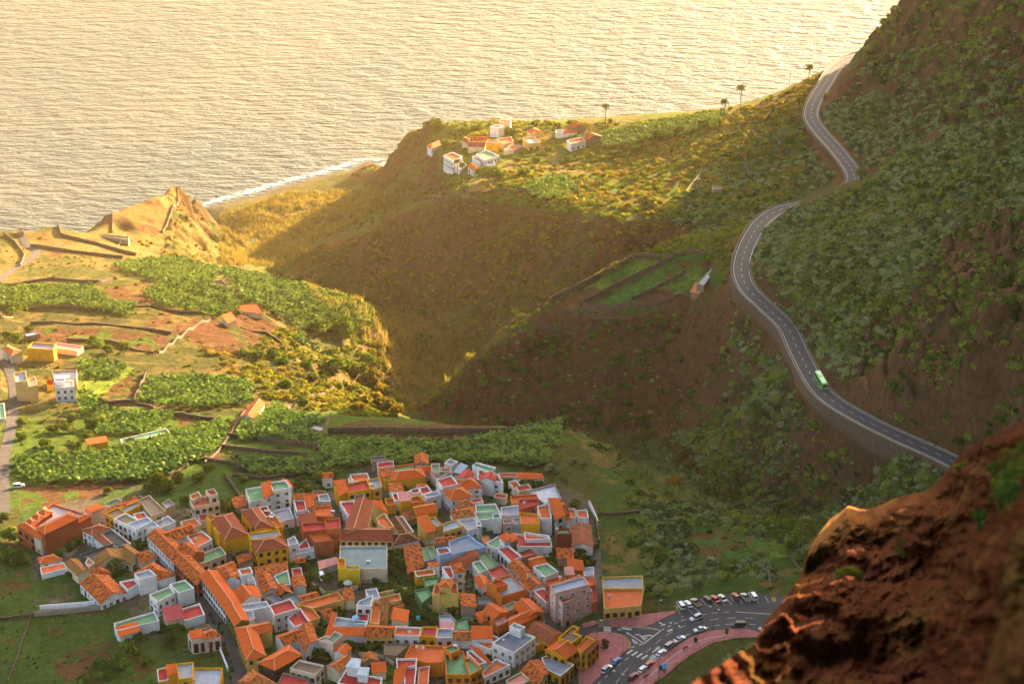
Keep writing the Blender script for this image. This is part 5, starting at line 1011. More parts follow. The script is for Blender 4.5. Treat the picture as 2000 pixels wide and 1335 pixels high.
def scatter(poly, dens, seed, jitter=0.0, rowdir=None, clump=0.0, keep_road=True):
    r = np.random.default_rng(seed); P = np.array(PT(poly))
    # world bounds by sampling the ground under the polygon
    m = inpoly(PU, PV, P); xs_, ys_ = GX[m], GY[m]
    if len(xs_) < 3: return np.zeros((0, 3))
    x0, x1, y0, y1 = xs_.min(), xs_.max(), ys_.min(), ys_.max(); n = int((x1 - x0) * (y1 - y0) * dens)
    x = r.uniform(x0, x1, n); y = r.uniform(y0, y1, n)
    if rowdir is not None:
        s = 1 / math.sqrt(dens); gx, gy = np.meshgrid(np.arange(x0, x1, s), np.arange(y0, y1, s)); x = gx.ravel() + r.normal(size=gx.size) * s * .2; y = gy.ravel() + r.normal(size=gx.size) * s * .2
    z = hz(x, y); u, v = proj(x, y, z); ok = inpoly(u, v, P) & (z > 1.0)
    if clump > 0: ok &= (fbm(x, y, 16, seed, 3) + r.uniform(-.5, .5, len(x)) > -0.6 + clump)
    if keep_road: ok &= bil(ROADMASK, x / y, y, Q0, Q1, Y0, Y1) > 1.2
    x, y, z = x[ok], y[ok], z[ok]; f = footmask(x, y); return np.stack([x, y, z], 1)[~f]
def bake(name, label, pts, protos, mat, smin, smax, seed, zs=1.0, sink=.1, zs_big=True):
    if not len(pts): return None
    zs_big = 'shrub' in name or 'scrub' in name
    r = np.random.default_rng(seed); n = len(pts); s = r.uniform(0, 1, n) ** 2.3 * (smax * (1.35 if zs_big else 1.0) - smin) + smin; a = r.uniform(0, 6.283, n); pi = r.integers(0, len(protos), n); tint = r.uniform(-.25, .65, n) + np.clip(fbm(pts[:, 0], pts[:, 1], 30, seed, 2), -1, 1) * .15
    Qs, Ts = [], []
    for k, (Q, T) in enumerate(protos):
        w = np.where(pi == k)[0]
        if not len(w): continue
        ca, sa = np.cos(a[w]), np.sin(a[w]); q = Q[None] * s[w][:, None, None, None]; X = q[..., 0] * ca[:, None, None] - q[..., 1] * sa[:, None, None]; Y = q[..., 0] * sa[:, None, None] + q[..., 1] * ca[:, None, None]
        out = np.stack([X + pts[w, 0][:, None, None], Y + pts[w, 1][:, None, None], q[..., 2] * zs + pts[w, 2][:, None, None] - sink], -1)
        Qs.append(out.reshape(-1, 4, 3)); Ts.append((T[None] + tint[w][:, None]).ravel())
    o = link(name, quads_mesh(name, np.concatenate(Qs), np.concatenate(Ts), mat)); o['kind'] = 'stuff'; o['label'] = label; return o
NSH = 0
for nm, lab, poly, dens, kind, s0, s1, cl in [
  ('hillside_shrubs', 'grey-green shrubs covering the slope above the mountain road', "1430,500 1545,408 1700,352 1800,285 2100,180 2100,430 1900,430 1790,560 1720,700 1640,745 1570,650 1500,590", .36, 'grey', .7, 2.0, .1),
  ('hillside_shrubs', 'bright green shrubs mixed over the slope above the road', "1500,560 1600,400 1700,352 1850,250 2100,180 2100,420 1900,430 1790,560 1720,690 1620,740 1570,650", .24, 'green', .8, 2.1, .35),
  ('hillside_shrubs', 'dark shrubs clinging to the rock face beside the road', "1630,760 1720,690 1790,560 1900,430 2100,420 2100,900 1870,885", .20, 'green', .6, 2.2, .35),
  ('hillside_shrubs', 'yellowish shrubs in the middle of the right slope', "1600,480 1700,380 1850,300 1900,420 1800,560 1650,600", .10, 'lime', .6, 1.6, .3),
  ('hillside_shrubs', 'round grey shrubs on the slope below the upper cliff', "1605,225 1640,190 1700,112 1990,60 1990,240 1800,285 1695,335", .26, 'grey', .8, 2.1, .25),
  ('hillside_shrubs', 'dark green shrubs hanging on the upper right cliff', "1680,110 1760,-20 2100,-80 2100,200 1850,240", .14, 'green', .8, 2.6, .35),
  ('gorge_shrubs', 'dull green shrubs on the slope between road and gorge', "1425,560 1460,580 1540,660 1600,795 1850,925 1580,1085 1350,1005 1225,870 1380,825 1440,680", .30, 'grey', .7, 1.9, .15),
  ('gorge_shrubs', 'deep green shrubs on the gorge side below the road', "1440,600 1540,700 1600,830 1830,940 1590,1080 1400,1000 1350,850", .22, 'green', .8, 2.2, .3),
  ('slope_shrubs', 'scattered dark shrubs on the red earth slope', "800,800 1000,655 1150,620 1430,610 1450,680 1370,830 1200,850 1050,835", .12, 'dark', .5, 2.0, .35),
  ('slope_shrubs', 'small green plants dotted over the red earth slope', "830,800 1000,660 1430,620 1440,690 1300,850 1050,835", .14, 'grey', .35, 1.2, .25),
  ('ridge_shrubs', 'backlit shrubs along the crest of the field ridge', "800,805 860,760 1000,640 1100,570 1250,490 1390,440 1500,410 1450,470 1420,560 1370,490 1250,500 1090,590 1010,655 880,770", .22, 'lime', .7, 1.7, .05),
  ('plateau_shrubs', 'golden shrubs over the sunlit plateau slopes', "900,395 1050,405 1200,430 1380,428 1540,395 1600,240 1640,125 1480,205 1250,240 1200,320 1000,330", .12, 'gold', .7, 2.0, .25),
  ('plateau_shrubs', 'green shrubs over the sunlit plateau slopes', "860,350 900,395 1050,405 1200,430 1380,428 1540,395 1590,300 1600,240 1480,205 1250,240 1150,320 1000,330", .12, 'green', .7, 2.0, .3),
  ('plateau_shrubs', 'grey green shrubs in the terraces left of the road', "1380,330 1470,240 1560,240 1600,310 1640,350 1540,395 1420,470 1300,440", .18, 'grey', .7, 1.8, .15),
  ('hamlet_greenery', 'low green growth filling the gardens of the seaside hamlet', "830,248 900,236 1180,240 1350,228 1450,215 1300,300 1000,330 860,330", .12, 'lime', .8, 2.0, .15),
  ('cliff_scrub', 'brown green scrub on the sea cliff and valley side', "690,342 830,245 880,380 800,400 740,440 620,470 560,440 700,380", .07, 'olive', .6, 1.7, .2),
  ('slope_scrub', 'hazy scrub dotted over the brown ridge slope', "565,530 600,490 750,445 880,395 1200,440 1380,435 1300,480 1050,600 960,660 870,700 760,620", .2, 'gold', .5, 1.7, .2),  # gold leaf colour stands in for golden glow on this shaded slope
  ('slope_scrub', 'pale green scrub on the lower brown ridge slope', "700,560 900,480 1100,450 1200,480 1000,640 870,690 760,610", .10, 'lime', .5, 1.5, .3),
  ('gorge_slope_growth', 'yellow green growth on the sunlit slope into the gorge', "470,730 520,650 560,640 640,690 720,650 780,740 800,815 640,812 560,790 500,770", .16, 'lime', .9, 2.3, .1),
  ('gorge_slope_growth', 'golden brush on the sunlit slope into the gorge', "400,680 520,690 640,740 760,800 640,812 520,770 420,720", .10, 'gold', .8, 2.2, .2),
  ('meadow_shrubs', 'grey blue shrubs in the hollow beside the car park', "1250,955 1330,1000 1400,1015 1350,1035 1370,1088 1500,1095 1525,1150 1400,1152 1290,1175 1262,1110", .22, 'grey', .8, 1.9, .05),
  ('meadow_shrubs', 'green shrubs in the hollow beside the car park', "1200,960 1330,1000 1590,1100 1560,1140 1540,1085 1522,1024 1345,1024 1370,1092 1500,1097 1400,1152 1270,1180", .12, 'green', .7, 1.9, .25),
  ('meadow_shrubs', 'shrubs along the rim of the plateau above the gorge', "1090,815 1200,870 1270,950 1340,990 1590,1095 1560,1120 1320,1010 1240,960 1160,880", .10, 'green', .6, 1.5, .2),
  ('roadside_shrubs', 'shrubs on the bank below the pink promenade', "1300,1345 1420,1270 1490,1250 1500,1345", .22, 'grey', .7, 1.8, .1),
  ('headland_scrub', 'golden scrub on the broken side of the headland', "300,470 345,375 380,385 432,470 415,515 350,515 250,470", .09, 'gold', .5, 1.4, .2),
  ('field_weeds', 'low green weeds between the left fields', "0,450 430,520 620,560 700,640 640,800 640,900 300,960 0,960", .035, 'lime', .4, 1.2, .3),
  ('field_weeds', 'dark low weeds around the village plots', "300,1000 650,915 1160,980 1170,1190 880,1300 300,1340 230,1240", .05, 'dark', .4, 1.2, .25),
  ('meadow_grass_tufts', 'grass tufts in the shaded meadow left of the village', "-60,1090 60,1100 230,1190 330,1345 -60,1345", .10, 'green', .25, .7, .1),
  ('meadow_grass_tufts', 'grass tufts in the meadow right of the village', "1090,830 1190,880 1330,1000 1260,1110 1170,1140 1165,960 1080,900", .16, 'lime', .25, .75, .1)]:
    NSH += 1; bake(nm, lab, scatter(poly, dens, 40 + NSH, clump=cl), SHR, LEAF[kind], s0, s1, NSH)
for nm, lab, poly, dens, s0, s1, k in [('reeds', 'golden reeds filling the valley behind the beach', "430,425 560,380 740,370 760,400 620,470 575,520 430,520", .22, 1.4, 3.0, 'reed'), ('reeds', 'tall reeds along the hazy gorge floor', "570,545 700,560 880,650 960,655 860,780 800,805 740,690", .22, 1.5, 3.2, 'reed'),
      ('cane_thicket', 'blue green cane on the shaded gorge floor', "1220,850 1290,840 1380,930 1460,1000 1330,985 1250,930", .22, 1.4, 2.8, 'grey'), ('cane_thicket', 'dark cane at the gorge mouth beside the rock', "1480,1000 1600,1000 1640,1090 1590,1100 1500,1040", .2, 1.4, 2.6, 'dark')]:
    NSH += 1; bake(nm, lab, scatter(poly, dens, 90 + NSH, clump=.1), REEDP, LEAF[k], s0, s1, NSH)
# bananas: the plants nearest the village each for itself, the far plantations as mass
near = scatter("18,900 200,885 410,845 432,862 420,885 330,928 250,945 60,946", .15, 501, rowdir=1)
near = near[np.argsort(near[:, 1])]
BM = [quads_mesh("banana_leaves", Q, T, LEAF['banana']) for Q, T in BANP]
for i, p in enumerate(near[:300]):
    o = link("banana_plant", BM[i % 5], label='leafy banana plant in the long field just above the red hall', category='banana plant', group='banana plants in the field above the red hall')
    s = random.uniform(2.5, 3.5); o.location = (p[0], p[1], p[2] - .1); o.scale = (s, s, s); o.rotation_euler = (0, 0, random.uniform(0, 6.28))
for k, (lab, poly) in enumerate([('rest of the long banana field above the red hall', None), ('banana plantation beside the stone store', "290,742 400,738 490,750 495,792 380,800 268,788"), ('bananas around the green water tank', "180,800 335,812 310,850 190,852"), ('bananas below the green water tank', "245,865 330,845 440,825 440,862 300,900 250,895"), ('bananas below the small farm store', "455,862 480,822 540,795 640,832 625,872 540,860"),
     ('long banana terrace under the dark wall', "625,864 900,864 1095,828 1095,872 900,905 640,908"), ('bananas directly above the village roofs', "455,898 640,905 880,905 1060,885 1060,915 900,905 660,912 640,935 470,925"), ('bananas at the foot of the headland', "215,520 330,505 425,525 410,565 330,562"), ('large banana slope on the left', "280,572 412,540 470,585 480,600 420,620 305,598"), ('banana strips in the upper left fields', "0,562 180,562 210,590 270,600 250,622 150,600 0,600"),
     ('banana spur above the hazy gorge', "425,527 560,545 640,570 735,605 725,655 620,640 570,660 640,700 560,625 480,585"), ('banana patches by the left lane', "150,765 185,775 210,800 170,815 150,800"), ('bananas on the sea plateau', "1170,262 1300,238 1420,222 1400,250 1250,285 1180,290"), ('bananas at the plateau edge near the hamlet', "1010,365 1100,345 1130,375 1060,395"), ('bananas in the front right garden plots', "940,885 1075,885 1075,905 940,905"), ('leafy maize in the small plot', "150,705 250,715 230,745 170,740")]):
    pts = near[300:] if poly is None else scatter(poly, .15 if k < 12 else .2, 510 + k, rowdir=1, keep_road=True)
    bake('banana_plantation', lab, pts, BANP, LEAF['banana'], 2.3, 3.3, 600 + k)

# rows of crops in the small plots
for k, (lab, poly, kd, a, b) in enumerate([('young crop rows in the bright green plot by the rim', "1484,1029 1520,1031 1534,1084 1501,1084", 'lime', .3, .5), ('leafy crop in the middle small plot', "1409,1031 1454,1031 1463,1079 1440,1082 1418,1060", 'green', .3, .55), ('sparse crop in the left red plot', "1352,1040 1404,1031 1409,1084 1373,1084", 'green', .2, .4), ('low crop in the upper ridge field', "1140,560 1240,505 1290,508 1200,555", 'green', .3, .55), ('low crop in the lower ridge field', "1285,560 1350,530 1374,545 1340,574", 'green', .3, .5), ('crop in the middle ridge field', "1240,555 1340,496 1378,502 1370,530 1290,550", 'green', .25, .5)]):
    bake('crop_rows', lab, scatter(poly, .9 if k != 2 else .35, 800 + k, rowdir=1), SHR, LEAF[kd], a, b, 820 + k)
# tufts and sprigs rooted on the near rock
us_, vs_, U_, V_, P_ = ROCKP
def rock_pt(u, v):
    i = int(np.argmin((U_ - u) ** 2 + (V_ - v) ** 2)); return P_.reshape(-1, 3)[i]
def rock_bush(label, u, v, R, kind, seed):
    p = rock_pt(u, v); e = tree("rock_shrub", "shrub", label, kind, p[0], p[1], p[2] - R * .35, R, 'shrubs on the near rock', seed)
for i_, (u_, v_, r_, k_) in enumerate([(1950, 905, .10, 'green'), (1965, 890, .13, 'olive'), (1985, 915, .15, 'green'), (1972, 940, .14, 'green'), (1995, 950, .16, 'green'), (2010, 900, .15, 'lime'), (1958, 930, .10, 'lime'), (1990, 880, .12, 'gold'), (2015, 860, .12, 'lime'), (1945, 960, .09, 'olive'), (1980, 970, .12, 'dark')]):
    p_ = rock_pt(u_, v_); tree("rock_shrub", "shrub", 'blurred green tuft at the right edge of the near rock', k_, p_[0], p_[1], p_[2] - r_ * .3, r_ * 1.3, 'tufts at the edge of the near rock', i_, .8)
rock_bush('small bright green sprig in the middle of the near rock', 1660, 1118, .30, 'lime', 3); rock_bush('mossy tuft in the shade of the near rock', 1925, 1010, .2, 'dark', 4); rock_bush('yellow tuft on the upper rim of the near rock', 1885, 905, .2, 'gold', 5); rock_bush('dry tuft low on the near rock', 1770, 1060, .22, 'olive', 6)
# ------------------------------------------------------------------ stone walls of fields, road and yards
def px_line(s, step=2.5):
    pts = np.array([hit(*map(float, t.split(','))) for t in s.split()]); d = np.r_[0, np.cumsum(np.linalg.norm(np.diff(pts[:, :2], axis=0), axis=1))]
    if d[-1] < 0.5: return pts
    q = np.linspace(0, d[-1], max(2, int(d[-1] / step))); x = np.interp(q, d, pts[:, 0]); y = np.interp(q, d, pts[:, 1]); return np.stack([x, y, hz(x, y)], 1)
def strip_wall(pl, w, h, below=1.2):
    t = np.gradient(pl[:, :2], axis=0); t /= np.linalg.norm(t, axis=1)[:, None] + 1e-9; n = np.stack([t[:, 1], -t[:, 0]], 1) * w / 2; k = len(pl)
    jit = np.random.default_rng(k).uniform(-.1, .1, k); hh = (h + jit) if h > .7 else np.full(k, h)
    V = np.concatenate([np.c_[pl[:, :2] - n, pl[:, 2] - below], np.c_[pl[:, :2] + n, pl[:, 2] - below], np.c_[pl[:, :2] - n, pl[:, 2] + hh], np.c_[pl[:, :2] + n, pl[:, 2] + hh]]); i = np.arange(k - 1); f = []
    for a, b in ((0, 2), (2, 3), (3, 1)): f.append(np.stack([a * k + i, a * k + i + 1, b * k + i + 1, b * k + i], 1))
    f.append(np.array([[0, k, 3 * k, 2 * k], [k - 1, 3 * k - 1, 4 * k - 1, 2 * k - 1]])); return V, np.concatenate(f)
white_w = WALLM['W']
def wall(label, s, h=1.4, w=.6, m=None, below=1.5, group=None):
    pl = px_line(s); o = link("stone_wall" if m is None else "garden_wall", mesh_np("wall", *strip_wall(pl, w, h, below), m or stone), label=label, category="wall")
    if group: o['group'] = group
for l, s, h in [('long dark stone wall along the outer edge of the ridge fields', '1072,592 1130,562 1190,532 1245,503 1292,508', 2.6), ('stone wall between the upper and lower ridge field strips', '1140,592 1200,562 1270,528 1340,492 1380,500', 2.2), ('short stone wall inside the lower ridge field', '1235,586 1285,562 1338,534', 2.2),
     ('tall curved stone wall fronting the middle ridge field', '1134,598 1150,608 1190,609 1226,603', 3.4), ('curved stone wall fronting the right ridge field', '1229,590 1245,602 1290,596 1330,580', 2.4), ('low stone wall at the left end of the ridge fields', '1072,592 1085,603 1110,608 1130,617', 1.4), ('pale sunlit wall top on the ridge tip', '992,648 1020,652 1044,648', 1.0), ('second pale wall top along the ridge edge', '1049,640 1080,646 1128,648', 1.2), ('row of stone steps wall under the ridge fields', '1135,625 1180,622 1235,618 1290,606', 1.0),
     ('long dark terrace wall above the banana terrace', '640,846 700,844 780,845 900,846 1000,845 1060,838', 2.6), ('stone wall on top of the banana terrace edge', '630,862 700,864 800,866 880,868', 1.3), ('stone wall rising beside the low sheds', '620,880 628,858 640,828 646,812', 1.8), ('stone path wall climbing from the village to the farm store', '400,905 425,885 450,850 470,815 480,800', 1.2),
     ('reddish hedge topped wall left of the low sheds', '445,852 500,858 560,866 618,874', 1.8), ('second hedge topped wall below the first', '420,872 470,878 540,886 600,890', 1.6), ('stone wall under the long banana field', '200,945 260,938 330,930 372,905', 1.5), ('stone wall from the sheds to the cream house', '372,905 400,898 440,905 470,912', 1.4), ('stone wall along the lime tree garden', '455,930 520,935 590,925 660,908', 1.3), ('wall down beside the white green-topped house', '440,930 455,950 470,975 480,995', 1.4),
     ('dark wall around the field of the farm store', '190,790 260,785 300,800 360,812 430,822', 1.5), ('field wall left of the wide banana field', '285,728 275,750 262,785', 1.4), ('stone wall down from the red roofed hut', '310,690 345,662 380,640 415,622', 1.3), ('thin wall along the headland top', '165,432 220,412 270,396 320,374 350,363', 1.2), ('wall from the headland peak down its right edge', '350,365 348,390 345,405 330,430 318,455', 1.6), ('cross wall in the headland field', '222,408 220,430 219,455', 1.6), ('long terrace wall under the headland', '55,447 120,462 200,482 265,500', 2.2), ('second long terrace wall under the headland', '60,482 130,492 200,500 240,505', 1.8),
     ('curved wall edge above the left lane', '8,458 30,475 48,500 40,520', 1.4), ('dark stone wall on the brown ridge crest', '810,392 850,388 900,389', 1.6), ('long hamlet field wall under the white houses', '865,372 920,380 990,372 1060,382', 1.4), ('stone wall left of the hamlet', '836,290 850,300 862,318', 1.2), ('terrace wall on the golden plateau slope', '1165,405 1210,380 1260,352 1300,330', .6), ('terrace wall right of the golden slope', '1265,395 1310,352 1350,318 1400,270', .6), ('terrace wall in the middle of the dark terraces', '1310,410 1350,360 1390,310', .6), ('upper terrace wall near the slender palms', '1460,262 1490,240 1510,215', 1.6), ('stone terrace corner above the road loop', '1420,340 1423,358 1455,355', 2.2), ('stone terrace corner nearer the road loop', '1455,310 1460,345 1480,350', 2.2), ('stone terrace corner under the upper road', '1495,315 1500,330 1530,328', 2.2), ('tall terrace wall below the upper road wall', '1525,270 1528,298 1545,300', 2.2), ('small terrace corner low in the scrub', '1340,395 1343,402 1362,400', 1.8),
     ('long cream wall edging the right meadow', '1160,985 1163,1010 1170,1060', 1.6), ('stone edge of the right meadow under the rim', '1170,1005 1210,1004 1250,1000', 1.0), ('meadow field wall beside the small plots', '1498,1100 1502,1125 1505,1150', 1.2), ('second small wall right of the plots', '1538,1082 1555,1105 1568,1120', 1.0), ('mossy wall crossing the left meadow', '0,1210 60,1202 70,1200', .9), ('path edge wall in the dark left meadow', '15,1330 35,1280 50,1230 62,1200', .6)]:
    wall(l, s, h)
wall('white topped boundary wall of the left village garden', '78,1190 120,1187 175,1182 200,1176', 1.8, .35, white_w); wall('brown outer wall below the white topped wall', '66,1203 110,1199 160,1194 205,1189', 1.8, .4, WALLM['T'])
wall('white garden wall running down to the street', '427,1262 436,1285 446,1310', 1.6, .3, white_w); wall('long cream wall behind the green yard house', '731,1170 770,1162 810,1154', 2.4, .35, WALLM['C2']); wall('grey yard wall under the parked van', '600,1140 640,1165 700,1150', 1.8, .35, WALLM['T2']); wall('rubble wall under the green courtyard', '826,1124 845,1110 862,1100', 2.2, .5)
wall('yellow low wall beside the tan yellow house', '895,1165 905,1178 918,1195', 1.6, .3, WALLM['Y']); wall('white wall along the cobbled ramp', '1150,985 1160,1005 1168,1025', 2.0, .35, white_w)
for i, s in enumerate(['120,1080 135,1090 150,1078', '560,1090 600,1092 618,1090', '640,1260 665,1262 690,1262', '730,1245 760,1250 780,1248', '900,1200 925,1215 935,1225', '820,1180 850,1190 880,1205', '680,1140 720,1138 760,1135', '1040,1085 1060,1088 1085,1080', '450,1080 470,1100 490,1104', '310,1160 320,1185 330,1190', '870,1130 900,1150 920,1150', '700,1280 750,1285 770,1300']):
    wall('low rough yard wall between village houses', s, 1.5, .35, WALLM['T2' if i % 2 else 'T'], 1.5, 'low yard walls')
for l, s, h in [('terrace wall over the upper left banana strip', '0,560 100,546 190,552 225,545', 1.5), ('terrace wall below the upper left banana strip', '0,602 120,600 230,608 300,600', 1.5), ('terrace wall through the brown left field', '60,632 180,634 300,646 335,652', 1.4), ('short terrace wall above the pylon field', '130,664 220,668 300,690', 1.2), ('terrace edge in the big banana slope', '285,598 350,612 420,620', 1.4), ('vertical path wall through the banana spur', '520,560 530,590 545,625', 1.2), ('second path wall through the banana spur', '590,570 600,600 612,630', 1.0), ('curved wall of the ploughed half moon field', '470,640 520,650 550,670 560,690', 1.0), ('terrace wall across the golden gorge slope', '560,800 600,780 640,770', 1.0), ('hazy old wall on the gorge side', '770,580 830,600 860,620', 1.0)]:
    wall(l, s, h)
# road edge: parapet, guard rail and retaining wall on the valley side
side = ROADW['mountain_road'][1]; RR = resample(side, 3.0)
t_ = np.gradient(RR[:, :2], axis=0); t_ /= np.linalg.norm(t_, axis=1)[:, None]; nl = np.stack([-t_[:, 1], t_[:, 0]], 1)
if (nl[20] @ np.array([-1, 0])) < 0: nl = -nl
edge = RR.copy(); edge[:, :2] += nl * 4.75
ek = edge[:, 1]
link("parapet", mesh_np("parapet", *strip_wall(edge, .3, .6, .3), concrete), label='long pale parapet on the valley side of the mountain road', category='parapet')
V, Fc = strip_wall(np.c_[edge[:, :2] + nl * .3, edge[:, 2] - .1], .45, .05, 9.0)
link("retaining_wall", mesh_np("retaining_wall", V, Fc, stone), label='tall rubble retaining wall carrying the mountain road', category='wall')
inn = RR.copy(); inn[:, :2] -= nl * 4.6
link("gutter_wall", mesh_np("gutter_wall", *strip_wall(inn, .4, .35, .3), concrete), label='low kerb wall on the mountain side of the road', category='wall')

# ------------------------------------------------------------------ village lanes and the square
def lane(name, s, w, label, m=lane_grey):
    pl = px_line(s, 3.0); pl[:, 2] += .05
    for _ in range(3): pl[1:-1, 2] = (pl[:-2, 2] + pl[1:-1, 2] * 2 + pl[2:, 2]) / 4
    link(name, mesh_np(name, *ribbon(pl, -w, w, .12), m), kind='structure', label=label)
lane("main_street", '285,1072 330,1118 372,1160 410,1200 440,1245 460,1290 470,1345', 2.4, 'grey paved main street between house rows')
lane("alley", '650,960 662,1010 664,1060 655,1095 620,1095 575,1095', 1.6, 'narrow lane between red and yellow houses'); lane("alley", '905,1068 950,1090 985,1125 1010,1150 1045,1195 1085,1235', 1.7, 'alley stepping down between white houses'); lane("cobbled_ramp", '1160,1050 1162,1100 1166,1150 1172,1198', 2.2, 'cobbled ramp beside the orange shop'); lane("alley", '850,955 868,990 880,1015 890,1040', 1.8, 'stepped street below the white tall house'); lane("alley", '640,1252 720,1254 800,1254 880,1258 960,1285 1010,1305', 1.6, 'street in front of the coloured row houses')
def sheet(name, s, dz, m, label, z=PLAZA_Z):
    P = []
    for u, v in PT(s): x, y = unproj(u, v, z); P.append((float(x), float(y)))
    tris = tessellate_polygon([[Vector((x, y, 0)) for x, y in P]]); V = [(x, y, z + dz) for x, y in P]
    o = link(name, mesh_py(name, V, [tuple(t) for t in tris], m)); o['kind'] = 'structure'; o['label'] = label; return o
def C7(s): return ' '.join('%.2f,%.2f' % (1140 + float(a) / 4.762, 1100 + float(b) / 4.762) for a, b in (t.split(',') for t in s.split()))
pink = plain("pink_paving", (0.42, 0.13, 0.12), .85, .14, .8); cobble = plain("cobbles", (0.16, 0.12, 0.10), .9, .2, 1.2); yel = plain("yellow_paint", (.62, .36, .03), .8, .1, 1)
sheet("village_road", C7("60,1130 -20,1300 330,1300 410,1119 520,1025 600,950 690,875 800,800 900,735 1000,682 1100,645 1200,620 1380,602 1520,602 1640,640 1900,720 2200,760 2200,420 1900,320 1800,296 1640,282 1500,278 1350,282 1200,296 1060,320 920,355 845,395 880,445 760,495 640,560 560,588 400,588 250,592 120,582 0,605 -80,640 -60,700 40,648 180,636 330,652 400,692 432,742 420,792 330,872 250,965"), .04, asphalt, 'dark asphalt village road and car park')
sheet("promenade", C7("330,1300 410,1122 520,1028 600,953 690,878 800,803 900,738 1000,685 1100,648 1200,623 1380,605 1520,605 1640,643 1700,668 1620,685 1400,695 1200,738 1000,845 880,935 760,1045 640,1115 560,1300"), .15, pink, 'red paved promenade along the village road')
sheet("plaza", C7("-40,1300 -60,760 20,690 60,655 180,640 330,656 398,696 428,744 416,792 328,870 248,962 60,1128 -20,1300"), .15, pink, 'red paved little square beside the yellow villa')
sheet("upper_pavement", C7("225,512 560,470 840,440 876,448 756,499 636,563 556,585 400,585 262,585"), .15, pink, 'red paved pavement below the orange shop'); sheet("shop_pavement", C7("-10,600 -10,560 100,526 132,560 60,590"), .15, pink, 'small red pavement corner by the apartments'); sheet("cobbled_patch", C7("125,520 225,512 262,585 130,582"), .12, cobble, 'cobbled foot of the ramp')
MK = []
def mk(s, w=.14, dash=None):
    P = np.array([unproj(u, v, PLAZA_Z) for u, v in PT(C7(s))]); P = smooth(np.c_[P, np.full(len(P), PLAZA_Z)], 6) if len(P) > 2 else np.c_[P, np.full(2, PLAZA_Z)]; P = resample(P, .5)
    if len(P) < 2: return
    if dash:
        k = int(dash / .5)
        for i in range(0, len(P) - k, 2 * k): MK.append(ribbon(P[i:i + k + 1], -w, w, .06))
    else: MK.append(ribbon(P, -w, w, .06))
mk("900,535 1000,500 1150,468 1300,452 1420,450", .12, 2.0); mk("1420,450 1560,458 1740,470"); mk("580,822 720,700 860,612 1000,560 1200,520 1400,503 1560,508 1700,518", .1, 3.0); mk("300,1110 380,1005 480,910", .1, 3.0); mk("650,860 760,770 900,690 1050,625 1200,580 1350,563 1500,560 1620,568", .12, 2.0); mk("130,1119 230,1030 330,940 420,870", .12, 2.0)
mk("440,780 560,742", .2, 1.5); mk("560,742 720,620", .2); mk("370,592 560,598 720,620", .1); mk("400,640 480,690 560,742", .2); mk("720,620 780,590 900,535", .15, 1.5); mk("885,455 940,520", .12, 1.0); mk("350,600 450,612", .5); mk("450,700 475,740 500,738 450,700", .2); mk("530,680 600,668 640,668", .35); mk("480,660 520,665 580,720", .25); mk("545,700 575,690 600,700", .3); mk("640,825 690,785 705,770", .25); mk("670,790 705,770 695,800", .25); mk("780,628 830,610", .4); mk("700,545 760,575", .3); mk("720,580 770,555", .2); mk("330,655 400,690", .1)
for i in range(6): mk("%d,%d %d,%d" % (400 + i * 47, 838 + i * 16, 455 + i * 47, 800 + i * 16), .35)
for i in range(4): mk("%d,%d %d,%d" % (590 + i * 32, 900 + i * -4 + 0, 650 + i * 22, 850 + i * 12 - 5), .3)
for i in range(4): mk("185,%d 258,%d" % (592 + i * 15, 595 + i * 15), .32)
for x0, y0 in ((952, 400), (1010, 385), (1090, 330), (1185, 335), (1255, 325), (1320, 320), (1362, 295), (1440, 310), (1510, 310), (1590, 310), (1686, 300)): mk("%d,%d %d,%d" % (x0, y0, x0 + (75 if x0 < 1350 else 45) * .85, y0 + 66), .09)
mk("1640,590 1640,620", .5); mk("1500,558 1508,600", .15)
link("plaza_markings", mesh_np("plaza_markings", *join(MK), paint_white), kind='structure', label='white arrows, crossings and bay lines painted on the village road')
MK = []; mk("838,392 870,402 868,425 900,448", .2); mk("1752,308 1765,360", .2); mk("1775,308 1785,360", .2); mk("130,584 260,588 400,586 560,587 700,612", .1); mk("60,652 180,639 330,654 400,692 432,742 418,792", .18); MK2 = MK; MK = []
link("yellow_markings", mesh_np("yellow_markings", *join(MK2), yel), kind='structure', label='yellow kerb lines and hatching by the square')
MK = []; mk("520,1119 640,1020 800,885 960,775 1100,712 1260,678 1430,668", .1); mk("640,1040 780,925", .08, .5)
for v_, f_ in [join(MK)]: v_[:, 2] += .12
link("promenade_line", mesh_np("promenade_line", v_, f_, paint_white), kind='structure', label='white line along the red promenade')
for i, (x, y) in enumerate([(1310, 658), (985, 768)]): sheet("yellow_patch", C7("%d,%d %d,%d %d,%d %d,%d" % (x - 13, y - 2, x, y + 7, x + 13, y + 2, x, y - 7)), .17, yel, 'yellow tactile patch on the red promenade')
metal = plain("dark_metal", (.05, .05, .05), .5, .05, 1, .3); lightgrey = plain("lamp_head_grey", (.6, .6, .6), .5, .05, 1)
def rail(label, s, z0):
    P = np.array([unproj(u, v, PLAZA_Z) for u, v in PT(C7(s))]); P = resample(smooth(np.c_[P, np.full(len(P), PLAZA_Z + z0)], 6), 2.0); parts = []
    for q in P: parts.append(boxes_np([((q[0] - .03, q[1], q[2]), (q[0] + .03, q[1], q[2]))], .06, 1.0))
    for h in (.45, .95): v, f = strip_wall(np.c_[P[:, :2], P[:, 2] + h], .05, .05, 0); parts.append((v, f))
    link("railing", mesh_np("railing", *join(parts), metal), label=label, category='railing')
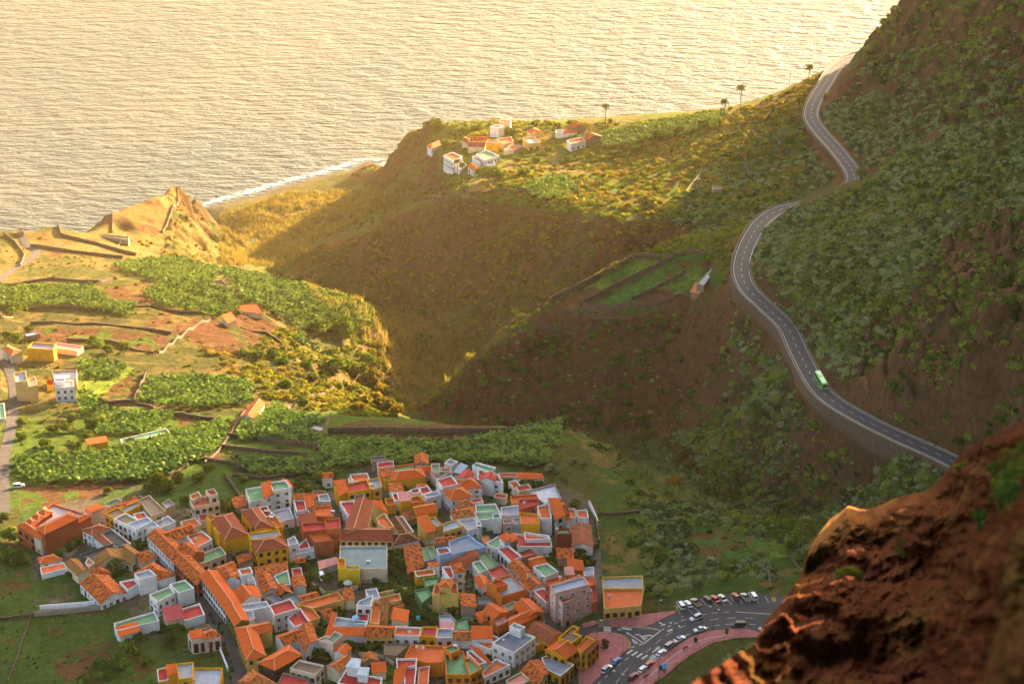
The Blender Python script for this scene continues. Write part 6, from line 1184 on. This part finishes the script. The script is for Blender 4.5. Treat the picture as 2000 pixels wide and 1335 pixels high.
rail('long dark railing along the valley edge of the promenade', "560,1110 640,1108 760,1040 880,930 1000,842 1200,735 1400,692 1620,682", .15); rail('dark railing in front of the upper pavement', "268,580 400,583 560,580 640,556", .15); rail('dark railing curving round the little square', "262,650 330,660 396,700 424,744 412,792 330,866", .15); rail('short railing beside the apartments', "0,596 60,588 128,575", .15); rail('guard rail behind the parked cars', "845,392 920,352 1060,316 1200,292 1350,278 1500,274 1640,278 1800,292 1900,316", .05)

# ------------------------------------------------------------------ vehicles
CP_ = {}
def paintm(c): 
    k = "car_paint_%d_%d_%d" % tuple(int(x * 99) for x in c); return plain(k, c, .3, .03, 1, .1, .6)
tyre = plain("tyre", (.015, .015, .015), .9, .05, 1); rim_m = plain("wheel_rim", (.45, .45, .47), .4, .05, 1, .6); headl = plain("headlight_glass", (.75, .75, .72), .2, .02, 1); taill = plain("tail_light_red", (.45, .02, .015), .3, .02, 1)
def loft(secs):                       # cross sections as lists of the same number of points
    V, Fc, n = [], [], len(secs[0])
    for s in secs: V += s
    for i in range(len(secs) - 1):
        for j in range(n): Fc.append((i * n + j, i * n + (j + 1) % n, (i + 1) * n + (j + 1) % n, (i + 1) * n + j))
    Fc.append(tuple(range(n))[::-1]); Fc.append(tuple(range((len(secs) - 1) * n, len(secs) * n))); return V, Fc
PROF = {'hatch': (4.0, 1.72, 1.48, .72, [(-.5, .78), (-.46, .95), (-.20, .98), (.02, .98), (.5, .93)], (-.43, -.36, .10, .24)), 'sedan': (4.4, 1.75, 1.45, .7, [(-.5, .82), (-.3, .9), (.2, .9), (.5, .82)], (-.34, -.18, .10, .24)), 'suv': (4.6, 1.85, 1.82, .9, [(-.5, 1.0), (-.3, 1.06), (.2, 1.06), (.5, .98)], (-.48, -.43, .12, .24)), 'van': (4.6, 1.85, 1.9, .85, [(-.5, 1.0), (0, 1.05), (.3, 1.05), (.5, .85)], (-.48, -.45, .22, .38)), 'pickup': (4.9, 1.8, 1.7, .85, [(-.5, .95), (-.1, .98), (.2, 1.0), (.5, .95)], (-.08, -.04, .16, .26))}
def car_meshes(kind, c):
    k = (kind, c)
    if k in CP_: return CP_[k]
    L, Wd, Ht, gl, belt, cab = PROF[kind]; hw = Wd / 2; secs = []
    xs_ = [-.5, -.485, -.4, -.2, 0, .2, .4, .48, .5]
    for x in xs_:
        b = np.interp(x, [p[0] for p in belt], [p[1] for p in belt]); e = .86 if abs(x) > .49 else (.96 if abs(x) > .45 else 1.0); z0 = .28 + (.1 if abs(x) > .45 else 0)
        secs.append([(x * L, -hw * e, z0), (x * L, -hw * e, b * .75), (x * L, -hw * e * .94, b), (x * L, hw * e * .94, b), (x * L, hw * e, b * .75), (x * L, hw * e, z0)])
    V, Fc = loft(secs); body = [(V, Fc)]
    bz = np.interp(0, [p[0] for p in belt], [p[1] for p in belt]) - .03; r0, r1, r2, r3 = [q * L for q in cab]; tw = hw * .78
    roofv = [(r1, -tw, Ht - .06), (r2, -tw, Ht - .06), (r2, tw, Ht - .06), (r1, tw, Ht - .06), (r1 + .06, -tw * .92, Ht), (r2 - .1, -tw * .92, Ht), (r2 - .1, tw * .92, Ht), (r1 + .06, tw * .92, Ht)]
    body.append((roofv, [(0, 1, 5, 4), (1, 2, 6, 5), (2, 3, 7, 6), (3, 0, 4, 7), (4, 5, 6, 7)]))
    if kind in ('suv',): body.append(([(x, y, Ht + z) for z in (.0, .06) for x, y in ((r1 + .3, -tw * .8), (r2 - .4, -tw * .8), (r2 - .4, tw * .8), (r1 + .3, tw * .8))], [(0, 1, 5, 4), (1, 2, 6, 5), (2, 3, 7, 6), (3, 0, 4, 7), (4, 5, 6, 7)]))
    # pillars
    bw = hw * .93
    for xb, xt in ((r0, r1), (r3, r2), ((r0 + r3) * .5, (r1 + r2) * .5)):
        for s in (-1, 1): body.append(([(xb - .05, s * bw * 1.004, bz), (xb + .05, s * bw * 1.004, bz), (xt + .05, s * tw * 1.01, Ht - .05), (xt - .05, s * tw * 1.01, Ht - .05)], [(0, 1, 2, 3)]))
    bm_ = mesh_py("body", *merge(body), paintm(c))
    gv = [(r0, -bw, bz), (r3, -bw, bz), (r3, bw, bz), (r0, bw, bz), (r1, -tw, Ht - .06), (r2, -tw, Ht - .06), (r2, tw, Ht - .06), (r1, tw, Ht - .06)]
    gm = mesh_py("window", gv, [(0, 1, 5, 4), (1, 2, 6, 5), (2, 3, 7, 6), (3, 0, 4, 7)], glass)
    def cyl(r, w, mt, nm):
        V = [(math.cos(a) * r, y, math.sin(a) * r) for y in (-w / 2, w / 2) for a in [6.283 * i / 14 for i in range(14)]]
        return mesh_py(nm, V, [(i, (i + 1) % 14, 14 + (i + 1) % 14, 14 + i) for i in range(14)] + [tuple(range(13, -1, -1)), tuple(range(14, 28))], mt)
    bx = lambda nm, mt: mesh_py(nm, *prism([(-.05, -.16), (.05, -.16), (.05, .16), (-.05, .16)], -.08, .08), mt)
    CP_[k] = (bm_, gm, cyl(.34, .24, tyre, "wheel"), cyl(.2, .26, rim_m, "rim"), bx("headlight", headl), bx("tail_light", taill), L, hw, gl); return CP_[k]
def car(label, u, v, du, dv, kind, c, z=None, cat='car', name='parked_car', extra=None, group=None):
    p = hit(u, v + 2) if z is None else (*map(float, unproj(u, v + 2, z)), z); q = unproj(u + du, v + dv, p[2]); p0 = unproj(u, v, p[2]); a = math.atan2(q[1] - p0[1], q[0] - p0[0])
    b, g, w, r, h, t, L, hw, gl = car_meshes(kind, c); e = empty(name, (p[0], p[1], p[2] + .06), label=label, category=cat); e.rotation_euler = (0, 0, a)
    if group: e['group'] = group
    link("body", b, e); link("window", g, e)
    for sx in (-.31, .31):
        for sy in (-1, 1): o = link("wheel", w, e); o.location = (sx * L, sy * (hw - .1), .34); link("rim", r, o)
    for sy in (-1, 1): o = link("headlight", h, e); o.location = (L * .497, sy * hw * .62, gl * .78); o = link("tail_light", t, e); o.location = (-L * .497, sy * hw * .68, gl * .85)
    if extra: extra(e, L, hw)
    return e
ZP = PLAZA_Z
def bed(e, L, hw): link("cargo_bed", mesh_py("cargo_bed", *prism([(-L * .47, -hw * .85), (-L * .1, -hw * .85), (-L * .1, hw * .85), (-L * .47, hw * .85)], .9, 1.0), plain("truck_bed", (.12, .09, .06), .9, .1, 2)), e)
def bluebar(e, L, hw): link("roof_stripe", mesh_py("roof_stripe", *prism([(-L * .1, -hw * .5), (L * .06, -hw * .5), (L * .06, hw * .5), (-L * .1, hw * .5)], 1.44, 1.56), plain("blue_light", (.03, .08, .5), .3, .05, 1)), e)
def roofbox(e, L, hw): link("roof_box", mesh_py("roof_box", *prism([(-L * .3, -hw * .5), (L * .02, -hw * .5), (L * .02, hw * .5), (-L * .3, hw * .5)], 1.86, 2.1), plain("roof_box_white", (.6, .6, .58), .6, .05, 1)), e)
WH, SI, BK, RD_, BL, DR_, CRM, TANc, DGY = (.72, .72, .70), (.45, .47, .50), (.02, .02, .025), (.45, .03, .02), (.03, .17, .45), (.14, .02, .025), (.62, .52, .38), (.35, .27, .18), (.08, .085, .09)
car('white van at the left end of the row of parked cars', 1330, 1183, -12.6, -17, 'van', WH, ZP); car('small white car second from the left in the parked row', 1344, 1180, -12.6, -15, 'hatch', WH, ZP); car('tan pickup parked third from the left', 1359, 1177, -13, -13, 'pickup', TANc, ZP, cat='pickup', name='pickup_truck', extra=bed)
car('black car parked alone left of the red one', 1382, 1171, -13, -15, 'hatch', BK, ZP); car('red car between the black and the cream parked cars', 1397, 1170, -13, -14, 'sedan', RD_, ZP); car('cream car in the middle of the parked row', 1411, 1168, -13, -14, 'sedan', CRM, ZP); car('small dark red car parked close to the railing', 1437, 1165, -11, -12, 'hatch', (.30, .03, .03), ZP); car('dark pickup with pale cab in the right parked group', 1456, 1167, -11, -12, 'pickup', (.40, .36, .28), ZP, cat='pickup', name='pickup_truck', extra=bed); car('white van parked furthest along the row', 1471, 1165, -10, -13, 'van', WH, ZP)
car('silver estate car driving round the bend', 1359, 1207, -22, 9, 'suv', SI, ZP, name='moving_car'); car('pale pink-white saloon at the promenade kerb', 1367, 1229, -22, 6, 'sedan', (.62, .55, .53), ZP); car('black van parked near the rock', 1443, 1220, -24, 0, 'van', BK, ZP); car('white car with blue roof stripe at the kerb', 1327, 1248, 18, -9, 'sedan', WH, ZP, extra=bluebar); car('grey van behind the blue striped car', 1308, 1261, 18, -12, 'van', (.33, .31, .30), ZP); car('small white car before the crossing', 1292, 1275, 16, -10, 'hatch', WH, ZP); car('red car just past the crossing', 1267, 1297, 15, -12, 'hatch', (.5, .04, .02), ZP); car('white car behind the red one at the promenade', 1255, 1307, 15, -14, 'hatch', WH, ZP); car('dark maroon off-roader at the bottom of the promenade', 1237, 1322, 15, -14, 'suv', DR_, ZP); car('blue car beside the little square', 1204, 1291, 15, -14, 'hatch', BL, ZP); car('white jeep with roof box beside the square', 1185, 1307, 16, -13, 'suv', WH, ZP, extra=roofbox)
car('white car parked alone at the left lane under the bananas', 37, 949, 24, -3, 'suv', WH, cat='car'); car('white van parked in the walled garden', 629, 1127, 6, 16, 'van', WH, cat='van', name='parked_van'); car('silver blue car in front of the brown roofed white house', 813, 1073, 18, -7, 'hatch', (.30, .36, .44)); car('dark car half hidden under the rust brown roof', 1063, 1219, 14, 12, 'hatch', DGY)
# the bus
def bus():
    i = int(np.argmin((ROADW['mountain_road'][1][:, 0] - unproj(1592, 748, 195)[0]) ** 2 + (ROADW['mountain_road'][1][:, 1] - unproj(1592, 748, 195)[1]) ** 2)); pl = ROADW['mountain_road'][1]; c = pl[i]; d = pl[i - 3] - pl[i + 3]; a = math.atan2(d[1], d[0]); d = d[:2] / np.linalg.norm(d[:2]); nr = np.array([-d[1], d[0]])
    p = c[:2] + nr * 1.7; e = empty("bus", (p[0], p[1], c[2] + .06), label='bright green coach climbing the mountain road', category='bus'); e.rotation_euler = (0, 0, a)
    g = paintm((.09, .42, .10)); g2 = paintm((.22, .60, .20)); L, hw = 6.0, 1.25
    def sec(x, e_, z0, z1): return [(x, -hw * e_, z0), (x, -hw * e_, z1 - .25), (x, -hw * e_ * .86, z1), (x, hw * e_ * .86, z1), (x, hw * e_, z1 - .25), (x, hw * e_, z0)]
    link("body", mesh_py("body", *loft([sec(-L, .94, .5, 3.1), sec(-L + .15, 1, .4, 3.3), sec(L - .3, 1, .4, 3.3), sec(L, .93, .5, 3.05)]), g), e)
    link("roof_panel", mesh_py("roof_panel", *prism([(-L + .5, -.95), (L - .7, -.95), (L - .7, .95), (-L + .5, .95)], 3.3, 3.36), g2), e); link("air_conditioner", mesh_py("air_conditioner", *prism([(-2.6, -.6), (-.6, -.6), (-.6, .6), (-2.6, .6)], 3.3, 3.62), g2), e)
    for s in (-1, 1):
        y = s * (hw + .012); link("window", mesh_py("window", *prism([(-L + .5, y - .012), (L - .6, y - .012), (L - .6, y + .012), (-L + .5, y + .012)], 1.55, 2.65), glass), e)
        link("stripe", mesh_py("stripe", *prism([(-L + .4, y - .01), (L - .5, y - .01), (L - .5, y + .01), (-L + .4, y + .01)], 2.72, 2.95), paintm((.55, .06, .02))), e)
        for x in (-3.6, 3.7): o = link("wheel", car_meshes('suv', WH)[2], e); o.location = (x, s * 1.12, .48); o.scale = (1.4, 1, 1.4)
        o = link("headlight", car_meshes('suv', WH)[4], e); o.location = (L, s * .85, .95)
    link("windscreen", mesh_py("windscreen", *prism([(L - .05, -1.05), (L + .06, -1.05), (L + .06, 1.05), (L - .05, 1.05)], 1.3, 2.8), glass), e); link("rear_window", mesh_py("rear_window", *prism([(-L - .04, -1), (-L + .05, -1), (-L + .05, 1), (-L - .04, 1)], 1.7, 2.8), glass), e)
bus()

# ------------------------------------------------------------------ street furniture, poles, roof things
def lathe(prof, k=12, m=None, nm='part'):
    V = [(math.cos(6.283 * i / k) * r, math.sin(6.283 * i / k) * r, z) for r, z in prof for i in range(k)]
    Fc = [(j * k + i, j * k + (i + 1) % k, (j + 1) * k + (i + 1) % k, (j + 1) * k + i) for j in range(len(prof) - 1) for i in range(k)] + [tuple((len(prof) - 1) * k + i for i in range(k))]
    return mesh_py(nm, V, Fc, m)
def lamp(label, x, y, h, ang, heads=2, dz=.15, pos=None):
    u, v = (float(t) for t in C7("%f,%f" % (x, y)).split(',')); q = unproj(u, v, PLAZA_Z) if pos is None else pos
    e = empty("street_lamp", (float(q[0]), float(q[1]), PLAZA_Z + dz if pos is None else pos[2]), label=label, category='street lamp'); e.rotation_euler = (0, 0, ang)
    link("pole", lathe([(.14, -.2), (.12, .6), (.07, .7), (.05, h)], 8, metal, 'pole'), e)
    for s in ((-1, 1) if heads == 2 else (1,)):
        o = link("arm", mesh_py("arm", *bar((0, 0, h - .1), (s * 1.3, 0, h + .15), .07, .07), metal), e); o2 = link("lamp_head", mesh_py("lamp_head", *prism([(-.4, -.17), (.4, -.17), (.4, .17), (-.4, .17)], 0, .14), lightgrey), e); o2.location = (s * 1.6, 0, h + .1)
lamp('double headed street lamp on the promenade bend', 1205, 622, 8.8, -.6); lamp('double headed street lamp between the moving cars', 840, 772, 8.6, -.6); lamp('double headed street lamp at the edge of the square', 363, 838, 8.6, -.6); lamp('double headed street lamp by the jeep', 320, 1230, 8.8, -.6); lamp('single headed street lamp on the upper pavement', 672, 528, 7.5, .4, 1); lamp('slim dark street lamp at the top of the square', 121, 660, 5.0, .4, 1); lamp('tall plain pole lamp on the lower promenade', 695, 1078, 7.5, .9, 1)
def planter(label, x, y, r, h, kind):
    u, v = (float(t) for t in C7("%f,%f" % (x, y)).split(',')); q = unproj(u, v, PLAZA_Z); e = empty("planter", (float(q[0]), float(q[1]), PLAZA_Z + .16), label=label, category='planter')
    link("pot", lathe([(r * .6, 0), (r, .15), (r, .7), (r * .85, .75), (r * .8, .6), (.05, .58)], 14, plain("planter_stone", (.10, .075, .06), .9, .1, 2), 'pot'), e)
    tree("potted_tree", "tree", label.replace('planter', 'pot').replace('round', 'small round') + ' plant', kind, float(q[0]), float(q[1]), PLAZA_Z + .6, h, 'potted trees', int(x), 1.5)
planter('wide stone planter with reddish conifer on the square', 190, 775, 1.35, 1.7, 'red'); planter('round planter beside the black van on the promenade', 1328, 648, .6, .8, 'gold'); planter('dark round planter in the middle of the promenade', 1040, 728, .6, .8, 'dark'); planter('dark planter near the crossing end of the promenade', 714, 985, .6, .8, 'dark')
def bench(label, x, y):
    u, v = (float(t) for t in C7("%f,%f" % (x, y)).split(',')); q = unproj(u, v, PLAZA_Z); e = empty("bench", (float(q[0]), float(q[1]), PLAZA_Z + .15), label=label, category='bench'); e.rotation_euler = (0, 0, .65); wm = plain("bench_wood", (.22, .05, .03), .7, .1, 2)
    link("seat", mesh_py("seat", *prism([(-1, -.25), (1, -.25), (1, .25), (-1, .25)], .42, .48), wm), e); link("backrest", mesh_py("backrest", *prism([(-1, -.28), (1, -.28), (1, -.23), (-1, -.23)], .55, .95), wm), e)
    for sx in (-.8, .8): link("leg", mesh_py("leg", *prism([(sx - .05, -.25), (sx + .05, -.25), (sx + .05, .2), (sx - .05, .2)], 0, .42), metal), e)
bench('red bench near the yellow patch on the promenade', 945, 790); bench('red bench low on the promenade by the maroon off-roader', 580, 1052)
def small(name, cat, label, u, v, dz, parts, z=None, rot=0):
    if z is None: p = hit(u, v)
    else: q = unproj(u, v, z); p = (float(q[0]), float(q[1]), z)
    e = empty(name, (p[0], p[1], p[2] + dz), label=label, category=cat); e.rotation_euler = (0, 0, rot)
    for nm, me in parts: link(nm, me, e)
    return e
blue_m = plain("blue_canvas", (.02, .25, .55), .7, .05, 1)
small("information_post", "sign post", 'yellow information post on the lower promenade', 1288, 1320, .15, [("post", mesh_py("post", *prism([(-.15, -.15), (.15, -.15), (.15, .15), (-.15, .15)], 0, 2.2), yel)), ("cap", mesh_py("cap", *prism([(-.22, -.22), (.22, -.22), (.22, .22), (-.22, .22)], 2.2, 2.35), metal))], ZP)
small("kiosk", "kiosk", 'small stand with blue roof on the lower promenade', 1297.5, 1310, .15, [("counter", mesh_py("counter", *prism([(-.6, -.5), (.6, -.5), (.6, .5), (-.6, .5)], 0, 1.1), plain("kiosk_grey", (.16, .17, .2), .7, .1, 1))), ("post", mesh_py("post", *prism([(-.06, -.06), (.06, -.06), (.06, .06), (-.06, .06)], 0, 2.4), metal)), ("roof", mesh_py("roof", [(-.9, -.8, 2.2), (.9, -.8, 2.2), (.9, .8, 2.2), (-.9, .8, 2.2), (0, 0, 2.8)], [(0, 1, 4), (1, 2, 4), (2, 3, 4), (3, 0, 4), (3, 2, 1, 0)], blue_m))], ZP)
# tank drums, dishes and things on roofs, found by looking along the sight line to the roof
bpy.context.view_layer.update()
def roof_hit(u, v):
    dg = bpy.context.evaluated_depsgraph_get(); dx, dy, dz = ray(u, v); d = Vector((float(dx), float(dy), float(dz))).normalized(); o = Vector((0, 0, CAMZ)) + d * 300
    for _ in range(6):
        ok, loc, nrm, idx, ob, mt = S.ray_cast(dg, o, d)
        if not ok: break
        if ob.name.split('.')[0] not in ('haze', 'cliff_rock', 'crown'): return loc
        o = loc + d * .05
    return Vector(hit(u, v))
drum_w = plain("drum_white", (.62, .58, .52), .6, .06, 1)
def roof_thing(name, cat, label, u, v, parts, group=None, rot=0.0):
    p = roof_hit(u, v); e = empty(name, p + Vector((0, 0, .01)), label=label, category=cat); e.rotation_euler = (0, 0, rot)
    if group: e['group'] = group
    for nm, me in parts: link(nm, me, e)
drum = lathe([(.5, 0), (.55, .1), (.55, 1.1), (.4, 1.25), (.15, 1.3)], 12, drum_w, 'tank'); lid = lathe([(.2, 1.3), (.2, 1.38), (.02, 1.4)], 8, metal, 'lid')
for u, v, l in [(1011, 1023, 'above the pink grey terrace'), (1066, 987, 'on the bright orange terrace'), (1191, 1166, 'on the orange shop roof'), (964, 1133, 'on the big orange block stair room'), (1024, 984, 'on the red terrace by the grey canopy'), (1088, 1035, 'on the green roof of the deep red block'), (488, 1125, 'on the white cube house'), (315, 1019, 'on the white terrace with pale blue roof'), (737, 1174, 'on the orange U terrace'), (1094, 1130, 'on the orange roof behind the apartments'), (382, 1054, 'on the white open terrace'), (689, 945, 'on the yellow house at the top of the lane'), (1032, 1128, 'between the old tile gables'), (378, 1330, 'on the grey deck at the bottom left')]:
    roof_thing("water_tank", "water tank", 'pale round water tank ' + l, u, v, [("tank", drum), ("lid", lid)])
for u, v, l in [(520, 1000, 'on the ochre terrace'), (530, 1012, 'on the lower ochre terrace'), (725, 948, 'on the grey roof with yellow tower'), (650, 1000, 'on the wide orange terrace'), (889, 1263, 'on the tall orange house'), (1060, 1128, 'on the green cluttered roof'), (935, 1029, 'on the plain grey terrace'), (720, 1098, 'on the big grey flat roof')]:
    roof_thing("rooftop_unit", "roof unit", 'small white box unit ' + l, u, v, [("casing", mesh_py("casing", *prism([(-.7, -.45), (.7, -.45), (.7, .45), (-.7, .45)], 0, .8), WALLM['W'])), ("grille", mesh_py("grille", *prism([(-.5, -.47), (.5, -.47), (.5, -.455), (-.5, -.455)], .15, .65), metal))])
for u, v, l in [(1002, 1196, 'on the hip roof of the ribbed orange house'), (983, 1253, 'on the orange terrace by the white awning'), (906, 1140, 'on the narrow white tower'), (848, 1200, 'above the garden')][:3]:
    dish = [(r_ * .5, .7 + r_ * r_ * .25) for r_ in (0.05, .4, .7, 1.0)]
    roof_thing("satellite_dish", "satellite dish", 'white satellite dish ' + l, u, v, [("mast", lathe([(.04, 0), (.04, .72)], 6, metal, 'mast')), ("dish", lathe([(a, b) for a, b in dish], 12, drum_w, 'dish'))])
cloth_c = [plain("cloth_%d" % i, c, .9, .08, 2) for i, c in enumerate([(.7, .7, .72), (.62, .45, .05), (.10, .10, .14), (.45, .55, .7), (.6, .12, .1)])]
def clothes(label, u0, v0, u1, v1, n):
    a, b = roof_hit(u0, v0), roof_hit(u1, v1); a.z = b.z = min(a.z, b.z) + .02; d = b - a; e = empty("clothes_line", a, label=label, category='clothes line'); r = random.Random(n)
    link("line", mesh_py("line", *bar((0, 0, 1.75), Vector(d) + Vector((0, 0, 1.75)), .03, .03), metal), e)
    for q in (Vector((0, 0, 0)), Vector(d)): link("pole", mesh_py("pole", *bar(q + Vector((-.03, 0, 0)), q + Vector((.03, 0, 0)), .06, 1.8), metal), e)
    for i in range(n):
        c = d * ((i + .5) / n); w = d.normalized() * r.uniform(.2, .4); h = r.uniform(.6, 1.3)
        o = link("garment", mesh_py("garment", [c - w + Vector((0, .02, 1.75)), c + w + Vector((0, .02, 1.75)), c + w * .9 + Vector((0, .12, 1.75 - h)), c - w * .9 + Vector((0, .1, 1.75 - h)), c - w + Vector((0, -.02, 1.75)), c + w + Vector((0, -.02, 1.75)), c + w * .9 + Vector((0, .04, 1.75 - h)), c - w * .9 + Vector((0, .02, 1.75 - h))], [(0, 1, 2, 3), (4, 5, 6, 7), (0, 4, 5, 1), (1, 5, 6, 2), (2, 6, 7, 3), (3, 7, 4, 0)], cloth_c[r.randrange(5)]), e)
clothes('clothes line with bright washing on the wide orange terrace', 806, 1266, 830, 1270, 9); clothes('white washing on the orange row house terrace', 793, 1236, 804, 1239, 5)
roof_thing("parasol", "parasol", 'blue and white parasol on the red terrace', 695, 1214, [("pole", lathe([(.04, 0), (.04, 2.2)], 6, metal, 'pole')), ("canopy", lathe([(1.3, 1.9), (.7, 2.15), (.03, 2.35)], 8, plain("parasol_blue", (.25, .45, .75), .8, .2, 1.5), 'canopy'))]); roof_thing("garden_table", "table", 'bright blue table beside the parasol', 705, 1215, [("tabletop", mesh_py("tabletop", *prism([(-.9, -.5), (.9, -.5), (.9, .5), (-.9, .5)], .7, .76), blue_m)), ("leg", lathe([(.08, 0), (.08, .7)], 6, metal, 'leg'))])
small("play_house", "play house", 'toy house with blue roof on the orange row terrace', 817, 1228, 4.0, [("frame", mesh_py("frame", *prism([(-.5, -.5), (.5, -.5), (.5, .5), (-.5, .5)], 0, 1.1), plain("toy_green", (.1, .4, .08), .6, .05, 1))), ("roof", mesh_py("roof", [(-.7, -.6, 1.1), (.7, -.6, 1.1), (.7, .6, 1.1), (-.7, .6, 1.1), (-.5, 0, 1.5), (.5, 0, 1.5)], [(0, 1, 5, 4), (2, 3, 4, 5), (1, 2, 5), (3, 0, 4), (3, 2, 1, 0)], blue_m))])
small("paddling_pool", "pool", 'turquoise paddling pool among the dark garden trees', 790, 1211, .5, [("rim", lathe([(1.3, 0), (1.4, .25), (1.35, .5), (1.2, .45), (.02, .4)], 14, plain("pool_turquoise", (.02, .30, .42), .4, .05, 1), 'rim'))])
small("garden_pavilion", "pavilion", 'round pale green garden canopy above the old tile corner', 680, 1148, 0, [("canopy", lathe([(1.7, 2.3), (.9, 2.9), (.04, 3.3)], 8, plain("canopy_green", (.42, .52, .42), .8, .08, 1), 'canopy'))] + [("post", mesh_py("post", *bar((x - .05, y, 0), (x + .05, y, 0), .1, 2.35), WALLM['W'])) for x, y in ((1.1, 1.1), (-1.1, 1.1), (1.1, -1.1), (-1.1, -1.1))])
for i, (u, v) in enumerate([(411, 1204), (418, 1217), (428, 1230), (434, 1240), (438, 1262), (441, 1272), (443, 1280), (449, 1296), (453, 1311), (450, 1328)]):
    p = hit(u, v); e = empty("street_planter", (p[0], p[1], p[2] + .1), label='round potted bush standing along the main street kerb', category='planter', group='potted bushes along the main street'); link("pot", lathe([(.3, 0), (.45, .6), (.4, .6), (.02, .5)], 10, plain("planter_stone", (.10, .075, .06)), 'pot'), e); c = link("foliage", TREEM[('dark', 0)][0], e) if ('dark', 0) in TREEM else None
    if c: c.location = (0, 0, .7); c.scale = (.8, .8, .9)
wood_m = plain("pole_wood", (.16, .10, .06), .9, .15, 2)
POLES = {}
for i, (u, v, t, l) in enumerate([(130, 680, 636, 'tall lattice-like pole above the deep yellow farmhouse'), (220, 455, 425, 'pole in the headland field beside the cross wall'), (49, 452, 434, 'pole beside the cliff edge hut'), (247, 470, 455, 'short pole at the low headland ruin'), (1542, 172, 140, 'thin pole against the sea left of the road'), (1367, 524, 508, 'pole in the ridge fields'), (841, 771, 757, 'pole on the tip of the red ridge'), (193, 722, 700, 'pole in the sunny maize plot'), (113, 822, 795, 'pole beside the tall white farmhouse'), (17, 710, 680, 'pole at the lane by the cream farmhouse'), (8, 632, 618, 'pole at the left edge holding the golden cable'), (1141, 262, 246, 'thin pole above the seaside huts')]):
    p = hit(u, v); ppm = F / math.hypot(p[1], p[2] - CAMZ); h = (v - t) / ppm / .88; e = empty("utility_pole", tuple(p), label=l, category='pole'); link("post", lathe([(.16, -.5), (.10, h)], 7, wood_m, 'post'), e); link("crossarm", mesh_py("crossarm", *bar((-.8, 0, h - .5), (.8, 0, h - .5), .12, .12), wood_m), e); POLES[i] = Vector((p[0], p[1], p[2] + h - .3))
def cable(label, a, b, sag):
    P = [a.lerp(b, i / 30) - Vector((0, 0, sag * 4 * (i / 30) * (1 - i / 30))) for i in range(31)]; V, Fc = merge([bar(P[i], P[i + 1], .30, .30) for i in range(30)])
    link("cable", mesh_py("cable", V, Fc, plain("cable_pale", (.62, .48, .24), .7, .05, 1)), label=label, category='cable')
cable('golden sunlit cable sagging over the banana fields', POLES[3], POLES[10], 16)
# a person by the blue car
def person(label, u, v, z, top, leg, rot):
    q = unproj(u, v, z); e = empty("person", (float(q[0]), float(q[1]), z + .16), label=label, category='person'); e.rotation_euler = (0, 0, rot)
    J = [(0, 0, .95, .15), (0, 0, 1.2, .16), (0, 0, 1.42, .13), (0, 0, 1.52, .055), (0, .01, 1.66, .10), (0, .01, 1.74, .08), (-.1, 0, .9, .10), (-.11, .02, .48, .065), (-.11, -.02, .08, .045), (-.11, .12, .04, .04), (.1, 0, .9, .10), (.12, -.03, .48, .065), (.12, -.08, .08, .045), (.12, .06, .04, .04), (-.2, 0, 1.42, .06), (-.25, -.03, 1.14, .045), (-.24, .08, .9, .035), (-.24, .12, .82, .03), (.2, 0, 1.42, .06), (.25, -.03, 1.14, .045), (.24, .08, .9, .035), (.24, .12, .82, .03)]
    E = [(0, 1), (1, 2), (2, 3), (3, 4), (4, 5), (0, 6), (6, 7), (7, 8), (8, 9), (0, 10), (10, 11), (11, 12), (12, 13), (2, 14), (14, 15), (15, 16), (16, 17), (2, 18), (18, 19), (19, 20), (20, 21)]
    me = bpy.data.meshes.new("body"); me.from_pydata([j[:3] for j in J], E, []); o = link("body", me, e); md = o.modifiers.new("skin", 'SKIN'); me.skin_vertices or None
    for s_, j in zip(o.data.skin_vertices[0].data, J): s_.radius = (j[3], j[3])
    o.data.skin_vertices[0].data[0].use_root = True; sb = o.modifiers.new("sub", 'SUBSURF'); sb.levels = sb.render_levels = 1
    m, n, p = newmat("person_" + label[:6]); sp = N(n, "ShaderNodeSeparateXYZ"); n.links.new(objco(n), sp.inputs[0]); mp = N(n, "ShaderNodeMath", operation='MULTIPLY'); mp.inputs[1].default_value = .55; n.links.new(sp.outputs[2], mp.inputs[0])
    r = ramp(n, mp.outputs[0], [(0, leg), (.52, leg), (.525, top), (.83, top), (.835, (.42, .24, .16)), (.92, (.42, .24, .16)), (.925, (.03, .02, .015))]); n.links.new(r, p.inputs["Base Color"])
    for nd in n.nodes:
        if nd.type == 'VALTORGB': nd.color_ramp.interpolation = 'CONSTANT'
    me.materials.append(m)
person('person in dark clothes standing behind the blue car', 1193, 1292, ZP, (.03, .03, .04), (.05, .05, .08), .5)
